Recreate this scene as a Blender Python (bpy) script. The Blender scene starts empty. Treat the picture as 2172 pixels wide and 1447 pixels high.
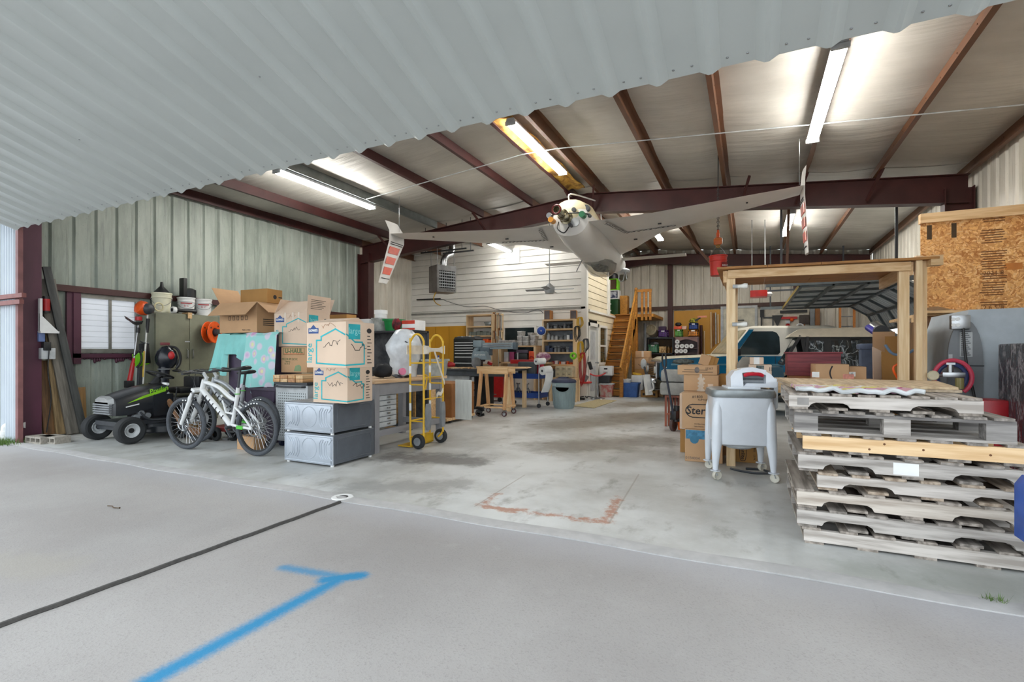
import bpy, bmesh, math, random
from math import sin, cos, pi, radians as R, sqrt
from mathutils import Vector as V, Matrix as Mx, Euler
random.seed(7)
SC = bpy.context.scene
COL = SC.collection
# ---------------------------------------------------------------- camera, sky, exposure
TH, FPX, CH, HY = R(25.5), 1056.0, 1.27, 750.0
cam = bpy.data.cameras.new('camera'); cam.sensor_width = 36.0; cam.lens = FPX / 2172 * 36
cam.shift_y = (HY - 723.5) / 2172; cam.clip_end = 300
co = bpy.data.objects.new('camera', cam); COL.objects.link(co)
co.location = (0, 0, CH); co.rotation_euler = (R(90), 0, TH); SC.camera = co
SC.view_settings.view_transform = 'Standard'; SC.view_settings.look = 'None'
SC.view_settings.gamma = 1; SC.view_settings.use_curve_mapping = False
SC.view_settings.exposure = 0.52
W = bpy.data.worlds.new('overcast_sky'); SC.world = W; W.use_nodes = True
W.node_tree.nodes['Background'].inputs[0].default_value = (0.88, 0.95, 1.0, 1)
W.node_tree.nodes['Background'].inputs[1].default_value = 2.0
TUBE = 68.0      # strength of the fluorescent tubes

# ---------------------------------------------------------------- where a pixel of the photograph lands in the hangar
def ray(x, y):
    u, v = (x - 1086) / FPX, (HY - y) / FPX
    return V((-sin(TH) + u * cos(TH), cos(TH) + u * sin(TH), v))
def gp(x, y, z=0.0):
    d = ray(x, y); return d * ((z - CH) / d.z) + V((0, 0, CH))
def at(x, y, Y):
    d = ray(x, y); return d * (Y / d.y) + V((0, 0, CH))
def atx(x, y, X):
    d = ray(x, y); return d * (X / d.x) + V((0, 0, CH))

# ---------------------------------------------------------------- materials
def lin(c):
    return tuple(((k / 255) / 12.92 if k <= 10 else (((k / 255) + .055) / 1.055) ** 2.4) for k in c)
class NT:
    def __init__(s, name):
        s.mat = bpy.data.materials.new(name); s.mat.use_nodes = True
        s.nt = s.mat.node_tree; s.b = s.nt.nodes['Principled BSDF']
    def n(s, t, **kw):
        nd = s.nt.nodes.new(t)
        for k, v in kw.items():
            if k.startswith('i_'): nd.inputs[int(k[2:])].default_value = v
            else: setattr(nd, k, v)
        return nd
    def l(s, a, b): s.nt.links.new(a, b)
    def pos(s, sc=(1, 1, 1)):
        t = s.n('ShaderNodeTexCoord'); m = s.n('ShaderNodeMapping'); s.l(t.outputs['Object'], m.inputs[0])
        m.inputs['Scale'].default_value = sc; return m.outputs[0]
    def noise(s, vec, scale, detail=4, rough=.55):
        t = s.n('ShaderNodeTexNoise'); s.l(vec, t.inputs['Vector']); t.inputs['Scale'].default_value = scale
        t.inputs['Detail'].default_value = detail; t.inputs['Roughness'].default_value = rough; return t.outputs['Fac']
    def m(s, op, a, b=None, c=None, clamp=False):
        t = s.n('ShaderNodeMath', operation=op, use_clamp=clamp)
        for k, v in enumerate((a, b, c)):
            if v is None: continue
            if isinstance(v, (int, float)): t.inputs[k].default_value = v
            else: s.l(v, t.inputs[k])
        return t.outputs[0]
    def step(s, v, lo, hi):
        t = s.n('ShaderNodeMapRange', interpolation_type='SMOOTHSTEP'); s.l(v, t.inputs['Value'])
        t.inputs['From Min'].default_value = lo; t.inputs['From Max'].default_value = hi; return t.outputs[0]
    def mix(s, f, a, b):
        t = s.n('ShaderNodeMix', data_type='RGBA')
        if isinstance(f, (int, float)): t.inputs[0].default_value = f
        else: s.l(f, t.inputs[0])
        for k, v in ((6, a), (7, b)):
            if isinstance(v, tuple): t.inputs[k].default_value = (*v, 1)
            else: s.l(v, t.inputs[k])
        return t.outputs[2]
    def col(s, c): s.l(c, s.b.inputs['Base Color'])
    def bump(s, h, dist=.01, st=.5):
        t = s.n('ShaderNodeBump'); t.inputs['Strength'].default_value = st; t.inputs['Distance'].default_value = dist
        s.l(h, t.inputs['Height']); s.l(t.outputs[0], s.b.inputs['Normal'])
    def seg(s, p, a, b):
        d = V(b) - V(a)
        pa = s.n('ShaderNodeVectorMath', operation='SUBTRACT'); s.l(p, pa.inputs[0]); pa.inputs[1].default_value = a
        dt = s.n('ShaderNodeVectorMath', operation='DOT_PRODUCT'); s.l(pa.outputs[0], dt.inputs[0]); dt.inputs[1].default_value = d
        h = s.m('DIVIDE', dt.outputs['Value'], d.dot(d), clamp=True)
        sc = s.n('ShaderNodeVectorMath', operation='SCALE'); sc.inputs[0].default_value = d; s.l(h, sc.inputs['Scale'])
        q = s.n('ShaderNodeVectorMath', operation='SUBTRACT'); s.l(pa.outputs[0], q.inputs[0]); s.l(sc.outputs[0], q.inputs[1])
        ln = s.n('ShaderNodeVectorMath', operation='LENGTH'); s.l(q.outputs[0], ln.inputs[0]); return ln.outputs['Value']
_mc = {}
def M(name, c, rough=.5, metal=0, var=.12, scale=6, stretch=(1, 1, 1), bump=0, alpha=1, trans=0, emit=0, c2=None, coat=0):
    """plain procedural material: a colour broken up by noise"""
    if name in _mc: return _mc[name]
    t = NT(name); b = t.b; base = lin(c)
    b.inputs['Roughness'].default_value = rough; b.inputs['Metallic'].default_value = metal
    if coat: b.inputs['Coat Weight'].default_value = coat
    if trans: b.inputs['Transmission Weight'].default_value = trans
    if alpha < 1: b.inputs['Alpha'].default_value = alpha
    p = t.pos(stretch); nz = t.noise(p, scale)
    other = lin(c2) if c2 else tuple(max(0, k * (1 - 2.2 * var)) for k in base)
    f = t.step(nz, .32, .68)
    t.col(t.mix(f, other, base))
    if bump: t.bump(nz, .01, bump)
    if emit:
        b.inputs['Emission Color'].default_value = (*base, 1); b.inputs['Emission Strength'].default_value = emit
    _mc[name] = t.mat; return t.mat
def wood(name, c, c2=None, ax=0, rough=.6, fine=1.0):
    s = [18 * fine] * 3; s[ax] = 1.3 * fine
    return M(name, c, rough, 0, .16, 1.6, tuple(s), .12, c2=c2)

# ---------------------------------------------------------------- mesh building
class B:
    def __init__(s): s.bm = bmesh.new(); s.i = 0; s.mats = []
    def mt(s, mat):
        if mat not in s.mats: s.mats.append(mat)
        s.i = s.mats.index(mat); return s
    def face(s, vs):
        try: f = s.bm.faces.new(vs)
        except ValueError: return None
        f.material_index = s.i; return f
    def vs(s, pts): return [s.bm.verts.new(p) for p in pts]
    def poly(s, pts): s.face(s.vs(pts)); return s
    def box(s, x0, x1, y0, y1, z0, z1, bev=0, mx=None):
        v = s.vs([(x, y, z) for z in (z0, z1) for y in (y0, y1) for x in (x0, x1)])
        fs = [s.face([v[k] for k in q]) for q in ((0, 2, 3, 1), (4, 5, 7, 6), (0, 1, 5, 4), (2, 6, 7, 3), (0, 4, 6, 2), (1, 3, 7, 5))]
        if bev:
            es = list({e for f in fs for e in f.edges})
            r = bmesh.ops.bevel(s.bm, geom=es, offset=bev, segments=2, affect='EDGES', profile=.6)
            v = list({w for f in r['faces'] for w in f.verts} | {w for w in v if w.is_valid})
            for f in r['faces']: f.material_index = s.i
        if mx is not None: bmesh.ops.transform(s.bm, matrix=mx, verts=v)
        return s
    def cb(s, c, d, rot=(0, 0, 0), bev=0):
        return s.box(-d[0] / 2, d[0] / 2, -d[1] / 2, d[1] / 2, -d[2] / 2, d[2] / 2, bev, Mx.Translation(c) @ Euler(rot).to_matrix().to_4x4())
    def loft(s, rings, cap=True, loop=False):
        vr = [s.vs(r) for r in rings]; n = len(vr[0])
        for a in range(len(vr) - (0 if loop else 1)):
            p, q = vr[a], vr[(a + 1) % len(vr)]
            for k in range(n): s.face([p[k], p[(k + 1) % n], q[(k + 1) % n], q[k]])
        if cap and not loop: s.face(vr[0][::-1]); s.face(vr[-1])
        return s
    def tube(s, pts, r, n=8, closed=False, cap=True):
        pts = [V(p) for p in pts]; m = len(pts); rings = []; up = None
        for k in range(m):
            if closed: d = pts[(k + 1) % m] - pts[k - 1]
            else: d = pts[min(k + 1, m - 1)] - pts[max(k - 1, 0)]
            if d.length < 1e-9: d = V((0, 0, 1))
            d.normalize()
            if up is None: up = V((0, 0, 1)) if abs(d.z) < .9 else V((1, 0, 0))
            a = d.cross(up)
            if a.length < 1e-6: a = d.orthogonal()
            a.normalize(); b = a.cross(d); up = b
            rr = r[k] if isinstance(r, (list, tuple)) else r
            rings.append([pts[k] + a * rr * cos(2 * pi * j / n) + b * rr * sin(2 * pi * j / n) for j in range(n)])
        return s.loft(rings, cap, closed)
    def cyl(s, p0, p1, r, r2=None, n=16): return s.tube([p0, p1], [r, r if r2 is None else r2], n)
    def bar(s, p0, p1, w, t, roll=0):
        p0, p1 = V(p0), V(p1); d = p1 - p0; q = d.to_track_quat('Z', 'Y').to_matrix().to_4x4()
        return s.box(-w / 2, w / 2, -t / 2, t / 2, 0, d.length, 0, Mx.Translation(p0) @ q @ Mx.Rotation(roll, 4, 'Z'))
    def lathe(s, prof, c=(0, 0, 0), n=24, mx=None):
        mx = (Mx.Translation(c) @ mx) if mx is not None else Mx.Translation(c); rings = []
        for r, z in prof:
            if r < 1e-6: rings.append(s.vs([mx @ V((0, 0, z))]))
            else: rings.append(s.vs([mx @ V((r * cos(2 * pi * k / n), r * sin(2 * pi * k / n), z)) for k in range(n)]))
        for p, q in zip(rings, rings[1:]):
            for k in range(n):
                a, b = p[k % len(p)], p[(k + 1) % len(p)]; c2, d = q[(k + 1) % len(q)], q[k % len(q)]
                u = [a] + ([b] if b is not a else []) + [c2] + ([d] if d is not c2 else [])
                if len(u) > 2: s.face(u)
        return s
    def prism(s, poly, a0, a1, ax='y'):
        f = {'y': lambda p, a: (p[0], a, p[1]), 'x': lambda p, a: (a, p[0], p[1]), 'z': lambda p, a: (p[0], p[1], a)}[ax]
        return s.loft([[f(p, a0) for p in poly], [f(p, a1) for p in poly]])
    def torus(s, c, Rr, r, ax='y', n=32, m=10):
        c = V(c); e = {'y': (V((1, 0, 0)), V((0, 0, 1)), V((0, 1, 0))), 'x': (V((0, 1, 0)), V((0, 0, 1)), V((1, 0, 0))), 'z': (V((1, 0, 0)), V((0, 1, 0)), V((0, 0, 1)))}[ax]
        rings = []
        for k in range(n):
            a = 2 * pi * k / n; d = e[0] * cos(a) + e[1] * sin(a)
            rings.append([c + d * (Rr + r * cos(2 * pi * j / m)) + e[2] * (r * sin(2 * pi * j / m)) for j in range(m)])
        return s.loft(rings, False, True)
    def sph(s, c, r, sc=(1, 1, 1), n=16):
        pr = [(r * sin(pi * k / 8), -r * cos(pi * k / 8)) for k in range(9)]
        return s.lathe(pr, c, n, Mx.Diagonal((*sc, 1)))
    def sheet(s, fn, nu, nv, t=.004):
        """a surface fn(u,v) with real thickness t along its normals"""
        P = [[V(fn(i / nu, j / nv)) for j in range(nv + 1)] for i in range(nu + 1)]
        def nrm(i, j):
            a = P[min(i + 1, nu)][j] - P[max(i - 1, 0)][j]; b = P[i][min(j + 1, nv)] - P[i][max(j - 1, 0)]
            c = a.cross(b); return c.normalized() if c.length > 1e-9 else V((0, 0, 1))
        A = [[s.bm.verts.new(P[i][j]) for j in range(nv + 1)] for i in range(nu + 1)]
        C = [[s.bm.verts.new(P[i][j] - nrm(i, j) * t) for j in range(nv + 1)] for i in range(nu + 1)]
        for i in range(nu):
            for j in range(nv):
                s.face([A[i][j], A[i + 1][j], A[i + 1][j + 1], A[i][j + 1]]); s.face([C[i][j], C[i][j + 1], C[i + 1][j + 1], C[i + 1][j]])
        for i in range(nu):
            s.face([A[i][0], C[i][0], C[i + 1][0], A[i + 1][0]]); s.face([A[i][nv], A[i + 1][nv], C[i + 1][nv], C[i][nv]])
        for j in range(nv):
            s.face([A[0][j], A[0][j + 1], C[0][j + 1], C[0][j]]); s.face([A[nu][j], C[nu][j], C[nu][j + 1], A[nu][j + 1]])
        return s
    def obj(s, name, mat=None, parent=None, loc=(0, 0, 0), rot=(0, 0, 0), smooth=True, ang=35):
        me = bpy.data.meshes.new(name)
        bmesh.ops.recalc_face_normals(s.bm, faces=s.bm.faces)
        s.bm.to_mesh(me); s.bm.free()
        for m in (s.mats or [mat]): me.materials.append(m)
        if smooth:
            me.polygons.foreach_set('use_smooth', [True] * len(me.polygons)); me.set_sharp_from_angle(angle=R(ang))
        o = bpy.data.objects.new(name, me); COL.objects.link(o); o.location = loc; o.rotation_euler = rot
        if parent: o.parent = parent
        return o
def tag(o, label, cat, group=None, kind=None):
    o['label'] = label; o['category'] = cat
    if group: o['group'] = group
    if kind: o['kind'] = kind
    return o
def T(name, label, cat, loc=(0, 0, 0), rz=0, group=None):
    o = bpy.data.objects.new(name, None); COL.objects.link(o); o.empty_display_size = .1
    o.location = loc; o.rotation_euler = rz if isinstance(rz, tuple) else (0, 0, rz); return tag(o, label, cat, group)
def S(b, name, mat=None, parent=None, **k):
    o = b.obj(name, mat, parent, **k)
    if not parent: o['kind'] = 'structure'
    return o
def dup(root, loc, rz=None, label=None, group=None):
    def cp(o, par):
        c = o.copy(); COL.objects.link(c)
        if par: c.parent = par
        for ch in o.children: cp(ch, c)
        return c
    r = cp(root, None); r.location = loc
    if rz is not None: r.rotation_euler = rz if isinstance(rz, tuple) else (0, 0, rz)
    if label: r['label'] = label
    if group: r['group'] = group
    return r
def txt(s, size, mat, parent, loc, rot=(R(90), 0, 0), name='lettering', ext=.0008, shear=0, sx=1, bold=0):
    cu = bpy.data.curves.new('t', 'FONT'); cu.body = s; cu.size = size; cu.align_x = 'CENTER'; cu.align_y = 'CENTER'
    cu.extrude = ext; cu.shear = shear; cu.resolution_u = 2; cu.offset = bold
    o = bpy.data.objects.new('t', cu); COL.objects.link(o); dg = bpy.context.evaluated_depsgraph_get()
    me = bpy.data.meshes.new_from_object(o.evaluated_get(dg)); bpy.data.objects.remove(o); bpy.data.curves.remove(cu)
    me.materials.clear(); me.materials.append(mat)
    o = bpy.data.objects.new(name, me); COL.objects.link(o); o.location = loc; o.rotation_euler = rot; o.scale = (sx, 1, 1); o.parent = parent
    return o
def chain(pts, n=6):
    """smooth curve through points"""
    pts = [V(p) for p in pts]; out = []
    for k in range(len(pts) - 1):
        a, b, c, d = pts[max(k - 1, 0)], pts[k], pts[k + 1], pts[min(k + 2, len(pts) - 1)]
        for j in range(n):
            t = j / n
            out.append(.5 * ((2 * b) + (c - a) * t + (2 * a - 5 * b + 4 * c - d) * t * t + (3 * b - a - 3 * c + d) * t ** 3))
    return out + [pts[-1]]
# common colours
K_black = M('black_plastic', (28, 29, 31), .45)
K_dark = M('dark_grey_paint', (58, 61, 66), .45)
K_grey = M('grey_paint', (128, 132, 136), .5)
K_lgrey = M('light_grey_paint', (188, 192, 194), .45)
K_white = M('white_paint', (232, 233, 232), .45, var=.05)
K_steel = M('bright_steel', (178, 180, 182), .3, 1)
K_rubber = M('black_rubber', (38, 40, 42), .8)
K_red = M('red_paint', (178, 26, 30), .4)
K_orange = M('orange_plastic', (236, 92, 24), .4)
K_yellow = M('yellow_paint', (214, 168, 30), .45)
K_blue = M('blue_plastic', (38, 80, 170), .45)
K_green = M('green_plastic', (20, 140, 70), .4)
K_lime = M('lime_plastic', (128, 214, 30), .4)
K_purple = M('purple_plastic', (112, 56, 158), .45)
K_maroon = M('red_oxide_steel', (72, 33, 31), .5, var=.12, scale=3)
K_pine = wood('pine_board', (222, 190, 146), (196, 156, 108))
K_pinez = wood('pine_upright', (234, 208, 168), (214, 180, 134), 2)
K_piney = wood('pine_rail', (222, 190, 146), (196, 156, 108), 1)
K_card = M('cardboard', (190, 152, 114), .85, var=.05, scale=3)
K_cardp = M('pale_cardboard', (216, 192, 170), .85, var=.05, scale=3)
K_cardd = M('brown_cardboard', (170, 126, 70), .85, var=.06, scale=3)
K_tape = M('packing_tape', (214, 196, 176), .25, var=.05)
K_ink = M('black_ink', (38, 36, 40), .7)
K_teal = M('teal_ink', (40, 176, 186), .7)
K_glass = M('dark_window_glass', (44, 56, 60), .06, var=.2, scale=2)
# ---------------------------------------------------------------- the hangar itself
XL, XR, YF, YM, YB = -9.9, 3.4, 3.34, 10.8, 18.5
XM = (XL + XR) / 2
def roofz(x): return 5.05 - abs(x - XM) * .59 / 6.65
def concrete_out():
    t = NT('broom_concrete'); p = t.pos(); t.b.inputs['Roughness'].default_value = .85
    big = t.noise(p, .55, 5); fine = t.noise(p, 90, 3, .7); mid = t.noise(p, 7, 4)
    c = t.mix(t.step(big, .3, .7), lin((146, 142, 140)), lin((163, 160, 158)))
    c = t.mix(t.m('MULTIPLY', t.step(fine, .5, .72), .35), c, lin((112, 108, 106)))
    c = t.mix(t.m('MULTIPLY', t.step(mid, .58, .75), .25), c, lin((168, 166, 164)))
    sy = t.n('ShaderNodeSeparateXYZ'); t.l(p, sy.inputs[0])
    edge = t.m('ADD', sy.outputs[1], t.m('MULTIPLY', t.noise(p, 2.5), .25))
    c = t.mix(t.m('MULTIPLY', t.step(edge, 2.9, 3.42), .6), c, lin((170, 170, 175)))
    oil = t.m('ADD', t.seg(p, (-4.5, 1.25, 0), (-3.75, 1.5, 0)), t.m('MULTIPLY', t.noise(p, 9), .3))
    c = t.mix(t.m('MULTIPLY', t.step(oil, .42, .2), .4), c, lin((158, 153, 142)))
    nz = t.m('MULTIPLY', t.m('SUBTRACT', t.noise(p, 60, 4, .8), .5), .07)
    s1 = t.step(t.m('ADD', t.seg(p, (-2.12, .2, 0), (-2.09, 2.12, 0)), nz), .085, .01)
    s2 = t.step(t.m('ADD', t.seg(p, (-2.05, 2.15, 0), (-2.5, 2.09, 0)), nz), .07, .002)
    s3 = t.step(t.m('ADD', t.seg(p, (-2.15, 2.08, 0), (-2.02, 2.2, 0)), nz), .08, .02)
    c = t.mix(t.m('MULTIPLY', t.m('MAXIMUM', t.m('MAXIMUM', s1, t.m('MULTIPLY', s2, .8)), s3), .95), c, lin((22, 124, 170)))
    nq = t.n('ShaderNodeTexNoise'); t.l(p, nq.inputs['Vector']); nq.inputs['Scale'].default_value = 5; wq = t.n('ShaderNodeVectorMath', operation='MULTIPLY_ADD'); t.l(nq.outputs['Color'], wq.inputs[0]); wq.inputs[1].default_value = (.14, .14, 0); t.l(p, wq.inputs[2])
    c = t.mix(t.m('MULTIPLY', t.step(t.seg(wq.outputs[0], (.64, 3.25, 0), (.68, 2.2, 0)), .005, .001), .55), c, lin((84, 78, 74)))
    t.col(c); t.bump(fine, .004, .5); return t.mat
def concrete_in():
    t = NT('workshop_slab'); p = t.pos(); t.b.inputs['Roughness'].default_value = .42
    big = t.noise(p, .7, 6, .6); mid = t.noise(t.pos((1.6, .8, 1)), 2.2, 6, .65); fine = t.noise(p, 40, 4)
    c = t.mix(t.step(big, .35, .65), lin((164, 164, 160)), lin((202, 204, 203)))
    c = t.mix(t.m('MULTIPLY', t.step(mid, .54, .72), .55), c, lin((112, 108, 98)))
    c = t.mix(t.m('MULTIPLY', t.step(fine, .55, .75), .2), c, lin((214, 213, 208)))
    def blob(c0, c1, r, k, col):
        nonlocal c
        d = t.m('ADD', t.seg(p, c0, c1), t.m('MULTIPLY', t.m('SUBTRACT', t.noise(p, 3.3, 5, .7), .5), 1.1))
        c = t.mix(t.m('MULTIPLY', t.step(d, r, r * .2), k), c, lin(col))
    blob((-3.9, 4.9, 0), (-3.0, 5.1, 0), .42, .75, (84, 80, 78))
    blob((-2.3, 6.4, 0), (-1.3, 7.4, 0), .75, .7, (100, 90, 76))
    blob((-3.0, 8.4, 0), (-1.8, 10.5, 0), 1.0, .7, (104, 92, 72))
    blob((-2.6, 12.5, 0), (-1.6, 13.6, 0), .9, .75, (104, 90, 66))
    blob((-3.4, 3.6, 0), (-2.6, 4.1, 0), .3, .45, (120, 118, 116))
    blob((-6.5, 3.7, 0), (-5, 3.75, 0), .3, .3, (150, 148, 146))
    blob((.6, 3.5, 0), (1.4, 3.7, 0), .3, .35, (150, 158, 150))
    # rust left by a sheet that lay on the floor, and the outline of the old floor patch
    rn = t.m('ADD', t.noise(p, 9, 6, .75), t.m('MULTIPLY', t.noise(p, 2.4, 3), .5))
    e1 = t.seg(p, (-2.03, 3.64, 0), (-.98, 3.7, 0)); e2 = t.seg(p, (-.98, 3.7, 0), (-1.03, 4.35, 0)); e3 = t.seg(p, (-2.03, 3.66, 0), (-2.05, 4.0, 0))
    ed = t.m('MINIMUM', t.m('MINIMUM', e1, e2), e3)
    rm = t.m('SUBTRACT', rn, t.m('MULTIPLY', ed, 2.6))
    c = t.mix(t.m('MULTIPLY', t.step(rm, .58, .78), .8), c, lin((160, 98, 62)))
    for a, b in (((-2.06, 3.6, 0), (-2.12, 4.75, 0)), ((-.95, 3.68, 0), (-1.05, 5.3, 0))):
        c = t.mix(t.m('MULTIPLY', t.step(t.seg(p, a, b), .012, .003), .45), c, lin((120, 104, 90)))
    t.col(c); t.bump(mid, .003, .2)
    t.l(t.m('ADD', t.m('MULTIPLY', mid, .35), .28), t.b.inputs['Roughness']); return t.mat
m_out, m_in = concrete_out(), concrete_in()
b = B(); b.box(-40, 40, -30, YF - .1, -.35, -.004); b.box(XR + .3, 40, YF - .1, 40, -.35, -.03); S(b, 'ground_apron', m_out)
b = B(); b.box(XL - .15, XR + .15, YF + .04, YB + .15, -.35, 0); S(b, 'floor', m_in)
m_thr = M('whitewashed_edge', (180, 179, 179), .8, var=.06, scale=9, bump=.15)
b = B(); b.sheet(lambda u, v: (XL + .3 + u * 13.0, 3.24 + .15 * v + .012 * sin(u * 60), .003 + .004 * sin(v * pi)), 120, 2, .3); S(b, 'trim_threshold', m_thr)
b = B(); b.tube([(-3.15 + .004 * sin(k * 2.1), 3.2 - k * .12, .0) for k in range(45)], .016, 6); S(b, 'expansion_joint', M('bitumen_felt', (74, 72, 70), .95, scale=30, bump=.6))
b = B(); b.lathe([(0, .004), (.05, .006), (.052, .002)], (-3.24, 3.32, 0)); S(b, 'floor_drain_cap', K_black)
b = B(); b.lathe([(.05, .006), (.09, .008), (.1, .001)], (-3.24, 3.32, 0), 14); S(b, 'drain_collar', K_white)
# ribbed steel sheets
def profile(L, pitch=.305, depth=.032, sgn=1):
    out = []; u = 0.0
    while u < L:
        out += [(u, 0), (u + pitch * .66, 0), (u + pitch * .76, depth * sgn), (u + pitch * .9, depth * sgn)]
        u += pitch
    return [(min(a, L), d) for a, d in out] + [(L, 0)]
def ribwall(place, L, top, hole=None, pitch=.305, depth=.032, bot=lambda u: 0.0, t=.003):
    b = B(); pr = profile(L, pitch, depth)
    for (u0, d0), (u1, d1) in zip(pr, pr[1:]):
        if u1 - u0 < 1e-5: continue
        cuts = [(bot(u0), bot(u1), top(u0), top(u1))]
        um = (u0 + u1) / 2
        if hole and hole[0] < um < hole[1]:
            cuts = [(bot(u0), bot(u1), hole[2], hole[2]), (hole[3], hole[3], top(u0), top(u1))]
        for a0, a1, z0, z1 in cuts:
            if z0 - a0 > .01: b.poly([place(u0, d0, a0), place(u1, d1, a1), place(u1, d1, z1), place(u0, d0, z0)])
    bmesh.ops.remove_doubles(b.bm, verts=b.bm.verts, dist=1e-4)
    return b
def sheetmat(name, c, c2, c3):
    t = NT(name); t.b.inputs['Roughness'].default_value = .5
    p = t.pos((1, 1, .22)); n1 = t.noise(p, 3, 6, .7); n2 = t.noise(t.pos((9, 9, .5)), 2, 4); n3 = t.noise(t.pos(), 38, 3)
    k = t.mix(t.step(n1, .35, .65), lin(c), lin(c2)); k = t.mix(t.m('MULTIPLY', t.step(n2, .55, .75), .5), k, lin(c3))
    k = t.mix(t.m('MULTIPLY', t.step(n3, .66, .72), .4), k, lin(c3)); t.col(k); return t.mat
m_galv = sheetmat('weathered_galvanised_sheet', (142, 151, 141), (170, 178, 168), (92, 104, 96))
m_cream = sheetmat('cream_wall_sheet', (206, 200, 186), (224, 219, 207), (156, 146, 128))
m_wht = M('white_ribbed_sheet', (200, 208, 216), .4, var=.03, scale=1.5)
win = (4.27 - YF, 5.17 - YF, 1.3, 2.24)
S(ribwall(lambda u, d, z: (XL - d, YF + u, z), YM - YF, lambda u: 4.36, win), 'wall_left', m_galv, smooth=False)
S(ribwall(lambda u, d, z: (XL - d, YM + u, z), 2.6, lambda u: 4.36), 'wall_left', m_cream, smooth=False)
gd = (11.2 - YF, 16.9 - YF, 0, 2.55)
S(ribwall(lambda u, d, z: (XR + d, YF + u, z), YB - YF, lambda u: 4.42, gd), 'wall_right', m_cream, smooth=False)
S(ribwall(lambda u, d, z: (-5.4 + u, YB + d, z), XR + 5.4, lambda u: roofz(-5.4 + u) - .01), 'wall_back', m_cream, smooth=False)
# outside cladding left of the opening
b = ribwall(lambda u, d, z: (-9.41 - u, 3.36 - d, z), 4.0, lambda u: 4.6, pitch=.075, depth=.02); S(b, 'wall_front', m_wht, smooth=False)
b = B(); b.box(-9.41, -9.33, 3.345, 3.40, 0, 3.2); S(b, 'door_jamb', M('pinkish_oxide', (128, 84, 84), .6))
b = B(); b.box(3.3, 9, 3.3, 3.42, 0, 4.8); b.box(XL, XR + .1, 3.4, 3.5, 3.62, 4.5); S(b, 'wall_front', m_wht)
# ceiling: vinyl faced insulation sagging between the purlins
PX = [-9.9, -8.78, -7.3, -5.93, -4.62, -3.62, -2.98, -1.58, -.41, .93, 2.03, 3.4]
t = NT('vinyl_insulation'); t.b.inputs['Roughness'].default_value = .5
p = t.pos((.35, 2.6, 1)); n1 = t.noise(p, 2.6, 3, .5); n2 = t.noise(t.pos((.6, 1, 1)), 1.0, 4)
t.col(t.mix(t.step(n2, .3, .7), lin((172, 168, 160)), lin((198, 194, 186))))
cmb = t.m('ADD', n1, t.m('MULTIPLY', t.noise(t.pos((40, 40, 40)), 1.5, 2), .06)); t.bump(cmb, .035, .75)
m_vinyl = t.mat
for a, c in zip(PX, PX[1:]):
    for y0, y1 in ((YF + .1, YM - .02), (YM + .02, YB)):
        b = B()
        def sag(u, v, a=a, c=c, y0=y0, y1=y1):
            s = .035 * sin(pi * u) * (1 + .35 * sin(v * 23 + a * 3)); x = a + (c - a) * u
            return (x, y0 + (y1 - y0) * v, roofz(x) - s)
        b.sheet(sag, 10, 48, -.03); S(b, 'ceiling', m_vinyl)
b = B(); b.prism([(XL - .3, roofz(XL) + .08), (XM, roofz(XM) + .1), (XR + .3, roofz(XR) + .08), (XR + .3, roofz(XR) + .14), (XM, roofz(XM) + .18), (XL - .3, roofz(XL) + .14)], YF - .1, YB + .2); S(b, 'roof_deck', K_lgrey)
# purlins (Z sections), rafters (I sections), columns
def zsec(x, d=.2, f=.065, s=1):
    z = roofz(x) - .005; t = .006
    return [(x - f * s, z - t), (x - f * s, z), (x + t * s, z), (x + t * s, z - d + t), (x + f * s, z - d + t), (x + f * s, z - d), (x, z - d), (x, z - t)]
m_purl = [K_maroon, M('brown_primer_steel', (104, 66, 40), .5, var=.1, scale=2), M('grey_galvanised_purlin', (124, 130, 128), .45)]
for k, x in enumerate(PX):
    for y0, y1, bay in ((YF + .12, YM, 0), (YM, YB, 1)):
        b = B(); xx = x + (.08 if k == 0 else -.08 if k == len(PX) - 1 else 0)
        b.prism(zsec(xx, s=1 if x < XM else -1), y0, y1)
        for j in range(14):
            yy = y0 + .3 + j * (y1 - y0 - .5) / 13; b.cb((xx + (.004 if x < XM else -.004), yy, roofz(xx) - .07), (.016, .012, .012))
        S(b, 'eave_strut' if k in (0, len(PX) - 1) else 'purlin', m_purl[2] if (k == 2 and bay == 0) else m_purl[0] if k < 6 and bay == 0 else m_purl[1])
def rafter(y, w=.2, d=.42, base=0):
    b = B(); t = .012
    for s in (-1, 1):
        xe = XL + .1 if s < 0 else XR - .1
        for dz0, dz1, ww in ((-.012, 0, w), (-d, -d + .012, w), (-d, 0, .01)):
            za, zb = roofz(XM) - .215, roofz(xe) - .215
            pts = [(XM, za + dz0), (xe, zb + dz0 - (.06 if dz0 < -.1 else 0)), (xe, zb + dz1 - (.06 if dz1 < -.1 else 0)), (XM, za + dz1)]
            b.prism(pts, y - ww / 2, y + ww / 2)
    return S(b, 'rafter', K_maroon)
rafter(YM); rafter(YB - .25, d=.36)
def column(x, y, w=.2, d=.24, z1=4.0, s=1):
    b = B(); b.box(x, x + .014 * s, y - w / 2, y + w / 2, 0, z1); b.box(x, x - d * s, y - .006, y + .006, 0, z1)
    b.box(x - d * s, x - d * s + .014 * s, y - w / 2, y + w / 2, 0, z1); b.box(x - d * s, x + .014 * s, y - w / 2, y + w / 2, 0, .015)
    return S(b, 'column', K_maroon)
m_plum = M('plum_oxide_steel', (86, 42, 62), .5, var=.12, scale=4, stretch=(1, 1, .3))
o = column(-9.6, 3.58, .25, .25, 4.2); o.data.materials.clear(); o.data.materials.append(m_plum)
column(-9.5, YM, .22, .38, 4.05); column(XR - .42, YM, .22, .38, 4.05, -1); column(3.0, 3.7, .25, .38, 4.05, -1)
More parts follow.
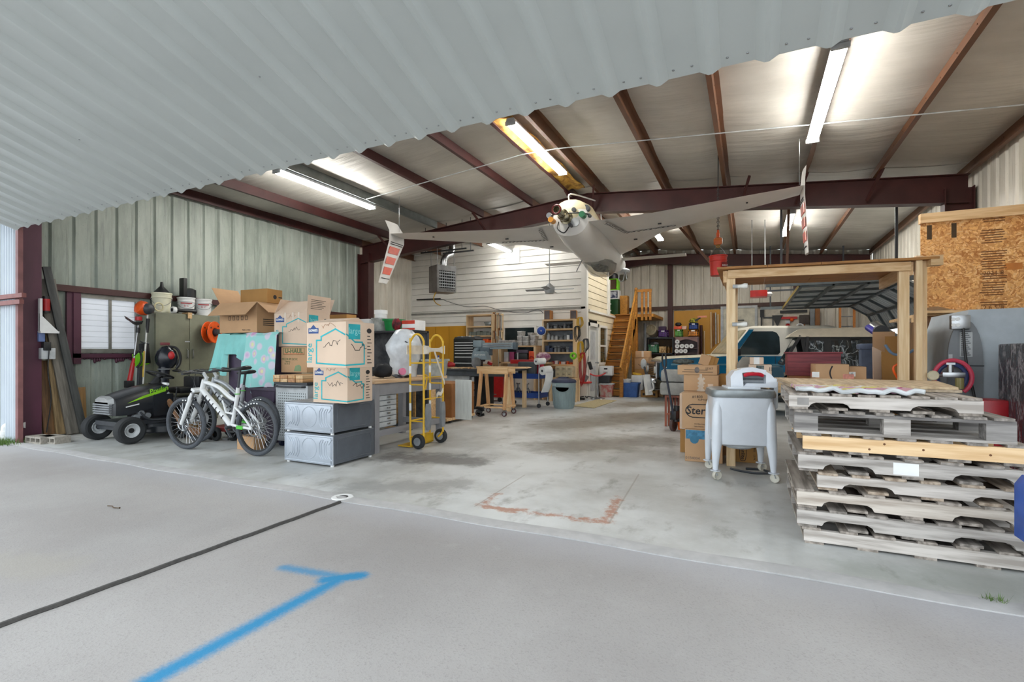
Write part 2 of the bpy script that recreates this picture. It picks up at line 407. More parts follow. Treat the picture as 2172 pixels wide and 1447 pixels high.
b = B(); b.box(-2.62, -2.46, YB - .18, YB - .02, 0, 4.55); S(b, 'column', K_maroon)
b = B(); b.box(1.28, 1.5, YB - .2, YB - .02, 0, 4.45); S(b, 'column', K_maroon)
# girts
b = B(); b.box(XL + .01, XL + .1, YF + .45, YM - .1, 2.26, 2.36); S(b, 'wall_girt', K_maroon)
b = B(); b.box(-5.4, XR, YB - .1, YB - .02, 2.82, 2.95); S(b, 'wall_girt', M('brown_girt', (78, 50, 40), .55))
# flange braces up to the purlins
for x in (-8.78, -5.93, -3.62, -2.98, .0, .93, 2.03):
    b = B(); b.bar((x + .15 * (-1 if x > XM else 1), YM - .1, roofz(x) - .6), (x, YM - .55, roofz(x) - .19), .04, .04); S(b, 'flange_brace', K_maroon)
# cable stays and conduit under the roof
b = B(); pts = [atx(590, 432, -7.3)] ; pts = [V((x, 8.05 if x < XM else 8.1, roofz(x) - .215)) for x in [-7.2, -5.93, -4.62, -3.62, -2.98, -1.58, -.41, .93, 2.03, 3.3]]
b.tube(pts, .009, 6); S(b, 'conduit_run', K_lgrey)
# lifted bifold door: the lower leaf seen from below
def canz(y): return 3.02 + .325 * (3.3 - y)
b = B(); cpr = []; u = -9.27
while u < 3.25:
    cpr += [(u, 0), (u + .05, -.034), (u + .075, -.034), (u + .125, 0)]; u += .31
cpr.append((3.3, 0))
nx = len(cpr)
def cpt(k, y, up=0): return (cpr[k][0], y + cpr[k][1] * .3, canz(y) + cpr[k][1] + up)
for k in range(nx - 1):
    b.poly([cpt(k, 3.3), cpt(k + 1, 3.3), cpt(k + 1, .9), cpt(k, .9)])
    b.poly([cpt(k, 3.3, .003), cpt(k, .9, .003), cpt(k + 1, .9, .003), cpt(k + 1, 3.3, .003)])
    b.poly([cpt(k, 3.3), cpt(k, 3.3, .003), cpt(k + 1, 3.3, .003), cpt(k + 1, 3.3)])
bmesh.ops.remove_doubles(b.bm, verts=b.bm.verts, dist=1e-5)
dr = bpy.data.objects.new('bifold_door', None); COL.objects.link(dr); tag(dr, 'huge white ribbed bifold hangar door raised above the entrance', 'hangar door')
b.obj('lower_leaf', M('door_leaf_sheet', (192, 198, 196), .4, var=.03, scale=1.5), dr, smooth=False)
m_close = M('dark_door_tube', (74, 84, 82), .5)
b = B()
for y in (3.27, 2.5, 1.7, .95): b.box(-9.27, 3.3, y - .03, y + .03, canz(y) + .02, canz(y) + .085)
for x in (-9.24, -5.1, -1.0, 3.25): b.bar((x, .95, canz(.95) + .05), (x, 3.25, canz(3.25) + .05), .05, .05)
b.obj('door_frame', m_close, dr)
b = B()
for j in range(42):
    x = -9.27 + .31 * j
    for dx in (.16, .27): b.sph((x + dx, 3.24, canz(3.24) - .001), .008, (1, 1, .6), 8)
for yy in (2.48, 1.7):
    for j in range(5): x = -9.27 + .31 * (3 + 8 * j); b.sph((x + .16, yy, canz(yy) - .001), .008, (1, 1, .6), 8)
b.obj('screws', K_steel, dr)
b = B(); b.box(-9.27, 3.3, .88, .94, canz(.9), canz(.9) + .3); b.prism([(.9, 4.1), (3.32, 4.42), (3.32, 4.46), (.9, 4.16)], -9.27, 3.3, 'x'); b.obj('upper_leaf', m_wht, dr)
# ---------------------------------------------------------------- fluorescent fixtures
m_tube = M('glowing_tube', (255, 253, 247), .4, var=0, emit=TUBE)
m_tube2 = M('glowing_short_tube', (255, 253, 247), .4, var=0, emit=TUBE * .45)
def fixture(c, L, label, rot=(0, 0, 0)):
    t = T('fluorescent_light', label, 'light', c, rot)
    b = B(); b.prism([(-.06, .05), (.06, .05), (.075, .0), (-.075, .0)], -L / 2, L / 2)
    for y in (-L / 2 + .015, L / 2 - .015): b.cb((0, y, -.025), (.17, .03, .06))
    b.obj('housing', K_lgrey, t)
    for x in (-.05, .05): b = B(); b.cyl((x, -L / 2 + .03, -.035), (x, L / 2 - .03, -.035), .019, n=10); b.obj('tube', m_tube if L > 2 else m_tube2, t)
    return t
f1 = fixture((-7.35, 7.2, 4.433), 2.45, 'long fluorescent light on the grey purlin above the left wall')
fixture((-3.3, 8.05, 4.82), 2.4, 'fluorescent light at the roof ridge above the hanging aircraft')
fixture((.84, 7.3, 4.44), 2.55, 'long bright fluorescent light ahead of the right wingtip')
fixture((.85, 13.9, 4.44), 2.4, 'fluorescent light over the garage door, seen beside the red bucket')
fixture((-2.4, 14.2, 4.7), 2.4, 'fluorescent light seen past the aircraft fuselage, over the stairs')
fixture((-5.2, 12.4, 4.55), 1.3, 'short fluorescent light just under the left wing by the white siding')
fixture((-6.35, 12.5, 4.28), 1.25, 'short fluorescent light fixed to the siding between heater and wing')
b = B(); b.cb((-6.25, 13.17, 4.12), (.42, .03, .45)); tag(b.obj('mounting_board', K_white), 'white square board on the siding under a short fluorescent light', 'board')

# ---------------------------------------------------------------- office block with lap siding
m_sid = M('white_lap_siding', (232, 229, 222), .55, var=.04, scale=2); m_sid_lit = M('warm_lit_lap_siding', (226, 214, 186), .55, var=.04, scale=2)  # side wall siding tinted cream to paint in its warmer light
def siding(place, L, z0, top, hole=None, h=.185):
    b = B(); z = z0
    while z < top(0) + .3 or z < top(L):
        z2 = z + h
        segs = [(0, L)]
        if hole and z2 > hole[2] + .02 and z < hole[3] - .02: segs = [(0, hole[0]), (hole[1], L)]
        for a, c in segs:
            n = 12 if (top(0) != top(L) and z2 > min(top(0), top(L))) else 1
            for k in range(n):
                u0, u1 = a + (c - a) * k / n, a + (c - a) * (k + 1) / n
                ta, tb = max(z, min(z2, top(u0))), max(z, min(z2, top(u1)))
                if max(ta, tb) - z < .01: continue
                g = min(.014, max(ta, tb) - z - .004); za = z + g
                b.poly([place(u0, .016, za), place(u1, .016, za), place(u1, .006, tb), place(u0, .006, ta)])
                b.poly([place(u0, -.02, za), place(u1, -.02, za), place(u1, .016, za), place(u0, .016, za)])
                b.poly([place(u0, -.02, z), place(u1, -.02, z), place(u1, -.02, za), place(u0, -.02, za)])
                b.poly([place(u0, .006, z), place(u1, .006, z), place(u1, -.02, z), place(u0, -.02, z)])
        z = z2
    return b
OX, OY = -4.05, 13.2
w2 = (4.02 - .35, 4.02 + 1.0, 1.25, 2.02)
w2 = (at(1062, 700, OY).x - XL, at(1134, 700, OY).x - XL, 1.28, 2.02)
S(siding(lambda u, d, z: (XL + u, OY - d, z), OX - XL, .0, lambda u: roofz(XL + u) - .03, w2), 'wall_office', m_sid, smooth=False)
b = B(); b.box(XL, OX - .01, OY - .03, OY - .0, 2.5, 2.56); S(b, 'trim_1', M('siding_band', (150, 148, 142), .6))
b = B(); b.box(OX - .13, OX + .03, OY - .03, OY + .13, 0, 4.85); S(b, 'trim_2', m_sid)
b = B(); b.box(OX - .0, OX + .028, OY + .13, OY + .14, 0, 4.8); S(b, 'trim_3', K_grey)
# side wall: full height to the loft opening, then only the lower storey
d1 = (.28, 1.08, 0, 2.06); w3 = (1.3, 2.2, 1.0, 2.05)
S(siding(lambda u, d, z: (OX + d, OY + u, z), 2.25, 2.45, lambda u: roofz(OX) - .03), 'wall_office_side', m_sid_lit, smooth=False)
def lower_side():
    b = B()
    for hole, rng in ((d1, (0, 1.2)), (w3, (1.2, 2.3)), (None, (2.3, 5.3))):
        h = None if hole is None else (hole[0] - rng[0], hole[1] - rng[0], hole[2], hole[3])
        c = siding(lambda u, d, z: (OX + d, OY + rng[0] + u, z), rng[1] - rng[0], 0, lambda u: 2.47, h)
        me = bpy.data.meshes.new('t'); c.bm.to_mesh(me); c.bm.free(); b.bm.from_mesh(me); bpy.data.meshes.remove(me)
    return b
S(lower_side(), 'wall_office_side', m_sid_lit, smooth=False)
b = B(); b.box(OX - .02, OX + .05, OY + .2, OY + 5.3, 2.44, 2.5); b.box(OX - .1, OX + .04, OY + 2.2, OY + 2.32, 2.5, 4.85); b.box(OX - .02, OX + .06, OY + 2.3, OY + 2.42, 2.5, 3.6); S(b, 'trim_4', m_sid)
b = B(); b.box(-6.2, OX, OY + .2, YB, 2.47, 2.56); S(b, 'loft_floor', K_piney)
b = B(); b.box(-6.2, -6.15, OY + .1, YB, 2.5, 4.9); b.box(-9.0, -8.95, OY + .1, YB, 0, 4.7); b.box(-9.0, OX - .3, 16.0, 16.05, 0, 2.4); S(b, 'wall_inner', K_grey)
# office door and windows
b = B(); y0, y1 = OY + .28, OY + 1.08
S(b.box(OX - .06, OX - .02, y0, y1, .01, 2.04), 'door_1', M('pale_door', (206, 208, 204), .45, var=.04)); dd = bpy.data.objects['door_1']
b = B(); b.box(OX - .02, OX + .04, y0 - .1, y0, 0, 2.14); b.box(OX - .02, OX + .04, y1, y1 + .1, 0, 2.14); b.box(OX - .02, OX + .04, y0 - .1, y1 + .1, 2.04, 2.14); b.obj('door_casing', m_sid, dd)
b = B(); b.cyl((OX - .02, y1 - .08, 1.0), (OX + .05, y1 - .08, 1.0), .015); b.sph((OX + .06, y1 - .08, 1.0), .03); b.obj('door_knob', K_steel, dd)
b = B(); b.box(OX - .02, OX - .01, y0 + .12, y1 - .12, .2, .9); b.box(OX - .02, OX - .01, y0 + .12, y1 - .12, 1.1, 1.9); b.obj('door_panel', K_lgrey, dd)
def window(name, place, u0, u1, z0, z1, mat, glass, mid=None, vert=None):
    b = B(); w = .07
    for a, c, e, f in ((u0 - w, u0, z0 - w, z1 + w), (u1, u1 + w, z0 - w, z1 + w), (u0, u1, z1, z1 + w), (u0, u1, z0 - w, z0)):
        p, q = place(a, .03, e), place(c, -.05, f)
        b.box(min(p[0], q[0]), max(p[0], q[0]), min(p[1], q[1]), max(p[1], q[1]), e, f)
    for m in ([mid] if mid else []):
        p, q = place(u0, .01, m - .025), place(u1, -.04, m + .025); b.box(min(p[0], q[0]), max(p[0], q[0]), min(p[1], q[1]), max(p[1], q[1]), m - .025, m + .025)
    for m in ([vert] if vert else []):
        p, q = place(m - .02, .01, z0), place(m + .02, -.04, z1); b.box(min(p[0], q[0]), max(p[0], q[0]), min(p[1], q[1]), max(p[1], q[1]), z0, z1)
    o = S(b, name, mat)
    b = B(); p, q = place(u0, -.012, z0), place(u1, -.018, z1); b.box(min(p[0], q[0]), max(p[0], q[0]), min(p[1], q[1]), max(p[1], q[1]), z0, z1); b.obj('pane', glass, o)
    return o
window('window_2', lambda u, d, z: (XL + u, OY - d, z), w2[0], w2[1], w2[2], w2[3], m_sid, K_glass, vert=w2[0] + .12)
window('window_3', lambda u, d, z: (OX + d, OY + u, z), w3[0] + .07, w3[1] - .07, w3[2], w3[3], m_sid, M('office_window_glass', (96, 92, 66), .08, var=.3, scale=3), mid=1.5)
m_alu = M('aluminium_frame', (150, 150, 144), .45, .6)
t = NT('slatted_blind_glow'); p = t.pos(); sx = t.n('ShaderNodeSeparateXYZ'); t.l(p, sx.inputs[0])
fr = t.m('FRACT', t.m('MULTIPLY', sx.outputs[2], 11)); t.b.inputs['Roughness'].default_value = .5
t.col(t.mix(t.step(fr, .16, .04), lin((200, 206, 216)), lin((120, 128, 138)))); t.b.inputs['Emission Color'].default_value = (.9, .95, 1, 1); t.b.inputs['Emission Strength'].default_value = .2  # blind glows faintly in place of daylight coming through the window
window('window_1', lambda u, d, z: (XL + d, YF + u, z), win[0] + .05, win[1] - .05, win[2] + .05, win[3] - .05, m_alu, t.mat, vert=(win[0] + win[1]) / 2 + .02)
b = B(); b.box(XL + .0, XL + .07, 4.2, 4.3, 1.1, 2.3); b.box(XL, XL + .07, 4.2, 5.25, 1.2, 1.27); b.box(XL, XL + .05, 4.12, 4.2, .2, 2.3); S(b, 'window_jamb', m_plum)
b = B(); rr = random.Random(4)
for k in range(26):
    y = 4.3 + k * .035; h = .03 + .1 * rr.random() ** 3; b.sph((XL + .015, y, 1.2 - h * .4), .022, (1, 1, h * 22), 8)
S(b, 'foam_sealant', m_plum)
# yellow plywood panelling
m_ply = M('yellow_stained_plywood', (204, 146, 30), .45, var=.05, scale=2.2, stretch=(1, 1, .5))
for k, (xa, xb) in enumerate(((XL + .05, -8.95), (-8.94, -8.45), (-8.44, -7.85))):
    b = B(); b.box(xa, xb, OY - .05, OY - .018, .1, 2.12); S(b, 'trim_panel', m_ply)
for xa, xb in ((-2.42, -.5),):
    b = B(); b.box(xa, xb, YB - .06, YB - .03, .1, 2.78); S(b, 'trim_panel', m_ply)
# ---------------------------------------------------------------- stairs
K_stair = wood('stained_stair_board', (184, 124, 40), (146, 92, 28), 0); K_stairy = wood('stained_rail', (190, 134, 50), (156, 104, 36), 1)
st = T('staircase', 'steep stained wooden staircase with open risers up to the loft', 'stairs', (OX, 14.42, 0))
n, rise, run, wd = 12, 2.56 / 12, .168, .67
for k in range(n):
    b = B(); b.box(.05, wd, k * run, k * run + .24, (k + 1) * rise - .04, (k + 1) * rise, .006); b.obj('tread', K_stair, st)
    if k < n: b = B(); b.box(.06, wd - .01, k * run + .1, k * run + .12, k * rise + .03, (k + 1) * rise - .05); b.obj('riser', K_stair, st)
for x in (.02, wd + .0):
    b = B(); b.prism([(0, 0), (.22, 0), (n * run + .2, 2.5), (n * run + .2, 2.56), (n * run, 2.56)], x, x + .04, 'x'); b.obj('stringer', K_stairy, st)
b = B(); b.box(wd - .02, wd + .07, -.05, .05, 0, 1.0); b.obj('newel_post', K_stair, st)
b = B(); b.bar((wd + .03, -.12, .82), (wd + .03, n * run + .1, 3.35), .045, .15); b.obj('handrail', K_stairy, st)
for k in range(5):
    b = B(); y = .35 + k * .42; z = y / run * rise; b.box(wd + .0, wd + .06, y, y + .07, z - .0, z + .85); b.obj('baluster', K_stair, st)
b = B(); b.box(wd - .02, wd + .07, n * run, n * run + .09, 0, 3.4); b.obj('newel_post', K_stair, st)
b = B(); b.box(wd - .02, 1.2, n * run + .0, n * run + .06, 3.28, 3.36)
for k in range(3): b.box(.86 + .13 * k, .93 + .13 * k, n * run + .01, n * run + .05, 2.35, 3.3)
b.obj('landing_rail', K_stair, st)
b = B(); b.box(.0, 1.25, n * run + .06, 4.2, 2.46, 2.56); b.obj('landing', K_stairy, st)
b = B(); b.box(wd - .0, wd + .04, n * run - .5, n * run + .3, 0.02, 2.4); b.obj('support_panel', K_stair, st)
# things stored at the head of the stairs
def cube_shelf(name, label, c, d, mat, inner, cat='box'):
    t = T(name, label, cat, c); w, y, h = d; k = .025; b = B()
    for q in ((0, k, 0, y, 0, h), (w - k, w, 0, y, 0, h), (k, w - k, 0, y, 0, k), (k, w - k, 0, y, h - k, h)): b.box(*q)
    b.obj('body', mat, t); b = B(); b.box(k, w - k, .04, y - .01, k, h - k); b.obj('inside', inner, t); return t
yl = 16.45
xs = at(1289, 620, yl).x - .06; zs = [2.565, at(1290, 635, yl).z, at(1290, 616, yl).z, at(1290, 592, yl).z]
t = T('drawer_unit', 'dark green drawer unit at the bottom of the loft stack', 'cabinet', (xs, yl, zs[0])); hd = zs[1] - zs[0]; b = B(); b.box(0, .4, 0, .4, 0, hd, .01); b.obj('body', M('dark_green_metal', (16, 66, 26), .4), t)
for z in (.12, .34): b = B(); b.box(.1, .18, -.03, 0, z, z + .04, .006); b.obj('handle', K_white, t)
cube_shelf('picture_box', 'white box with a blue picture in the middle of the loft stack', (xs, yl, zs[1] + .003), (.42, .35, zs[2] - zs[1] - .006), K_white, M('blue_picture', (44, 52, 84), .5, c2=(214, 216, 222), scale=9, var=.3))
cube_shelf('storage_crate', 'bright green open crate on top of the loft stack', (xs, yl, zs[2]), (.38, .38, zs[3] - zs[2]), K_lime, M('crate_contents_brown', (92, 64, 40), .7))
b = B(); b.box(xs + .44, xs + .68, 16.6, 16.9, 2.57, 3.2, .005); tag(b.obj('loft_cupboard', K_stairy), 'narrow yellow wooden cupboard at the stair head', 'cupboard')
b = B(); b.lathe([(0, 0), (.17, 0), (.18, .1), (.14, .2), (0, .22)]); tag(b.obj('storage_bag', K_black, loc=(xs + .19, yl + .19, zs[3] + .004)), 'black bag on top of the green crate in the loft', 'bag')
p = at(1324, 588, YB - .05); t = T('wall_fan', 'small round wall fan on a cable above the stairs', 'fan', p); b = B(); b.cyl((0, -.1, 0), (0, .02, 0), .13, n=20); b.obj('head', M('olive_plastic', (120, 118, 98), .5), t); b = B(); b.tube(chain([(-.12, -.03, -.03), (-.4, -.03, -.08), (-.75, -.03, -.06)]), .012); b.obj('cable', K_black, t)
# ---------------------------------------------------------------- heater and ceiling fan
t = T('unit_heater', 'silver gas unit heater hanging near the left corner of the siding', 'heater', (-7.35, 11.15, 2.88), R(62))
b = B(); b.box(-.29, .29, -.2, .25, 0, .7, .012); b.obj('casing', M('brown_grey_casing', (112, 104, 100), .4, .4), t)
b = B(); b.box(-.28, .28, -.215, -.2, .0, .1); b.box(-.28, .28, -.215, -.2, .56, .7); b.box(-.28, -.23, -.215, -.2, .1, .56); b.box(.23, .28, -.215, -.2, .1, .56); b.obj('front_frame', K_steel, t)
b = B(); b.box(-.23, .23, -.203, -.201, .1, .56); b.obj('opening', K_black, t)
b = B()
for k in range(6): b.cb((0, -.215, .14 + k * .075), (.47, .05, .014), (R(28), 0, 0))
for k in range(7): b.cb((-.2 + k * .066, -.21, .33), (.008, .02, .44))
b.obj('louvres', K_lgrey, t)
txt('REZNOR', .065, K_ink, t, (.12, -.217, .05))
b = B(); b.tube(chain([(.05, .05, .68), (.05, .05, .85), (.12, .05, 1.0), (.3, .1, 1.1), (.33, .1, 1.4)]), [.085 + .008 * (k % 2) for k in range(25)], 14); b.obj('flue_duct', K_steel, t)
for x, y in ((-.25, -.15), (.25, -.15), (-.25, .2), (.25, .2)): b = B(); b.cyl((x, y, .69), (x, y, 1.68), .006, n=6); b.obj('hanger_rod', K_grey, t)
b = B(); b.tube(chain([(-.2, 0, .02), (-.25, .05, -.15), (-.05, .3, -.25), (.3, .7, -.26)]), .013); b.obj('gas_hose', K_yellow, t)
t = T('ceiling_fan', 'white ceiling fan on a long rod below the left wing', 'fan', (-4.5, 11.6, 2.86))
b = B(); b.lathe([(0, -.1), (.1, -.1), (.13, -.02), (.13, .06), (.07, .12), (.02, .16), (0, .16)]); b.obj('motor', K_lgrey, t)
b = B(); b.cyl((0, 0, .15), (0, 0, 1.98), .012); b.obj('rod', K_lgrey, t)
for k in range(4):
    a = R(8 + 90 * k); b = B(); b.cb((.36, 0, 0), (.5, .13, .01), (R(12), 0, 0)); b.obj('blade', K_lgrey, t, rot=(0, 0, a))
# ---------------------------------------------------------------- homebuilt canard aircraft, hung upside down, tail towards the door
m_wing = M('white_gelcoat', (224, 222, 218), .35, var=.04, scale=1.2); m_creamc = M('cream_cowl', (216, 204, 168), .4, var=.04)
ac = T('aircraft', 'white canard aircraft hung upside down from the roof beam', 'aircraft', (-2.98, 9.9, 3.66), R(2))
def ring(y, zc, w, h, n=20, p=2.3):
    out = []
    for k in range(n):
        a = 2 * pi * k / n; c, s = cos(a), sin(a)
        out.append((w * (abs(c) ** (2 / p)) * (1 if c > 0 else -1), y, zc + h * (abs(s) ** (2 / p)) * (1 if s > 0 else -1)))
    return out
b = B(); b.loft([ring(-1.36, .05, .22, .2), ring(-1.3, .04, .33, .3), ring(-.7, -.02, .37, .37), ring(.2, -.06, .37, .42), ring(1.2, -.1, .33, .4), ring(2.2, -.1, .26, .3), ring(3.2, -.06, .15, .17), ring(3.7, -.03, .05, .06)])
b.obj('fuselage', m_wing, ac)
b = B(); b.loft([ring(-1.37, .13, .16, .1), ring(-1.3, .15, .3, .25), ring(-.8, .17, .34, .3), ring(-.2, .14, .3, .3), ring(.3, .1, .2, .2)]); b.obj('cowling', m_creamc, ac)
b = B(); b.loft([ring(.15, -.3, .1, .1), ring(.4, -.34, .25, .26), ring(.9, -.36, .29, .33), ring(1.5, -.32, .27, .3), ring(2.1, -.26, .15, .16), ring(2.3, -.22, .04, .04)])
b.obj('canopy', M('clear_canopy', (150, 150, 142), .05, var=.3, scale=5, alpha=.55), ac)
b = B(); b.loft([ring(.5, -.3, .16, .2), ring(1.0, -.33, .2, .24), ring(1.6, -.3, .14, .18)]); b.cb((.05, .6, -.5), (.02, .5, .02), (0, 0, .5)); b.obj('cockpit_seat', M('dark_cockpit', (62, 60, 58), .7, c2=(150, 148, 140), scale=9, var=.3), ac)
def foil(x, yle, yte, z, t):
    c = yle - yte; out = []
    for f, h in ((0, 0), (.06, .5), (.25, 1), (.5, .85), (.8, .3), (1, .02)): out.append((x, yle - c * f, z + t * h))
    for f, h in ((.8, -.1), (.5, -.35), (.25, -.45), (.06, -.3)): out.append((x, yle - c * f, z + t * h))
    return out
for s in (-1, 1):
    b = B(); b.loft([foil(s * .25, 2.05, -1.25, -.02, .09), foil(s * .75, 1.3, -1.28, -.02, .09), foil(s * 1.0, .85, -1.3, -.02, .085), foil(s * 1.45, .12, -1.33, -.01, .08), foil(s * 3.62, -1.3, -1.76, .03, .05)])
    b.obj('wing', m_wing, ac)
    wl = []
    for z, yle, ch in ((.27, -1.5, .42), (.1, -1.28, .5), (-.1, -1.28, .5), (-.9, -1.78, .3), (-1.0, -1.86, .26)):
        wl.append([(s * (3.62 + .02) + .018 * k, yle - ch * f, z) for f, k in ((0, 0), (.25, 1), (.6, .9), (1, 0), (.6, -.9), (.25, -1))])
    b = B(); b.loft(wl); wo = b.obj('winglet', m_wing, ac)
    xin = s * 3.64 - s * .02
    def st(zc, h, mat, nm, fa=.2, fb=.9):
        b = B(); q = []
        for z in (zc - h / 2, zc + h / 2):
            f = (z + .1) / -.8; yle = -1.28 - .5 * f; ch = .5 - .2 * f
            q.append((yle - ch * fa, z)); q.append((yle - ch * fb, z))
        q = [q[0], q[1], q[3], q[2]]; b.prism(q, xin - .004, xin + .004, 'x'); b.obj(nm, mat, wo)
    for zc in (-.3, -.52, -.74): st(zc, .15, M('red_orange_panel', (214, 82, 52), .35, var=.1), 'red_panel')
    for zc in (-.13, -.17, -.9): st(zc, .012, K_ink, 'stripe', .1, .9)
    t = NT('checker_strip') if 'checker_strip' not in _mc else None
    if t:
        p = t.pos(); ck = t.n('ShaderNodeTexChecker'); t.l(p, ck.inputs[0]); ck.inputs['Scale'].default_value = 22
        ck.inputs['Color1'].default_value = (.03, .03, .03, 1); ck.inputs['Color2'].default_value = (.7, .7, .68, 1); t.col(ck.outputs[0]); _mc['checker_strip'] = t.mat
    b = B(); b.bar((s * .62, -1.2, -.068), (s * .82, -.3, -.062), .07, .006); b.bar((s * .82, -.3, -.062), (s * 1.75, -.45, -.05), .05, .006); b.obj('vent_strip', _mc['checker_strip'], ac)
    for q, dq in (((s * 1.5, -.75, -.06), (.06, .03, .02)), ((s * .9, .3, -.066), (.07, .03, .02)), ((s * 2.9, -1.3, -.0), (.03, .03, .03))): b = B(); b.cb(q, dq); b.obj('access_tab', K_dark, ac)
b = B(); b.loft([foil(x, 2.45, 2.1, -.08, .035) for x in (-1.72, -1.66, 0, 1.66, 1.72)]); b.obj('canard', m_wing, ac)
# engine mount, prop extension, filters on the firewall
b = B(); my = Mx.Rotation(R(90), 4, 'X')
b.lathe([(0, 0), (.12, 0), (.12, .05), (.085, .06), (.085, .2), (.1, .21), (.1, .26), (.066, .28), (.066, .55), (.085, .56), (.085, .6), (.055, .6), (.05, .45), (0, .45)], (-.05, -1.34, .06), 20, my); b.obj('prop_extension', M('worn_chrome', (186, 176, 150), .25, .9, c2=(92, 84, 62), scale=12), ac)
b = B(); b.torus((-.05, -1.94, .06), .073, .014, 'y', 20, 8); b.obj('hub_ring', M('dark_red_paint', (110, 20, 24), .4), ac)
for nm, p, r, l, mat in (('oil_filter', (.27, -1.36, .06), .055, .14, M('filter_green', (14, 104, 62), .4)), ('fuel_filter', (-.3, -1.36, .02), .05, .16, M('brass_orange', (206, 140, 40), .4)), ('gauge', (-.38, -1.32, .14), .05, .06, K_steel), ('breather', (.1, -1.36, .18), .04, .06, K_dark), ('port', (.3, -1.2, .22), .055, .1, K_dark), ('port', (.35, -1.22, .08), .03, .08, K_dark), ('bracket', (.12, -1.36, -.04), .08, .04, K_lgrey), ('breather', (.05, -1.37, -.1), .03, .12, K_dark)):
    b = B(); b.cyl(p, (p[0], p[1] - l, p[2]), r, n=14); b.obj(nm, mat, ac)
b = B(); b.tube(chain([(-.2, -1.36, 0), (-.17, -1.5, -.16), (-.05, -1.5, -.24), (.03, -1.45, -.12), (.05, -1.36, -.02)]), .011); b.tube(chain([(-.35, -1.36, .12), (-.2, -1.45, .12), (.2, -1.45, .1), (.33, -1.3, .1)]), .012); b.obj('hoses', K_black, ac)
b = B(); b.tube([(-.15, .15, -.38), (-.2, -.2, -.72)], .008); b.obj('antenna', K_grey, ac)
b = B(); b.tube(chain([(-.08, -1.0, .4), (-.08, -1.0, .6), (-.04, .7, .95)]), .015); b.tube([(.0, 1.2, .25), (.02, .95, .95)], .012); b.obj('hanging_strap', K_white, ac)
b = B(); b.sph((.1, 3.0, -.25), .2, (1, 1.3, .4)); b.tube(chain([(.05, 2.85, -.28), (.05, 2.85, -.5), (.15, 2.85, -.52), (.2, 2.85, -.3), (.25, 2.85, -.5)]), .012); b.obj('nose_gear_well', K_lgrey, ac)
for s in (-1, 1):
    b = B(); b.cyl((s * 3.6, -1.5, .12), (s * 3.6, -1.5, roofz(-2.98 + s * 3.6) - 3.9), .004, n=6); b.obj('hanging_wire', K_steel, ac)

b = B(); b.sheet(lambda u, v: (-3.66 + .42 * u, 4.2 + 6.3 * v, 4.93 + .03 * sin(u * 9 + v * 31) - .1 * abs(u - .5)), 8, 60, .02); S(b, 'ridge_insulation', M('torn_fibreglass', (206, 164, 74), .95, var=.3, scale=5, bump=.6, c2=(120, 84, 40)))
# ---------------------------------------------------------------- cardboard boxes
FR = {'front': lambda w, d, h: Mx(((1, 0, 0, 0), (0, 0, -1, -d / 2), (0, 1, 0, 0), (0, 0, 0, 1))),
      'right': lambda w, d, h: Mx(((0, 0, 1, w / 2), (1, 0, 0, 0), (0, 1, 0, 0), (0, 0, 0, 1))),
      'left': lambda w, d, h: Mx(((0, 0, -1, -w / 2), (-1, 0, 0, 0), (0, 1, 0, 0), (0, 0, 0, 1))),
      'top': lambda w, d, h: Mx(((1, 0, 0, 0), (0, 1, 0, 0), (0, 0, 1, h), (0, 0, 0, 1)))}
def carton(name, label, loc, w, d, h, rz=0, mat=None, group=None, flaps=(), tape=None, cat='box', sag=.006):
    mat = mat or K_card
    t = T(name, label, cat, loc, rz, group)
    b = B(); op = bool(flaps); k = .006
    if op:
        for q in ((-w / 2, w / 2, -d / 2, -d / 2 + k, 0, h), (-w / 2, w / 2, d / 2 - k, d / 2, 0, h), (-w / 2, -w / 2 + k, -d / 2 + k, d / 2 - k, 0, h), (w / 2 - k, w / 2, -d / 2 + k, d / 2 - k, 0, h), (-w / 2 + k, w / 2 - k, -d / 2 + k, d / 2 - k, 0, k)): b.box(*q)
    else: b.box(-w / 2, w / 2, -d / 2, d / 2, 0, h, .008)
    b.obj('body', mat, t)
    for side, ang, ln in flaps:      # ang: 0 = straight up, 90 = folded flat outwards, 180 = hanging down
        b = B(); L = w if side in 'fb' else d
        b.box(-L / 2, L / 2, -.003, .003, 0, ln)
        rz2 = {'f': 0, 'b': pi, 'l': -pi / 2, 'r': pi / 2}[side]
        pos = {'f': (0, -d / 2 + .003, h), 'b': (0, d / 2 - .003, h), 'l': (-w / 2 + .003, 0, h), 'r': (w / 2 - .003, 0, h)}[side]
        b.obj('flap', mat, t, loc=pos, rot=(R(ang), 0, rz2))
    if tape:
        b = B(); b.box(-.03, .03, -d / 2 - .0015, -d / 2 + .001, h * (1 - tape), h + .001); b.box(-.03, .03, -d / 2, d / 2, h - .001, h + .0015)
        b.obj('tape', K_tape, t)
    return t
def dims(t, w, d, h): return (t, w, d, h)
def write(c, face, s, u, v, size, mat=None, name='lettering', rz=0, bold=0, shear=0, sx=1):
    t, w, d, h = c; m = FR[face](w, d, h) @ Mx.Translation((u, v, .0012)) @ Mx.Rotation(rz, 4, 'Z')
    return txt(s, size, mat or K_ink, t, m.to_translation(), tuple(m.to_euler()), name, bold=bold, shear=shear, sx=sx)
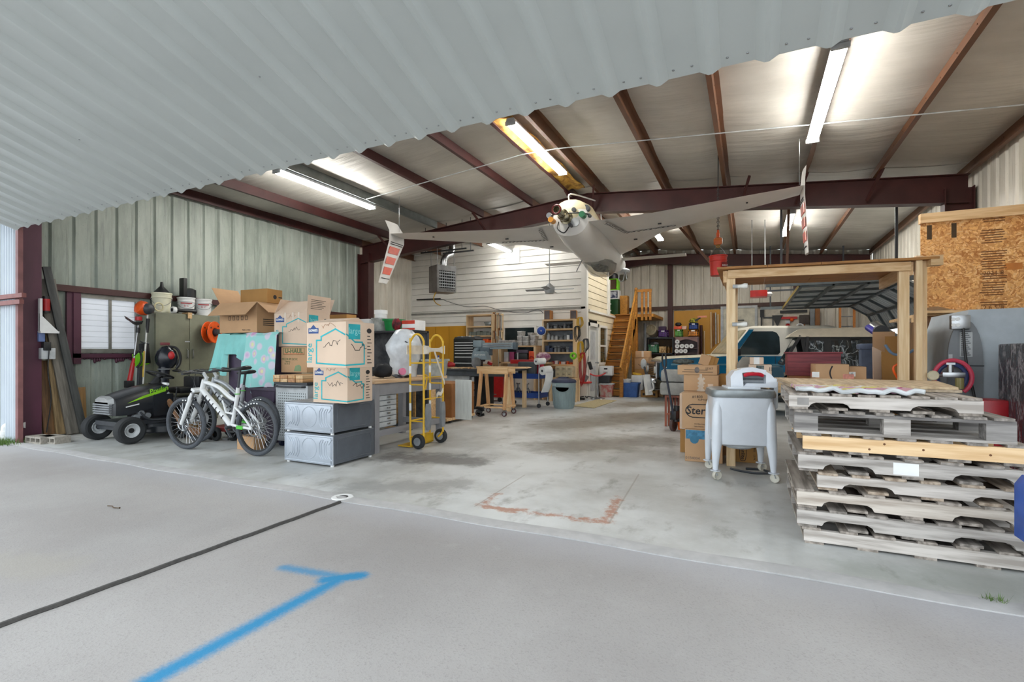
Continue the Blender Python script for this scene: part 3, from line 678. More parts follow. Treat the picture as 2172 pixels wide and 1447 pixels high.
def stroke(c, face, lines, wd, mat, name):
    t, w, d, h = c; b = B(); m = FR[face](w, d, h)
    kz = 0
    for ln in lines:
        for (u0, v0), (u1, v1) in zip(ln, ln[1:]):
            kz += 1
            L = math.hypot(u1 - u0, v1 - v0); a = math.atan2(v1 - v0, u1 - u0)
            b.box(-wd / 2, L + wd / 2, -wd / 2, wd / 2, 0, .0012, 0, m @ Mx.Translation((u0, v0, .0003 + .00015 * (kz % 8))) @ Mx.Rotation(a, 4, 'Z'))
    return b.obj(name, mat, t)
def patch(c, face, u0, u1, v0, v1, mat, name, z=.0008):
    t, w, d, h = c; b = B(); b.box(u0, u1, v0, v1, 0, z, 0, FR[face](w, d, h)); return b.obj(name, mat, t)
def polyp(c, face, pts, mat, name, z=.0014):
    t, w, d, h = c; b = B(); b.prism(pts, 0, z, 'z'); bmesh.ops.transform(b.bm, matrix=FR[face](w, d, h), verts=b.bm.verts); return b.obj(name, mat, t)
def scrawl(c, face, u, v, size, n, mat, name='handwriting', wd=.004, seed=1, slope=.12):
    rg = random.Random(seed); pts = []
    for k in range(n * 3): pts.append((u + size * .3 * k + rg.uniform(-.2, .2) * size, v + slope * size * .3 * k + size * rg.uniform(-.5, .5)))
    stroke(c, face, [pts], wd, mat, name)
m_logo = M('moving_box_blue', (52, 82, 140), .7)
m_white_ink = M('white_ink', (226, 226, 224), .7)
def store_art(c, seed=0):
    """house outline, blue gable logo and size panel printed on the home-centre moving boxes"""
    t, w, d, h = c
    stroke(c, 'front', [[(-w * .24, h * .1), (-w * .24, h * .6), (-w * .12, h * .6), (-w * .12, h * .68), (w * .24, h * .84), (w * .47, h * .72)], [(-w * .24, h * .1), (w * .47, h * .06)]], .014, K_teal, 'house_outline')
    lx, ly, s = -w * .32, h * .84, w * .26
    polyp(c, 'front', [(lx - s / 2, ly - s * .3), (lx + s / 2, ly - s * .3), (lx + s / 2, ly + s * .1), (lx + s * .28, ly + s * .1), (lx, ly + s * .36), (lx - s * .28, ly + s * .1), (lx - s / 2, ly + s * .1)], m_logo, 'gable_logo')
    o = write(c, 'front', "LOWE'S", lx, ly - s * .08, s * .24, m_white_ink, bold=.002); m = FR['front'](w, d, h); o.location = m @ V((lx, ly - s * .08, .002))
    write(c, 'front', 'large', -w * .42, h * .32, .1, K_teal, rz=pi / 2)
    patch(c, 'right', -d * .42, -d * .02, h * .62, h * .95, K_teal, 'size_panel')
    o = write(c, 'right', 'large', -d * .22, h * .8, .085, M('pale_teal_ink', (150, 220, 222), .7)); o.location = FR['right'](w, d, h) @ V((-d * .22, h * .8, .002))
    stroke(c, 'right', [[(-d * .48, h * .72), (-d * .2, h * .56), (d * .05, h * .56), (d * .05, h * .5), (d * .12, h * .5), (d * .12, h * .08), (-d * .5, h * .06)]], .014, K_teal, 'house_outline')
    stroke(c, 'right', [[(d * .24, h * (.7 - .075 * k)), (d * (.32 + .06 * ((k * 7 + seed) % 3) / 2), h * (.7 - .075 * k))] for k in range(9)], .008, K_ink, 'printed_list')
    polyp(c, 'right', [(d * .3 + .035 * cos(a * pi / 6), h * .82 + .025 * sin(a * pi / 6)) for a in range(12)], K_ink, 'hand_hole')
    scrawl(c, 'front', -w * .05, h * .5, .06, 4, K_ink, seed=seed + 1); scrawl(c, 'right', -d * .3, h * .42, .09, 3, K_ink, seed=seed + 5, wd=.006)
    scrawl(c, 'front', -w * .1, h * .9, .05, 4, M('faint_brown_ink', (176, 136, 110), .8), seed=seed + 9)
# two appliance pedestals
m_silv = M('silver_enamel', (176, 184, 194), .35, .35, var=.05); m_gry = M('slate_enamel', (92, 98, 106), .4, .2, var=.08)
def pedestal(z, label):
    t = T('appliance_pedestal', label, 'pedestal', (-4.555, 4.47, z)); w, d, h = .76, .68, .35
    b = B(); b.box(-w / 2, w / 2, -d / 2 + .02, d / 2, .025, h, .012); b.obj('body', m_gry, t)
    b = B(); b.box(-w / 2, w / 2, -d / 2, -d / 2 + .02, .02, h - .005, .008); b.obj('front_panel', m_silv, t)
    c = (t, w, d, h)
    b = B(); b.torus((.02, -d / 2, .19), .115, .005, 'y', 28, 6)
    def rl(pts): b.tube([(u, -d / 2 - .001, v) for u, v in pts], .005, 6)
    rl([(-w * .47, .04), (-w * .47, .33), (w * .47, .33), (w * .47, .04), (-w * .47, .04)])
    for s in (-1, 1):
        for o, hh in ((.19, .11), (.26, .1)): rl([(.02 + s * o, .19 - hh), (.02 + s * (o - .03), .19 - hh * .6), (.02 + s * (o - .03), .19 + hh * .6), (.02 + s * o, .19 + hh), (.02 + s * (o + .03), .19 + hh), (.02 + s * (o + .0), .19 + hh * .5), (.02 + s * o, .19 - hh * .5), (.02 + s * (o + .03), .19 - hh), (.02 + s * o, .19 - hh)])
        rl([(.02 + s * .35, .07), (.02 + s * .3, .12)]); rl([(.02 + s * .35, .31), (.02 + s * .3, .25)])
    b.obj('embossing', m_silv, t)
    b = B(); q = [(-d * .36, .06), (d * .36, .06), (d * .4, .09), (d * .4, .28), (d * .36, .31), (-d * .36, .31), (-d * .4, .28), (-d * .4, .09)]
    b.tube([(w / 2, u, v) for u, v in q], .004, 6, True); b.obj('side_pressing', m_gry, t)
    for x in (-w * .45, w * .45):
        for y in (-d * .45, d * .45): b = B(); b.cyl((x, y, 0), (x, y, .03), .02, n=10); b.obj('foot', K_white, t)
    b = B(); b.box(-w / 2 + .01, w / 2 - .01, -d / 2 + .03, d / 2 - .01, h - .001, h + .004); b.obj('lid_plate', K_grey, t)
    return t
pedestal(0, 'silver embossed appliance pedestal standing on the slab, lower of two'); pedestal(.357, 'silver embossed appliance pedestal under the moving boxes, upper of two')
def corner_box(name, label, px, py, z, w, d, h, rz=0, **k):
    """box whose near right bottom corner shows at that pixel when it rests at height z"""
    p = gp(px, py, z); off = Mx.Rotation(rz, 3, 'Z') @ V((-w / 2, d / 2, 0)); return (carton(name, label, (p.x + off.x, p.y + off.y, z), w, d, h, rz, **k), w, d, h)
z1 = .357 + .357
c = corner_box('moving_box', 'moving box with a house drawing, lower of two on the silver pedestals', 737, 857, z1, .5, .42, .415, R(2), mat=K_cardp); store_art(c, 0)
c = corner_box('moving_box', 'moving box with a house drawing and raised lid, upper of two on the pedestals', 734, 781, z1 + .419, .5, .4, .44, R(1), mat=K_cardp); store_art(c, 3)
t, w, d, h = c
b = B(); b.prism([(-d / 2, h), (d / 2, h), (.1, h + .055)], -w / 2 + .005, w / 2 - .12, 'x'); b.obj('lid_flaps', K_cardp, t)
# tilted open box on the medium box, on wood offcuts, on the pegboard cabinet
yc = 4.75; xr, xl = at(650, 800, yc).x, at(582, 800, yc).x; zc = at(650, 812, yc).z
t = T('tool_cabinet', 'pale metal cabinet with a perforated front behind the white bicycle', 'cabinet', ((xl + xr) / 2, yc + .3, 0)); w = xr - xl
m_peg = NT('perforated_panel'); p = m_peg.pos((28, 28, 28)); m_peg.b.inputs['Roughness'].default_value = .5
fx = m_peg.n('ShaderNodeVectorMath', operation='FRACTION'); m_peg.l(p, fx.inputs[0]); sb = m_peg.n('ShaderNodeVectorMath', operation='SUBTRACT'); m_peg.l(fx.outputs[0], sb.inputs[0]); sb.inputs[1].default_value = (.5, 0, .5)
mu = m_peg.n('ShaderNodeVectorMath', operation='MULTIPLY'); m_peg.l(sb.outputs[0], mu.inputs[0]); mu.inputs[1].default_value = (1, 0, 1); ln = m_peg.n('ShaderNodeVectorMath', operation='LENGTH'); m_peg.l(mu.outputs[0], ln.inputs[0])
m_peg.col(m_peg.mix(m_peg.step(ln.outputs['Value'], .2, .26), lin((60, 64, 66)), lin((184, 190, 192)))); m_peg = m_peg.mat
b = B(); b.box(-w / 2, w / 2, -.28, .3, .08, zc - .04, .006); b.obj('body', K_lgrey, t)
b = B(); b.box(-w / 2 + .05, w / 2 - .04, -.285, -.279, .14, zc - .14); b.obj('perforated_front', m_peg, t)
b = B(); b.tube([(-w / 2 + .04, -.27, zc - .06), (-w / 2 + .05, -.33, zc - .06), (w / 2 - .05, -.33, zc - .06), (w / 2 - .04, -.27, zc - .06)], .013); b.obj('handle', K_dark, t)
b = B(); b.box(-w / 2 - .01, w / 2 + .01, -.3, .31, zc - .04, zc, .005); b.obj('top', K_dark, t)
for x in (-w / 2 + .06, w / 2 - .06):
    for y in (-.22, .24): b = B(); b.cyl((x - .02, y, .045), (x + .02, y, .045), .045, n=14); b.cb((x, y, .075), (.05, .05, .02)); b.obj('caster', M('navy_wheel', (30, 40, 70), .5), t)
rg = random.Random(2); zw = zc
for k in range(8):
    r_, q_ = divmod(k, 4); x0 = xl + .02 + q_ * .145; b = B(); b.box(x0, x0 + .125, yc - .04, yc + .5, zc + .002 + r_ * .048, zc + .046 + r_ * .048, .003)
    tag(b.obj('wood_offcut', wood('offcut_%d' % (k % 3), ((206, 160, 110), (222, 186, 140), (190, 140, 96))[k % 3], ax=1)), 'short wooden offcut in the two-layer pile on the perforated cabinet', 'wood', 'wood offcuts under the medium box')
zw = zc + .1
c = corner_box('moving_box', 'brown medium moving box with a green and orange printed name', 651, 791, zw, .5, .42, .38, R(4), mat=K_card); t, w, d, h = c
m_ug, m_uo = M('olive_ink', (96, 112, 70), .7), M('orange_ink', (216, 110, 66), .7)
write(c, 'front', 'U-HAUL', .0, h * .84, .095, m_ug, bold=.003); stroke(c, 'front', [[(-.2, h * .7), (.2, h * .7), (.2, h * .96), (-.2, h * .96), (-.2, h * .7)]], .006, m_ug, 'logo_border'); patch(c, 'front', -.19, .19, h * .715, h * .745, m_uo, 'logo_bar')
write(c, 'front', 'MEDIUM BOX', -.08, h * .52, .05, m_ug); write(c, 'front', 'TRIPLE', -.12, h * .42, .035, m_ug); write(c, 'front', '18-10-16', -.13, h * .34, .03, m_ug)
polyp(c, 'front', [(.0, .02), (.14, .02), (.14, .09), (.1, .12), (.03, .1)], M('sage_ink', (130, 150, 110), .7), 'furniture_print')
c = corner_box('moving_box', 'open tilted moving box with raised flaps and three tape strips', 651, 735, zw + .39, .62, .5, .5, R(6), mat=K_cardp, flaps=(('b', 25, .28), ('r', 5, .27), ('f', -38, .24), ('l', -30, .25))); store_art(c, 6)
for u in (-.1, .05, .16): stroke(c, 'front', [[(u, c[3] - .12), (u, c[3])]], .03, K_tape, 'tape')
stroke(c, 'right', [[(-.2, c[3] + .2 - .03 * k), (.16 - .05 * (k % 2), c[3] + .2 - .03 * k)] for k in range(0)], .006, K_ink, 'printed_lines')
b = B()
for k in range(6): b.box(-.18, .14 - .04 * (k % 3), -.0045, -.0035, .2 - k * .026, .207 - k * .026)
fl = [o for o in c[0].children if o.name.startswith('flap')][1]; b.obj('printed_lines', K_ink, fl)
# small boxes behind the stack
yb = 5.6
def fbox(name, label, x0, x1, y0, y1, Y, d, rz=0, **k):
    a, b_ = at(x0, y1, Y), at(x1, y0, Y); w = b_.x - a.x; h = b_.z - a.z
    return (carton(name, label, ((a.x + b_.x) / 2, Y + d / 2, a.z), w, d, h, rz, **k), w, d, h)
# grey steel shelf behind the moving boxes (against the left wall, under the brown column)
ys = 6.72; xs0, xs1 = at(690, 700, ys).x, at(872, 700, ys).x; zt = at(800, 702, ys).z
t = T('storage_shelf', 'dark steel shelving unit behind the moving boxes, loaded with bins', 'shelf', (0, 0, 0))
for z in (.05, .8, zt - .03):
    b = B(); b.box(xs0, xs1, ys, ys + .5, z, z + .03); b.obj('shelf_board', K_dark, t)
for x in (xs0, xs1 - .04):
    for y in (ys, ys + .46): b = B(); b.box(x, x + .04, y, y + .04, 0, zt); b.obj('upright', K_dark, t)
b = B(); b.box(xs0, xs1, ys + .5, ys + .51, .1, zt); b.obj('back_panel', M('dark_back_panel', (66, 70, 74), .5, c2=(110, 112, 116), scale=6), t)
c = fbox('moving_box', 'small brown box with a hand hole behind the open moving box', 697, 735, 661, 699, ys + .02, .25, mat=K_cardd); c[0].location.z = zt + .002; patch(c, 'front', -.05, .05, c[3] * .55, c[3] * .72, K_ink, 'hand_hole'); stroke(c, 'front', [[(-.1, .03), (.1, .03), (.1, .11), (-.1, .11), (-.1, .03)]], .006, m_ug, 'logo_border'); write(c, 'front', 'U-HAUL', 0, .07, .05, m_ug); 
c = fbox('shoe_box', 'white printed box at the front of the shelf top', 741, 782, 672, 699, ys + .02, .25, mat=K_white); c[0].location.z = zt + .002; write(c, 'front', 'W', -.08, c[3] * .6, .07); stroke(c, 'front', [[(.0, .04 + .035 * k), (.1, .04 + .035 * k)] for k in range(3)], .008, K_grey, 'print')
def bin_(name, label, p, w, d, h, mat, rz=0, lid=None, taper=.82, cat='bin', group=None):
    t = T(name, label, cat, p, rz, group); b = B(); k = .006
    def rg_(w_, d_, z, r=.03): return [(sx * (w_ / 2 - r) + r * cos(a), sy * (d_ / 2 - r) + r * sin(a), z) for sx, sy, a0 in ((1, 1, 0), (-1, 1, pi / 2), (-1, -1, pi), (1, -1, 3 * pi / 2)) for a in (a0, a0 + pi / 4, a0 + pi / 2)]
    b.loft([rg_(w * taper, d * taper, 0), rg_(w * (taper + 1) / 2, d * (taper + 1) / 2, h / 2), rg_(w, d, h), rg_(w + .03, d + .03, h), rg_(w + .03, d + .03, h - .03), rg_(w + .022, d + .022, h - .03), rg_(w + .022, d + .022, h - .006), rg_(w - .02, d - .02, h - .006), rg_(w * taper - .02, d * taper - .02, .02)])
    b.obj('body', mat, t)
    if lid: b = B(); b.loft([rg_(w + .04, d + .04, h + .002), rg_(w + .04, d + .04, h + .025), rg_(w * .85, d * .85, h + .04)]); b.obj('lid', lid, t)
    return t
def px_bin(name, label, x0, x1, y0, z, Y, d, mat, **k):
    a, c = at(x0, 700, Y), at(x1, y0, Y); return bin_(name, label, ((a.x + c.x) / 2, Y + d / 2, z), c.x - a.x, d, c.z - z, mat, **k)
m_clear = M('clear_plastic', (196, 200, 196), .15, alpha=.6, var=.15, scale=12)
px_bin('storage_bin', 'clear plastic bin with a green rim on the dark shelf', 788, 806, 674, zt + .002, ys + .05, .3, m_clear)
px_bin('storage_bin', 'bright green plastic bin on the dark shelf', 812, 836, 676, zt + .002, ys + .05, .3, K_green)
t = T('bucket', 'small white tub standing behind the green bin', 'bucket', (at(808, 660, ys + .43).x, ys + .43, zt + .002)); b = B(); hb = at(808, 659, ys + .45).z - zt; b.lathe([(0, 0), (.1, 0), (.11, hb - .07), (.12, hb - .07), (.12, hb), (0, hb)]); b.obj('body', K_white, t)
def soft(name, label, c, r, sc, mat, cat, seed=1, group=None, n=3):
    b = B(); rg = random.Random(seed)
    b.sph((0, 0, 0), r, sc, 14)
    for v in b.bm.verts: v.co *= 1 + rg.uniform(-.14, .14)
    zmin = min(v.co.z for v in b.bm.verts)
    for v in b.bm.verts: v.co.z -= zmin
    return tag(b.obj(name, mat, loc=c, ang=60), label, cat, group)
soft('work_glove', 'dark red and black work glove hanging over the shelf edge', (at(840, 690, ys).x, ys + .02, zt + .002), .09, (1, .7, 1.1), M('red_glove', (140, 20, 34), .8, c2=(30, 24, 30), scale=14, var=.3), 'glove')
c = fbox('striped_box', 'red and white striped box at the end of the dark shelf', 852, 880, 684, 706, ys + .05, .3, mat=K_white); c[0].location.z = zt + .002
for v0, v1 in ((.62, .98), (.02, .22)): patch(c, 'front', -c[1] / 2 + .002, c[1] / 2 - .002, c[3] * v0, c[3] * v1, M('box_red', (206, 60, 34), .6), 'stripe')
t = T('bucket', 'pale blue grey bucket beside the moving boxes on the bench', 'bucket', (0, 0, 0))
# ---------------------------------------------------------------- steel workbench and what stands on it
bx0, bx1, by0, by1, bz = -5.08, -4.27, 4.93, 6.5, .93
wb = T('workbench', 'grey steel workbench with a wooden top beside the pedestals', 'workbench', (0, 0, 0)); m_bench = M('bench_grey', (142, 142, 146), .45, var=.05)
b = B(); b.box(bx0 - .03, bx1 + .03, by0 - .03, by1 + .05, bz - .045, bz, .006); b.obj('top', wood('maple_top', (212, 182, 146), (190, 154, 118), 1), wb)
for x in (bx0, bx1 - .09):
    for y in (by0, by1 - .09): b = B(); b.box(x, x + .09, y, y + .09, 0, bz - .045, .004); b.obj('leg', m_bench, wb)
for q in ((bx0 + .02, bx1 - .02, by0 + .02, by0 + .05), (bx0 + .02, bx1 - .02, by1 - .05, by1 - .02), (bx1 - .05, bx1 - .015, by0 + .09, by1 - .09), (bx0 + .015, bx0 + .05, by0 + .09, by1 - .09)):
    b = B(); b.box(*q, bz - .2, bz - .045); b.obj('apron', m_bench, wb)
b = B(); b.box(bx0 + .02, bx1 - .02, by1 - .08, by1 - .02, .18, .26); b.box(bx1 - .07, bx1 - .02, by0 + .09, by1 - .09, .2, .28); b.obj('stretcher', m_bench, wb)
b = B(); b.box(bx1 - .32, bx1 - .06, by0 + .12, by0 + .5, .3, bz - .205, .005); b.obj('drawer_stack', K_grey, wb); ds = wb.children[-1]
for k in range(6):
    b = B(); b.box(bx1 - .06, bx1 - .045, by0 + .14, by0 + .48, .31 + k * .07, .37 + k * .07, .003); o = b.obj('drawer', K_lgrey, wb)
    b = B(); b.cb((bx1 - .035, by0 + .31, .345 + k * .07), (.02, .05, .015)); b.obj('knob', K_steel, o)
def bucket(t, r, h, mat, cyl_n=24, handle=True):
    b = B(); b.lathe([(0, 0), (r * .86, 0), (r * .95, h * .72), (r * 1.03, h * .74), (r * 1.03, h * .79), (r * .97, h * .8), (r, h * .92), (r * 1.05, h * .93), (r * 1.05, h), (r * .95, h), (r * .84, .02), (0, .02)], n=cyl_n); b.obj('body', mat, t)
    if handle:
        b = B(); b.tube([(r * 1.04 * cos(a), -.04 - r * .95 * sin(a) * .85, h * .77 - h * .42 * sin(a)) for a in [pi * k / 16 for k in range(17)]], .004, 6); b.obj('handle', K_grey, t)
t.location = (-4.62, 5.05, bz + .002); bucket(t, .14, .3, M('pale_blue_grey_pail', (150, 172, 180), .45))
# hood of stretch film standing on the bench
m_film = M('translucent_film', (224, 228, 232), .25, var=.08, scale=9, alpha=.86, bump=.3)
t = T('plastic_bag', 'big translucent plastic bag standing over a tub on the bench', 'bag', (-4.6, 5.95, bz + .002))
b = B(); b.lathe([(0, 0), (.17, 0), (.19, .1), (.21, .2), (.215, .26), (.25, .38), (.26, .46), (.2, .58), (.12, .68), (.05, .7), (0, .7)], n=26)
rg = random.Random(3)
for v in b.bm.verts:
    k = 1 + .07 * sin(v.co.z * 23 + v.co.x * 9) + rg.uniform(-.03, .03); v.co.x *= k; v.co.y *= k
b.obj('film', m_film, t, ang=70)
b = B(); b.cb((.17, -.17, .5), (.05, .01, .015), (0, .5, .7)); b.obj('tear', K_dark, t)
b = B(); b.cyl((.12, -.18, .08), (.2, -.26, .09), .05, n=18); tag(b.obj('tape_roll', M('pink_plastic', (226, 120, 156), .4), loc=(-4.55, 5.85, bz)), 'pink roll leaning in front of the plastic bag', 'roll')
soft('work_bag', 'crumpled black bag on the bench beside the pail', (-4.55, 5.42, bz + .002), .13, (1, 1.1, .75), M('black_cloth', (30, 32, 38), .8, var=.3), 'bag', 4)
b = B(); b.sheet(lambda u, v: (-.13 + .26 * u, -.09 + .18 * v, .012 + .02 * (1 - abs(2 * v - 1)) + .015 * sin(u * 7)), 8, 6, .006); tag(b.obj('scoop', K_dark, loc=(-4.42, 5.62, bz + .004)), 'dark grey scoop lying on the bench edge', 'scoop')
px_bin('storage_bin', 'translucent white tote on the far end of the bench', 893, 925, 762, bz + .004, 6.05, .35, m_clear)
def bottle(name, label, p, r, h, mat, capm, cat='bottle', group=None):
    t = T(name, label, cat, p, 0, group); b = B(); b.lathe([(0, 0), (r, 0), (r, h * .6), (r * .4, h * .78), (r * .4, h * .84), (0, h * .84)], n=14); b.obj('body', mat, t)
    b = B(); b.lathe([(0, h * .84), (r * .48, h * .84), (r * .42, h), (0, h)], n=12); b.obj('cap', capm, t); return t
t = T('storage_shelf', 'low wooden shelf behind the bench holding a bottle and a dustpan', 'shelf', (0, 0, 0)); yw = 7.42
for z in (.72, 1.0): b = B(); b.box(-6.6, -5.15, yw, yw + .3, z, z + .035); b.obj('shelf_board', K_pine, t)
for x in (-6.6, -5.2): b = B(); b.box(x, x + .05, yw, yw + .3, 0, 1.035); b.obj('upright', K_pine, t)
bottle('spray_bottle', 'white bottle with a yellow cap behind the plastic bag', (at(817, 720, yw + .15).x, yw + .15, 1.035), .06, .36, K_white, K_yellow)
b = B(); b.prism([(-.18, 0), (.18, 0), (.16, .05), (.05, .12), (-.1, .1)], -.1, .1, 'y'); tag(b.obj('dustpan', M('dustpan_green', (24, 170, 52), .4), loc=(at(825, 750, yw).x + .06, yw + .13, 1.035)), 'bright green dustpan lying beside the white bottle', 'dustpan')
c = fbox('small_box', 'brown box on the wooden shelf left of the white bottle', 788, 807, 724, 757, yw + .02, .25, mat=K_cardd); c[0].location.z = 1.035
# ---------------------------------------------------------------- yellow convertible hand truck
ht = T('hand_truck', 'yellow tubular hand truck wrapped with a white strap', 'hand truck', (-3.97, 5.7, 0)); m_hy = M('hand_truck_yellow', (222, 176, 44), .4, var=.1, scale=5); sw = .23
for s in (-1, 1):
    b = B(); y = s * sw; b.tube(chain([(-.16, y, .1), (-.16, y, 1.36), (-.15, y, 1.44), (-.085, y, 1.52), (-.01, y, 1.52), (.055, y, 1.44), (.06, y, 1.3), (.06, y, .28), (.05, y, .16), (-.02, y, .09)], 5), .0145, 10); b.obj('side_loop', m_hy, ht)
    b = B(); b.lathe([(0, -.03), (.085, -.03), (.1, -.015), (.1, .015), (.085, .03), (0, .03)], (.0, s * (sw + .035), .1), 22, Mx.Rotation(R(90), 4, 'X')); wl = b.obj('wheel', K_rubber, ht)
    b = B(); b.lathe([(0, -.034), (.055, -.034), (.055, .034), (0, .034)], (.0, s * (sw + .035), .1), 16, Mx.Rotation(R(90), 4, 'X')); b.obj('rim', K_grey, wl)
    b = B(); b.loft([[(.075 + dx, s * sw * .75 + .05 * cos(2 * pi * k / 14), .42 + .22 * max(-.8, min(.8, sin(2 * pi * k / 14) * 1.1)) ) for k in range(14)] for dx in (0, .035)]); b.obj('stair_skid', K_grey, ht)
    for z in (.5, .75, 1.0): b = B(); b.cyl((-.16, s * sw, z), (-.16, s * sw, z + .1), .0165, n=10); b.obj('label_sleeve', K_white, ht)
for z, mt in ((.14, 0), (.36, 0), (.66, 1), (.95, 1), (1.14, 0)):
    b = B(); b.bar((-.16 if not mt else .06, -sw, z), (-.16 if not mt else .06, sw, z), .03, .012) if mt else b.cyl((-.16, -sw, z), (-.16, sw, z), .012); b.obj('crossbar', m_hy, ht)
for s in (-1, 1):
    for z in (.36, .85, 1.14): b = B(); b.cyl((-.16, s * sw, z), (.06, s * sw, z), .01, n=8); b.obj('rung', m_hy, ht)
b = B(); b.box(-.34, -.12, -.26, .26, .012, .026); b.box(-.14, -.12, -.26, .26, .02, .14); b.obj('toe_plate', m_hy, ht)
b = B(); b.tube(chain([(-.1, 0, .98), (-.1, .06, .96), (-.12, .1, .92), (-.14, .1, .8), (-.1, .04, .78)]), .012); b.obj('catch_lever', m_hy, ht)
m_str = M('white_webbing', (222, 214, 200), .8)
b = B(); b.sheet(lambda u, v: (.085 + .02 * sin(u * 12), -sw - .03 + (2 * sw + .06) * u, 1.32 + .06 * (v - .5) * (1 - .6 * sin(pi * u)) * 2), 16, 2, .012); b.sheet(lambda u, v: (-.19, -sw - .03 + (2 * sw + .06) * u, 1.32 + .06 * (v - .5) * 2), 10, 2, .01); b.sheet(lambda u, v: (.09, -.02 + sw * 1.1 * u, 1.28 - .45 * u + .05 * v), 10, 2, .01); b.obj('strap', m_str, ht)
b = B(); b.sheet(lambda u, v: (.08, .05 + .16 * u, .68 + .07 * u + .05 * (v - .5) + .02 * sin(7 * u)), 8, 2, .01); b.obj('strap_end', m_str, ht)
# ---------------------------------------------------------------- green steel cabinet on the left wall and what is on it
m_olv = M('olive_grey_cabinet', (122, 124, 104), .5, .15, var=.14, scale=2.4)
cy0, cy1, cx0, cx1, ch = 5.18, 6.34, -9.88, -9.4, 2.0
ca = T('steel_cabinet', 'tall olive grey two-door steel cabinet against the ribbed left wall', 'cabinet', (0, 0, 0))
b = B(); b.box(cx0, cx1 - .02, cy0, cy1, 0, ch, .004); b.obj('body', m_olv, ca)
ym = cy0 + .6
for k, (a, c) in enumerate(((cy0 + .01, ym - .003), (ym + .003, cy1 - .01))):
    b = B(); b.box(cx1 - .018, cx1, a, c, .06, ch - .02, .003); o = b.obj('door', m_olv, ca)
    yy = ym - .05 if k == 0 else ym + .05
    b = B(); b.tube([(cx1, yy, 1.18), (cx1 + .03, yy, 1.2), (cx1 + .03, yy, 1.33), (cx1, yy, 1.35)], .008); b.obj('handle', K_steel, o)
b = B(); b.box(cx1, cx1 + .004, ym - .09, ym + .0, 1.48, 1.5); b.obj('name_plate', K_lgrey, ca)
m_pail = M('old_white_pail', (224, 222, 196), .5, var=.06)
def on_cab(px, py, x=-9.68): return V((x, atx(px, py, x).y, ch + .002))
for k, (px, h, r, mat, lab) in enumerate(((343, .37, .155, m_pail, 'yellowed white pail with a black funnel, leftmost on the olive cabinet'), (395, .33, .145, K_white, 'white pail with red print and a black part on top, on the olive cabinet'), (431, .33, .145, K_white, 'white pail with red print and no lid, rightmost on the olive cabinet'))):
    t = T('pail', lab, 'pail', on_cab(px, 660), R(60)); bucket(t, r, h, mat)
    if k:
        c = (t, .0, .275, h); lr = R(0)
        write(c, 'front', 'DRIVEGUARD' if False else 'B C', 0, h * .5, .05, K_red); patch(c, 'front', -.09, .09, h * .62, h * .68, K_red, 'red_print', .006)
p = on_cab(343, 660); b = B(); b.lathe([(.13, 0), (.11, .03), (.03, .12), (.02, .2), (0, .2)]); tag(b.obj('funnel', K_black, loc=p + V((0, 0, .372))), 'black funnel upside down on the leftmost pail', 'funnel')
p = on_cab(395, 660); b = B(); b.box(-.07, .07, -.09, -.02, 0, .36, .01); b.lathe([(0, 0), (.11, 0), (.11, .15), (.05, .18), (0, .18)], (0, .06, 0)); tag(b.obj('motor_housing', K_black, loc=p + V((0, 0, .334))), 'black plastic housing standing in the middle pail', 'machine part')
xq = -9.44
t = T('flashlight', 'black handled lamp lying on the front edge of the olive cabinet', 'flashlight', (xq, atx(366, 660, xq).y, ch + .062)); b = B(); b.lathe([(0, 0), (.055, 0), (.05, .08), (.03, .12), (.035, .25), (.045, .36), (.04, .42), (0, .43)], n=16, mx=Mx.Rotation(R(-90), 4, 'X')); b.obj('body', K_black, t)
b = B(); b.lathe([(.035, -.01), (.06, -.01), (.06, .05), (.05, .05)], n=18, mx=Mx.Rotation(R(-90), 4, 'X')); b.obj('bezel', K_white, t)
b = B(); b.box(-9.55, -9.36, ym - .05, ym + .02, ch, ch + .03); b.box(-9.385, -9.365, ym - .05, ym + .02, ch - .08, ch); tag(b.obj('wood_block', K_pine), 'small wooden strap block on the cabinet top edge', 'wood')
# orange cord reel on the cabinet corner
xr_ = -9.25; p = atx(450, 705, xr_)
t = T('cord_reel', 'round bright orange cord reel hung on the olive cabinet door', 'cord reel', p, R(-68)); ry = Mx.Rotation(R(90), 4, 'X')
for y, r in ((-.07, .2), (.05, .2)):
    b = B(); b.lathe([(.085, -.01), (r, -.01), (r + .008, 0), (r, .01), (.085, .01), (.085, -.01)], (0, y, 0), 36, ry); o = b.obj('flange', K_orange, t)
    b = B()
    for a in (.6, 2.2, 4.1): b.cyl((.145 * cos(a), y - .0115, .145 * sin(a)), (.145 * cos(a), y + .0115, .145 * sin(a)), .018, n=12)
    b.obj('finger_holes', K_black, o)
b = B(); b.lathe([(.07, -.055), (.09, -.055), (.09, .04), (.07, .04), (.07, -.055)], n=24, mx=ry); b.obj('drum', M('dark_orange_drum', (150, 52, 16), .5), t)
b = B(); b.cyl((0, .03, 0), (0, .13, 0), .06); b.obj('hook_plate', K_dark, t)
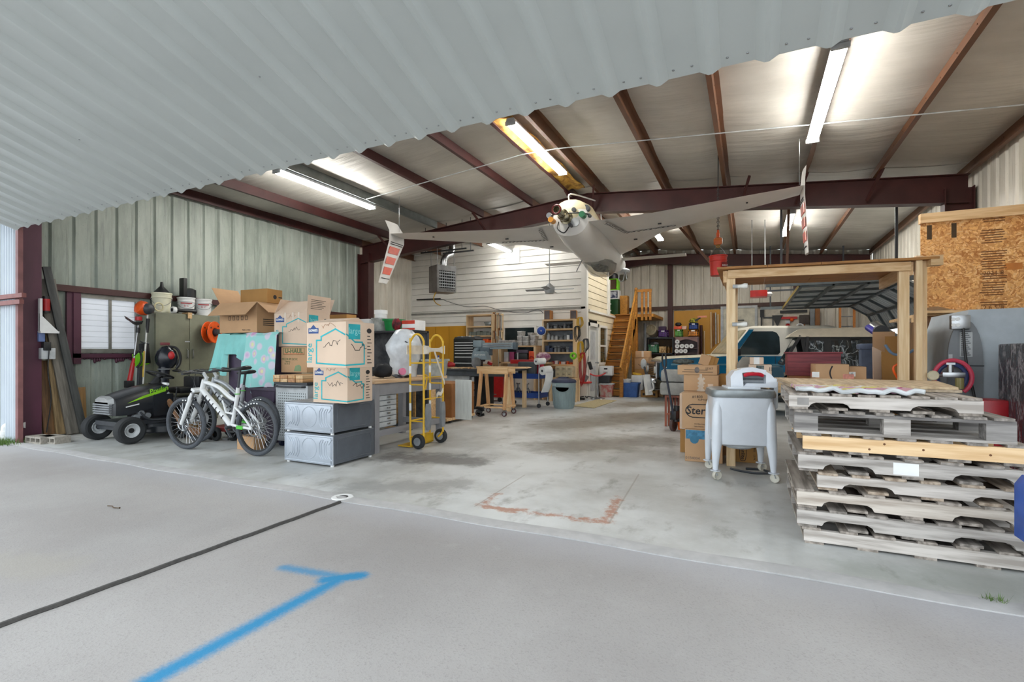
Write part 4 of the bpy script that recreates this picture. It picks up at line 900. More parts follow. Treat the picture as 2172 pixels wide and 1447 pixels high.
# black blower hanging on the cabinet
xb_ = -9.2
def cx_(px, py, x=None): return atx(px, py, x if x is not None else xb_)
P0 = cx_(353, 760)
t = T('leaf_blower', 'black leaf blower standing upright in front of the olive cabinet', 'leaf blower', P0, R(60)); m_blk = M('glossy_black_housing', (32, 36, 44), .25)
b = B(); b.lathe([(0, -.19), (.1, -.17), (.16, -.08), (.17, .02), (.14, .12), (.07, .2), (0, .22)], n=20, mx=Mx.Diagonal((1, .7, 1, 1))); b.obj('housing', m_blk, t)
b = B(); b.cyl((-.03, 0, -.15), (-.06, 0, -1.0), .085, .075, 18); b.obj('tube', m_blk, t)
b = B(); b.torus((-.03, 0, -.19), .09, .012, 'z', 20, 8); b.obj('clamp_ring', K_grey, t)
b = B(); b.tube(chain([(.02, -.02, .2), (.14, -.04, .18), (.2, -.04, .05), (.19, -.04, -.1), (.14, -.04, -.18)]), .022); b.obj('handle', K_black, t)
b = B(); b.sph((.07, -.11, .05), .05, (1, .4, 1.4)); b.obj('red_badge', K_red, t)
b = B(); b.sph((.15, -.02, -.22), .06, (1.2, .8, .4)); b.cyl((.15, -.02, -.2), (.16, -.03, -.02), .015); b.obj('trigger_grip', K_black, t)
b = B(); b.cb((-.02, 0, .25), (.14, .06, .05), bev=.01); b.obj('top_cap', M('dull_red_cap', (120, 40, 44), .5), t)
# string trimmers leaning by the window
def px_tool(name, label, cat, X, pts, base): pass
t = T('string_trimmer', 'orange engine string trimmer standing upside down beside the cabinet', 'trimmer', (-9.3, 4.93, 0))
def lx(px, py, X=-9.3): return atx(px, py, X) - V((-9.3, 4.93, 0))
b = B(); b.tube([lx(313, 668), lx(303, 820)], .014, 8); b.obj('shaft', M('white_tube', (226, 226, 220), .35, .2), t)
pt = lx(316, 655); b = B(); b.lathe([(0, -.09), (.1, -.08), (.125, 0), (.11, .07), (.06, .1), (0, .1)], pt - V((.0, .1, 0)), 18, Mx.Rotation(R(70), 4, 'X')); b.obj('engine_cover', K_orange, t)
b = B(); b.sph(pt + V((.09, -.06, -.01)), .095, (.8, 1, 1)); b.obj('starter_housing', K_dark, t)
b = B(); b.torus(pt + V((.05, .13, .04)), .07, .013, 'x', 18, 8); b.obj('guard_loop', M('cream_guard', (214, 204, 160), .5), t)
b = B(); b.cyl(lx(314, 676), lx(312, 706), .03, .022); b.obj('clutch_housing', K_black, t)
b = B(); b.tube(chain([lx(298, 724), lx(305, 727), lx(316, 729)]), .014); b.obj('handle', K_dark, t)
b = B(); b.cyl(lx(306, 745), lx(303.5, 800), .0145); b.obj('warning_label', M('label_yellow', (226, 190, 80), .5), t)
t = T('string_trimmer', 'red and black battery trimmer upside down with its black guard on top', 'trimmer', (-9.3, 4.7, 0))
def lx(px, py, X=-9.25): return atx(px, py, X) - V((-9.3, 4.7, 0))
b = B(); b.tube([lx(293, 690), lx(284, 760)], .014, 8); b.obj('shaft', K_steel, t)
b = B(); c0 = lx(286, 686); b.sheet(lambda u, v: c0 + V((.14 * cos(pi * u) * (1 - .3 * v), -.2 + .38 * u, .05 * v - .05 * sin(pi * u) + .06 * (1 - u))), 10, 4, .006); b.obj('guard', K_dark, t)
b = B(); b.cyl(lx(294, 680), lx(294, 672), .05); b.obj('line_spool', K_red, t)
b = B(); b.cyl(lx(293, 695), lx(292, 706), .03); b.obj('head_joint', K_black, t)
b = B(); b.tube([lx(284, 760), lx(281, 775)], .022); b.tube([lx(282, 770), lx(274, 815)], [.03, .04], 10); b.obj('grip', K_red, t)
b = B(); b.tube(chain([lx(284, 755), lx(296, 745), lx(300, 765), lx(290, 780)]), .016); b.obj('front_handle', K_black, t)
b = B(); c0 = lx(274, 815); b.cb(c0, (.1, .12, .12), bev=.02); b.obj('battery', K_black, t)
t = T('hedge_trimmer', 'green and black garden tool leaning between the two trimmers', 'garden tool', (-9.45, 4.8, 0))
def lx(px, py, X=-9.4): return atx(px, py, X) - V((-9.45, 4.8, 0))
b = B(); b.cb(lx(299, 762), (.12, .2, .22), (.2, 0, .2), .02); b.obj('green_housing', K_lime, t)
b = B(); b.cb(lx(307, 750), (.1, .12, .36), (.1, 0, .2), .02); b.tube([lx(302, 740), lx(298, 820)], .05); b.obj('black_body', K_black, t)
b = B(); b.tube([lx(296, 775), lx(293, 840)], .03); b.obj('blade_cover', K_dark, t)
# ---------------------------------------------------------------- lumber leaning on the left wall
LB = [('black_board', 98, 566, 178, 905, .1, .04, 'long black board with its tip highest in the leaning lumber', (48, 50, 50), (74, 76, 74)),
      ('weathered_board', 97, 592, 160, 905, .22, .045, 'wide weathered grey board leaning in front of the left wall', (128, 122, 112), (92, 88, 80)),
      ('yellow_board', 102, 660, 132, 908, .15, .045, 'knotty yellow board leaning left of the weathered grey board', (164, 138, 98), (112, 92, 62)),
      ('brown_board', 98, 765, 110, 911, .2, .045, 'short brown board at the foot of the leaning lumber', (142, 104, 66), (92, 68, 46)),
      ('tan_board', 168, 822, 172, 901, .16, .02, 'short tan board with rounded top right of the leaning lumber', (192, 152, 96), (160, 122, 76))]
for k, (nm, xa, ya, xb2, yb2, wd, th, lab, c1, c2) in enumerate(LB):
    X0_ = -9.5 - .06 * k if k < 4 else -9.8; bot = atx(xb2, 900, X0_); bot.z = 0; top = atx(xa, ya, XL + .07 + (.05 * (3 - k) if k < 4 else .02)); d = top - bot; b = B()
    q = d.normalized(); side = V((0, 1, 0)); side = (side - q * side.dot(q)).normalized(); nrm = q.cross(side)
    m = Mx((( *side, 0), (*nrm, 0), (*q, 0), (0, 0, 0, 1))).transposed(); m = Mx(((side.x, nrm.x, q.x, bot.x), (side.y, nrm.y, q.y, bot.y), (side.z, nrm.z, q.z, bot.z), (0, 0, 0, 1)))
    b.box(-wd / 2, wd / 2, -th / 2, th / 2, .02, d.length, .004); o = b.obj('lumber_board', wood(nm, c1, c2, 2), None); o.matrix_world = m; tag(o, lab, 'lumber')
# small things on the column
xs_ = -9.52
t = T('wall_bracket', 'white triangular shelf bracket fixed beside the plum column', 'bracket', (0, 0, 0)); a = atx(84, 633, xs_); c = atx(84, 702, xs_); e = atx(124, 699, xs_)
b = B(); b.box(xs_ - .05, xs_ + .01, a.y, a.y + .03, c.z, a.z); b.obj('plate', K_white, t)
b = B(); b.prism([(c.y, c.z), (e.y, c.z), (c.y, c.z + .28)], xs_ - .02, xs_); b.bm.clear(); b.loft([[(xs_ - .02, c.y, c.z), (xs_ - .02, e.y, c.z), (xs_ - .02, c.y, c.z + .26)], [(xs_, c.y, c.z), (xs_, e.y, c.z), (xs_, c.y, c.z + .26)]]); b.box(xs_ - .06, xs_ + .03, c.y, e.y, c.z - .03, c.z); b.obj('gusset', K_white, t)
t = T('lantern', 'small red lantern hanging on the wall behind the plum column', 'lantern', atx(98, 647, -9.62)); b = B(); b.cyl((0, 0, -.09), (0, 0, .09), .045, n=14); b.obj('body', K_red, t); b = B(); b.cyl((0, 0, .09), (0, 0, .13), .04, n=14); b.cyl((0, 0, -.12), (0, 0, -.09), .05, n=14); b.box(-.25, -.02, -.02, .02, -.02, .02); b.obj('caps', K_black, t)
t = T('junction_box', 'white junction box with a black adapter by the leaning lumber', 'box', atx(97, 748, -9.55)); b = B(); b.box(-.05, .05, -.07, .1, -.1, .07, .01); b.obj('box', K_lgrey, t); b = B(); b.box(-.02, .07, -.05, .04, .03, .16, .01); b.obj('adapter', K_black, t); b = B(); b.tube(chain([(.05, .02, .05), (.07, .0, -.3), (.06, .04, -.7), (.02, .0, -1.2)]), .008); b.obj('cable', K_black, t)
b = B(); b.box(-.03, .03, -.04, .04, -.08, .08, .015); tag(b.obj('water_pouch', M('pale_blue_pouch', (110, 130, 180), .4), loc=atx(87, 714, -9.58)), 'small blue pouch hanging under the white bracket', 'pouch')
# door latch bars, cinder blocks, drain pipe, grass
for y_, lab in ((626, 'upper red oxide latch bar reaching in front of the plum column'), (640, 'lower red oxide latch bar reaching in front of the plum column')):
    p = at(50 if y_ < 630 else 45, y_, 3.3); b = B(); b.prism([(0, -.03), (.05, -.03), (.05, .03), (0, .03)], p.x - 1.2, p.x, 'x'); tag(b.obj('latch_bar', M('pinkish_oxide2', (132, 78, 74), .6), loc=(0, 3.28, p.z)), lab, 'bar')
m_cin = M('cinder_block', (158, 152, 142), .95, scale=30, bump=.6)
for px, lab in ((68, 'hollow concrete block at the column foot, left of two'), (98, 'hollow concrete block at the column foot, right of two')):
    p = gp(px, 941); t = T('concrete_block', lab, 'block', (p.x, p.y + .1, 0), R(3)); b = B(); w, h, d = .39, .095, .19
    ks = [-w / 2, -w / 2 + .025, -.045, -.02, .02, .045, w / 2 - .025, w / 2]
    b.box(-w / 2, w / 2, -d / 2, d / 2, 0, .022); b.box(-w / 2, w / 2, -d / 2, d / 2, h - .022, h)
    for x in (-w / 2, -w / 6 - .012, w / 6 - .012, w / 2 - .024): b.box(x, x + .024, -d / 2, d / 2, .022, h - .022)
    b.box(-w / 2 + .02, w / 2 - .02, .02, .03, .022, h - .022); b.obj('block', m_cin, t)
p = gp(10, 935); t = T('drain_pipe', 'white plastic elbow of a drain pipe at the wall foot', 'pipe', p + V((0, .0, .0))); b = B(); b.tube(chain([(0, 0, 0), (0, 0, .15), (.03, .02, .22), (.12, .1, .22), (.2, .16, .22)]), .045, 14); b.obj('elbow', K_white, t); b = B(); b.cyl((0, 0, .09), (0, 0, .14), .055); b.obj('collar', K_white, t)
rg = random.Random(5); b = B(); p = gp(8, 942)
for k in range(420):
    x, y = p.x + rg.gauss(-.05, .14), p.y + rg.gauss(0, .09); h = rg.uniform(.03, .11); a = rg.uniform(0, 6.28); w = .004
    b.poly([(x - w * cos(a), y - w * sin(a), 0), (x + w * cos(a), y + w * sin(a), 0), (x + rg.gauss(0, .025), y + rg.gauss(0, .025), h)])
tag(b.obj('grass_tuft', M('grass_green', (92, 122, 52), .8, var=.2), smooth=False), 'patch of green grass beside the white drain pipe', 'grass', kind='stuff')
b = B(); p = gp(2110, 1275)
for k in range(60):
    x, y = p.x + rg.gauss(0, .03), p.y + rg.gauss(0, .015); h = rg.uniform(.01, .05); a = rg.uniform(0, 6.28); w = .002
    b.poly([(x - w * cos(a), y - w * sin(a), 0), (x + w * cos(a), y + w * sin(a), 0), (x + rg.gauss(0, .015), y + rg.gauss(0, .015), h)])
tag(b.obj('weed', M('grass_green', (92, 122, 52)), smooth=False), 'tiny weed in the joint by the pallets', 'weed', kind='stuff')
p = gp(238, 1077); b = B(); b.tube(chain([(-.07, 0, .006), (-.02, .01, .008), (.03, -.005, .006), (.08, .015, .004)]), [.004] * 18 + [.009], 5); tag(b.obj('dead_leaf', M('dry_leaf', (96, 78, 60), .9), loc=p), 'dry brown leaf lying on the outside concrete', 'leaf')
# ---------------------------------------------------------------- riding mower, nose to the door
mw = T('riding_mower', 'black riding mower with a lime stripe parked by the window', 'riding mower', (-8.27, 4.0, 0))
m_mb = M('mower_black', (34, 37, 42), .3, var=.15); m_lime = M('lime_stripe', (150, 214, 40), .4)
def hood(y, w, z0, z1): return [(-w, y, z0), (-w, y, z1 - .1), (-w * .9, y, z1 - .03), (-w * .5, y, z1), (w * .5, y, z1), (w * .9, y, z1 - .03), (w, y, z1 - .1), (w, y, z0)]
HS = ((-.13, .2, .4, .58), (-.09, .25, .39, .65), (.05, .27, .39, .7), (.3, .28, .44, .77), (.55, .28, .5, .82), (.6, .26, .52, .81))
b = B(); b.loft([hood(*q) for q in HS]); b.obj('hood', m_mb, mw)
b = B()
for k in range(5): b.cb((0, -.13 + .008 * (k == 0), .42 + .032 * k), (.42, .05, .018))
b.obj('grille', K_grey, mw)
b = B(); b.loft([hood(-.15, .17, .58, .645), hood(-.1, .235, .58, .665)]); b.obj('headlamp', M('smoky_lens', (150, 152, 152), .15), mw)
b = B(); b.prism([(0.04, .56), (.55, .7), (.55, .74), (.25, .655)], .281, .288, 'x'); b.obj('stripe', m_lime, mw)
txt('Poulan', .1, m_lime, mw, (.29, .45, .725), (R(90), R(-12), R(90)), shear=.2, bold=.002); b = B(); b.prism([(.02, .5), (.19, .53), (.19, .545), (.02, .515)], .277, .285, 'x'); b.obj('white_decal', K_white, mw)
b = B(); b.box(-.24, .24, .3, .62, .28, .55); b.box(.24, .29, .38, .66, .34, .66); b.obj('side_panel', m_mb, mw)
for nm, q in (('exhaust', (.26, .22, .4)), ('carburettor', (.27, .3, .36)), ('air_filter', (.26, .16, .35))): b = B(); b.cyl((q[0] - .05, q[1], q[2]), (q[0] + .03, q[1], q[2]), .04); b.obj(nm, K_grey, mw)
b = B(); b.tube(chain([(.28, .2, .42), (.3, .32, .3), (.3, .6, .28)]), .018); b.obj('fuel_line', K_dark, mw)
b = B(); b.box(-.3, .3, -.08, 1.25, .24, .3); b.bar((-.42, 0, .2), (.42, 0, .2), .06, .06); b.obj('chassis', K_dark, mw)
def tyre(r, w, rim): return [(rim, -w / 2 * .8), (r * .82, -w / 2), (r * .95, -w / 2 * .85), (r, -w / 4), (r, w / 4), (r * .95, w / 2 * .85), (r * .82, w / 2), (rim, w / 2 * .8)]
for x, y, r, w in ((-.42, 0, .19, .15), (.42, 0, .19, .15), (-.38, .98, .24, .2), (.38, .98, .24, .2)):
    ry = Mx.Rotation(R(90), 4, 'Y'); b = B(); b.lathe(tyre(r, w, r * .5), (x, y, r), 28, ry)
    o = b.obj('wheel', K_rubber, mw); b = B(); b.lathe([(0, -w * .2), (r * .3, -w * .2), (r * .48, -w * .42), (r * .52, -w * .42), (r * .52, w * .42), (r * .48, w * .42), (r * .3, w * .2), (0, w * .2)], (x, y, r), 20, ry); b.obj('rim', K_lgrey, o); b = B(); b.cyl((x - w * .27, y, r), (x + w * .27, y, r), .035); b.obj('hub_cap', K_black, o)
b = B(); b.lathe([(0, .1), (.48, .1), (.51, .12), (.51, .2), (.46, .24), (0, .25)], (.03, .48, 0), 28, Mx.Diagonal((1, .5, 1, 1))); b.obj('mower_deck', m_mb, mw)
b = B(); b.loft([hood(.72, .4, .42, .5), hood(.8, .43, .42, .58), hood(1.15, .43, .45, .62), hood(1.24, .38, .48, .58)]); b.obj('fender', m_mb, mw)
b = B(); b.box(-.22, .22, .8, 1.15, .64, .73, .04); b.box(-.21, .21, 1.1, 1.19, .68, .9, .04); b.obj('seat', K_black, mw)
b = B(); b.cyl((0, .54, .78), (0, .6, .88), .07, .05); b.cyl((0, .58, .85), (0, .63, .93), .03); b.obj('steering_column', K_black, mw)
mt = Mx.Translation((0, .63, .94)) @ Mx.Rotation(R(-20), 4, 'X'); b = B(); b.torus((0, 0, 0), .18, .015, 'z', 28, 8); b.cb((0, 0, -.015), (.34, .04, .015)); b.cyl((0, 0, -.04), (0, 0, .01), .05); bmesh.ops.transform(b.bm, matrix=mt, verts=b.bm.verts); b.obj('steering_wheel', K_black, mw)
b = B(); b.tube(chain([(.32, .6, .35), (.34, .65, .55), (.36, .67, .72)]), .01); b.sph((.36, .67, .74), .022); b.obj('lever', K_black, mw)
# rusty brown scooter frame with white grips leaning on the mower
p = gp(385, 925); t = T('kick_scooter', 'old brown scooter with white grips leaning against the mower', 'scooter', (-7.5, 4.45, 0)); m_rst = M('rusty_brown_tube', (146, 104, 70), .6, var=.2)
lt = lambda px, py: at(px, py, 4.6) - V((-7.5, 4.45, 0))
b = B(); b.tube([lt(336, 818), lt(356, 850), lt(385, 900)], [.02, .03, .03], 10); b.tube([lt(345, 835), lt(368, 862)], .035, 8); b.obj('stem', m_rst, t)
b = B(); b.tube([lt(318, 815), lt(333, 813), lt(352, 814)], .012); b.obj('handlebar', K_steel, t)
for q in ((313, 815, 322, 814), (346, 814, 356, 815)): b = B(); b.cyl(lt(*q[:2]), lt(*q[2:]), .022); b.obj('grip', K_white, t)
b = B(); b.cyl(lt(352, 832), lt(358, 838), .03); b.obj('clamp', K_lgrey, t)
e_ = lt(385, 900); b = B(); b.lathe(tyre(.1, .05, .05), (e_.x, e_.y, .1), 20, Mx.Rotation(R(90), 4, 'X')); b.tube([e_, (e_.x, e_.y, .1)], .02); b.obj('front_wheel', K_rubber, t)
b = B(); b.bar((e_.x + .08, e_.y + .03, .12), (e_.x + .6, e_.y + .08, .12), .03, .1); b.obj('deck', m_rst, t); b = B(); b.lathe(tyre(.1, .05, .05), (e_.x + .68, e_.y + .08, .1), 20, Mx.Rotation(R(90), 4, 'X')); b.obj('rear_wheel', K_rubber, t)
# ---------------------------------------------------------------- two mountain bikes
m_bw = M('white_bike_frame', (214, 216, 216), .3, var=.04); m_bg = M('grey_bike_frame', (168, 172, 176), .35, .3)
m_tyre = M('bike_tyre', (72, 76, 82), .75, var=.1, scale=40)
def wheel(par, name, x, R_=.345, mx=Mx.Identity(4), loc=(0, 0, 0), rot=(0, 0, 0), disc=.09):
    b = B(); b.torus((0, 0, 0), R_ - .028, .028, 'y', 48, 10); o = b.obj(name, m_tyre, par, loc=loc, rot=rot)
    b = B(); b.torus((0, 0, 0), R_ - .062, .012, 'y', 48, 6); b.obj('rim', K_black, o)
    b = B()
    for k in range(28):
        a = 2 * pi * k / 28; a2 = a + (.5 if k % 2 else -.5); s = .025 if k % 4 < 2 else -.025
        b.cyl((.022 * cos(a2), s, .022 * sin(a2)), ((R_ - .06) * cos(a), 0, (R_ - .06) * sin(a)), .0022, n=4)
    b.obj('spokes', M('spoke_steel', (196, 198, 200), .3, .8), o)
    b = B(); b.cyl((0, -.05, 0), (0, .05, 0), .02); b.lathe([(.02, -.034), (.035, -.034), (.035, -.028), (.02, -.028)], n=16, mx=Mx.Rotation(R(90), 4, 'X')); b.obj('hub', K_steel, o)
    b = B(); b.torus((0, .045, 0), disc, .008, 'y', 24, 4)
    for k in range(6): b.cyl((.02, .045, 0), (disc * cos(k * pi / 3), .045, disc * sin(k * pi / 3)), .006, n=5)
    b.obj('brake_disc', K_steel, o)
    b = B()
    for k in range(5): a = R(60 + k * 9); b.cb(((R_ - .04) * cos(a), -.026 * -1, (R_ - .035) * sin(a)), (.014, .008, .02), (0, -a, 0))
    b.obj('tyre_lettering', K_white, o); return o
def bike(label, rear, front, steer, mf, seat_z=1.0):
    rear, front = V(rear), V(front); d = front - rear; hd = math.atan2(d.y, d.x); L = d.length
    t = T('mountain_bike', label, 'bicycle', (rear.x, rear.y, 0), hd)
    r = .345; f = L - 1.15
    hb, htp = V((.86 + f, 0, .78)), V((.81 + f, 0, .93)); bb = V((.42, 0, .34)); st_ = V((.33, 0, .72))
    b = B(); b.tube(chain([htp - V((0, 0, .03)), (.66, 0, .84), (.46, 0, .72), (.35, 0, .68)]), .026, 12); b.tube(chain([hb + V((0, 0, .02)), (.66, 0, .56), bb]), .034, 12); b.tube([bb, st_, (.315, 0, .84)], .024, 12); b.tube([hb, htp], .033, 12); b.tube([(.36, 0, .5), (.52, 0, .52), (.6, 0, .74)], .016, 8); b.obj('frame', mf, t)
    b = B()
    for s in (-1, 1): b.tube(chain([(.38, s * .03, .37), (.2, s * .065, .36), (0, s * .075, r)]), .017, 8); b.tube(chain([(.34, s * .03, .6), (.16, s * .065, .5), (0, s * .075, r)]), .014, 8)
    b.obj('swing_arm', mf, t)
    b = B(); b.cyl((.36, 0, .58), (.58, 0, .7), .022); b.cyl((.42, 0, .61), (.52, 0, .67), .034); b.obj('rear_shock', K_dark, t)
    b = B(); b.bar((.24, .072, .358), (.14, .074, .352), .04, .04); b.obj('green_band', M('band_green', (84, 200, 60), .4), t)
    b = B(); b.torus((.325, 0, .76), .026, .006, 'z', 14, 6); b.obj('seat_clamp', M('band_green', (84, 200, 60), .4), t)
    b = B(); b.tube([(.317, 0, .8), (.28, 0, seat_z - .0)], .015); b.obj('seat_post', K_dark, t)
    b = B(); sx = .26
    b.loft([[(sx + x, w * c, seat_z + z + h * s_) for c, s_ in ((1, 0), (.7, .8), (0, 1), (-.7, .8), (-1, 0), (-.6, -.7), (.6, -.7))] for x, w, z, h in ((-.12, .05, .02, .02), (-.1, .075, .02, .03), (-.02, .065, .01, .03), (.08, .03, 0, .025), (.16, .018, 0, .018), (.18, .01, 0, .01))]); b.obj('saddle', K_black, t)
    wv_ = V((L, 0, r)) - hb; dl = sqrt(wv_.length ** 2 - .0036); phi = math.atan2(wv_.z, wv_.x) - math.atan2(-dl, .06)
    # steering assembly: built around the steering axis and turned
    sm = Mx.Translation(hb) @ Mx.Rotation(-phi, 4, 'Y') @ Mx.Rotation(steer, 4, 'Z')
    def sobj(b, nm, mat): bmesh.ops.transform(b.bm, matrix=sm, verts=b.bm.verts); return b.obj(nm, mat, t)
    
    b = B()
    for s in (-1, 1): b.cyl((.06, s * .07, -dl + .1), (.06, s * .07, -.06), .026, n=12); b.cyl((.06, s * .07, -dl), (.06, s * .07, -dl + .12), .022)
    b.tube(chain([(.06, -.07, -.2), (.1, -.05, -.13), (.1, .05, -.13), (.06, .07, -.2)]), .018); sobj(b, 'fork_lowers', mf)
    b = B()
    for s in (-1, 1): b.cyl((.055, s * .07, -.2), (.045, s * .07, .0), .018)
    sobj(b, 'stanchions', K_steel)
    b = B(); b.cb((.045, 0, -.005), (.07, .2, .04), bev=.012); sobj(b, 'fork_crown', mf)
    hh = (htp - hb).length; b = B(); b.cyl((0, 0, hh), (0, 0, hh + .05), .022); b.cyl((0, 0, hh + .03), (.08, 0, hh + .07), .02); sobj(b, 'stem', K_lgrey)
    b = B(); hc = V((.08, 0, hh + .07)); b.tube(chain([hc + V((-.06, -.34, .04)), hc + V((-.03, -.2, .035)), hc + V((0, -.06, 0)), hc + V((0, .06, 0)), hc + V((-.03, .2, .035)), hc + V((-.06, .34, .04))]), .013); sobj(b, 'handlebar', K_dark)
    for s in (-1, 1):
        b = B(); b.cyl(hc + V((-.04, s * .235, .037)), hc + V((-.06, s * .35, .04)), .018); sobj(b, 'grip', K_black)
        b = B(); b.tube([hc + V((-.02, s * .19, .03)), hc + V((.06, s * .22, .01)), hc + V((.04, s * .32, 0))], .007, 6); b.cb(hc + V((.01, s * .17, .02)), (.05, .04, .03)); sobj(b, 'brake_lever', K_dark)
    b = B(); b.tube(chain([hc + V((.03, -.18, .02)), hc + V((.17, -.08, -.06)), hc + V((.1, 0, -.16)), hc + V((0, .03, -.22))]), .0035, 5); b.tube(chain([hc + V((.03, .18, .02)), hc + V((.16, .1, -.08)), hc + V((.08, 0, -.2)), (.07, .07, -.3)]), .0035, 5); sobj(b, 'cables', K_black)
    wm = sm @ Mx.Translation((.06, 0, -dl)); wheel(t, 'front_wheel', 0, r, loc=wm.to_translation(), rot=tuple(wm.to_euler()))
    wheel(t, 'rear_wheel', 0, r, loc=(0, 0, r))
    yz = -.07; b = B(); b.lathe([(.06, -.003), (.085, -.003), (.085, .003), (.06, .003)], (bb.x, yz, bb.z), 24, Mx.Rotation(R(90), 4, 'X')); b.cyl(bb + V((0, -.09, 0)), bb + V((0, .09, 0)), .022); b.obj('chainring', K_dark, t)
    for s in (-1, 1):
        e = bb + V((-.11 * s, s * .1, -.12 * s)); b = B(); b.bar(bb + V((0, s * .09, 0)), e, .026, .014); b.obj('crank_arm', K_dark, t); b = B(); b.cb(e + V((0, s * .05, 0)), (.09, .08, .02), bev=.004); b.obj('pedal', K_black, t)
    b = B(); b.tube([bb + V((0, yz, .084)), (0, yz, r + .045), (-.045, yz, r), (0, yz, r - .045), (.03, yz, r - .12), (.06, yz, r - .13), bb + V((0, yz, -.084)), bb + V((.084, yz, 0))], .004, 5, True); b.obj('drive_chain', K_dark, t)
    b = B()
    for k in range(5): b.lathe([(.02, 0), (.055 - .006 * k, 0), (.055 - .006 * k, .002), (.02, .002)], (0, -.045 - .006 * k, r), 18, Mx.Rotation(R(90), 4, 'X'))
    b.cb((.04, -.075, r - .1), (.03, .02, .09), (0, .5, 0)); b.obj('cassette', K_steel, t)
    b = B()
    for k in range(6): p = hb.lerp(bb, .18 + .11 * k); b.bar(p + V((.0, .034, -.014)), p + V((-.03, .034, .026)), .014, .006)
    b.obj('frame_graphics', K_ink, t)
    return t
bike('white mountain bike with green bands, the nearer of the two bikes', (-5.5, 4.2), (-6.74, 4.1), R(3), m_bw, 1.07)
bike('grey mountain bike half hidden behind the white one', (-5.95, 4.6), (-7.16, 4.52), R(4), m_bg, 1.0)
# ---------------------------------------------------------------- sheet-covered cabinet and open boxes behind the bikes
yd = 5.25; xa, xb = at(470, 700, yd).x, at(588, 700, yd).x; zd = at(530, 708, yd).z
t = T('storage_cabinet', 'dark purple cabinet half covered by an aqua sheet', 'cabinet', (0, 0, 0)); m_dp = M('dark_purple_laminate', (70, 58, 78), .5)
b = B(); b.box(xa + .18, xb - .05, yd, yd + .5, .0, zd - .02, .004); b.obj('body', m_dp, t)
b = B(); b.box(xa + .2, xa + .58, yd - .012, yd, .3, zd - .1, .003); b.obj('door', m_dp, t); o = b and t.children[-1]
b = B(); b.cb((xa + .27, yd - .02, 1.3), (.05, .02, .02)); b.obj('knob', K_steel, o)
m_aq = M('aqua_sheet', (138, 206, 202), .85, var=.06, scale=3); mf = NT('floral_sheet'); p = mf.pos(); vn = mf.n('ShaderNodeTexVoronoi'); mf.l(p, vn.inputs['Vector']); vn.inputs['Scale'].default_value = 6.5
fl_ = mf.mix(mf.step(vn.outputs['Distance'], .34, .5), lin((206, 200, 214)), lin((150, 208, 204))); sp = mf.n('ShaderNodeSeparateColor'); mf.l(vn.outputs['Color'], sp.inputs[0]); fl_ = mf.mix(mf.m('MULTIPLY', mf.step(sp.outputs[0], .5, .6), mf.step(vn.outputs['Distance'], .4, .15)), fl_, lin((202, 160, 200))); fl_ = mf.mix(mf.m('MULTIPLY', mf.step(sp.outputs[1], .6, .65), mf.step(vn.outputs['Distance'], .3, .1)), fl_, lin((220, 220, 170))); mf.col(fl_); mf.b.inputs['Roughness'].default_value = .85
t = T('bed_sheet', 'aqua and floral bed sheet draped over the dark purple cabinet', 'sheet', (0, 0, 0))
def drape(x0, x1, low, out=.0):
    def f(u, v):
        x = x0 + (x1 - x0) * u; k = v * 1.6
        if k < .6: return (x, yd + .5 - k / .6 * .53, zd + .006 + .008 * sin(u * 9))
        w = (k - .6); lz = low(u)
        return (x + out * w * (u - 1), yd - .035 - .06 * w * (1 + sin(u * 17) * .5) - .03 * w, zd - (zd - lz) * w)
    return f
b = B(); b.sheet(drape(xa - .02, xa + .26, lambda u: at(480, 790, yd).z + .05 * sin(u * 5), .1), 10, 16, .006); b.sheet(drape(xa + .24, xa + .66, lambda u: at(500, 752, yd).z - .3 * max(0, u - .65)), 10, 12, .006); b.obj('aqua_half', m_aq, t)
b = B(); b.sheet(drape(xa + .6, xb + .04, lambda u: at(560, 828, yd).z + .06 * sin(u * 8) - .06 * u), 22, 20, .006); b.obj('floral_half', mf.mat, t)
for k, (x0, x1, y0, y1, lab) in enumerate(((533, 588, 824, 848, 'dark purple plastic bin under the floral sheet, upper of two'), (536, 586, 850, 880, 'dark purple plastic bin under the floral sheet, lower of two'))):
    a, c = at(x0, y1, yd - .3), at(x1, y0, yd - .3); zz = at(540, 850, yd - .3).z; bin_('storage_bin', lab, ((a.x + c.x) / 2 + .05, yd - .26, zz if k == 0 else 0), c.x - a.x, .24, (c.z - zz) if k == 0 else zz - .005, m_dp)
c = fbox('moving_box', 'large open box with pale flaps on top of the sheeted cabinet', 468, 540, 640, 707, yd - .02, .48, mat=K_card, rz=R(4), flaps=(('f', 135, .3), ('r', 125, .3), ('l', 35, .32), ('b', 8, .1)), group=None); c[0].location.z = zd + .02
stroke(c, 'front', [[(-.2 + .09 * k, .2), (-.2 + .09 * k, .26), (-.16 + .09 * k, .26), (-.16 + .09 * k, .2), (-.2 + .09 * k, .2)] for k in range(5)], .007, K_ink, 'handling_symbols'); write(c, 'front', 'Made in China', .18, .04, .03); stroke(c, 'right', [[(-.12, .12 + .03 * k), (.12, .12 + .03 * k)] for k in range(4)], .012, K_ink, 'printed_lines')
hz = zd + .02 + c[3]
c2 = fbox('moving_box', 'closed brown box on top of the open box with pale flaps', 497, 549, 600, 634, yd + .1, .3, mat=K_cardd, rz=R(4)); c2[0].location = c[0].location + V((.12, .1, c[3] + .004)); 
polyp(c2, 'right', [(.035 * cos(a * pi / 6), .1 + .035 * sin(a * pi / 6)) for a in range(12)], K_ink, 'round_mark'); stroke(c2, 'right', [[(.08, .1), (.13, .1)]], .02, K_ink, 'printed_mark')
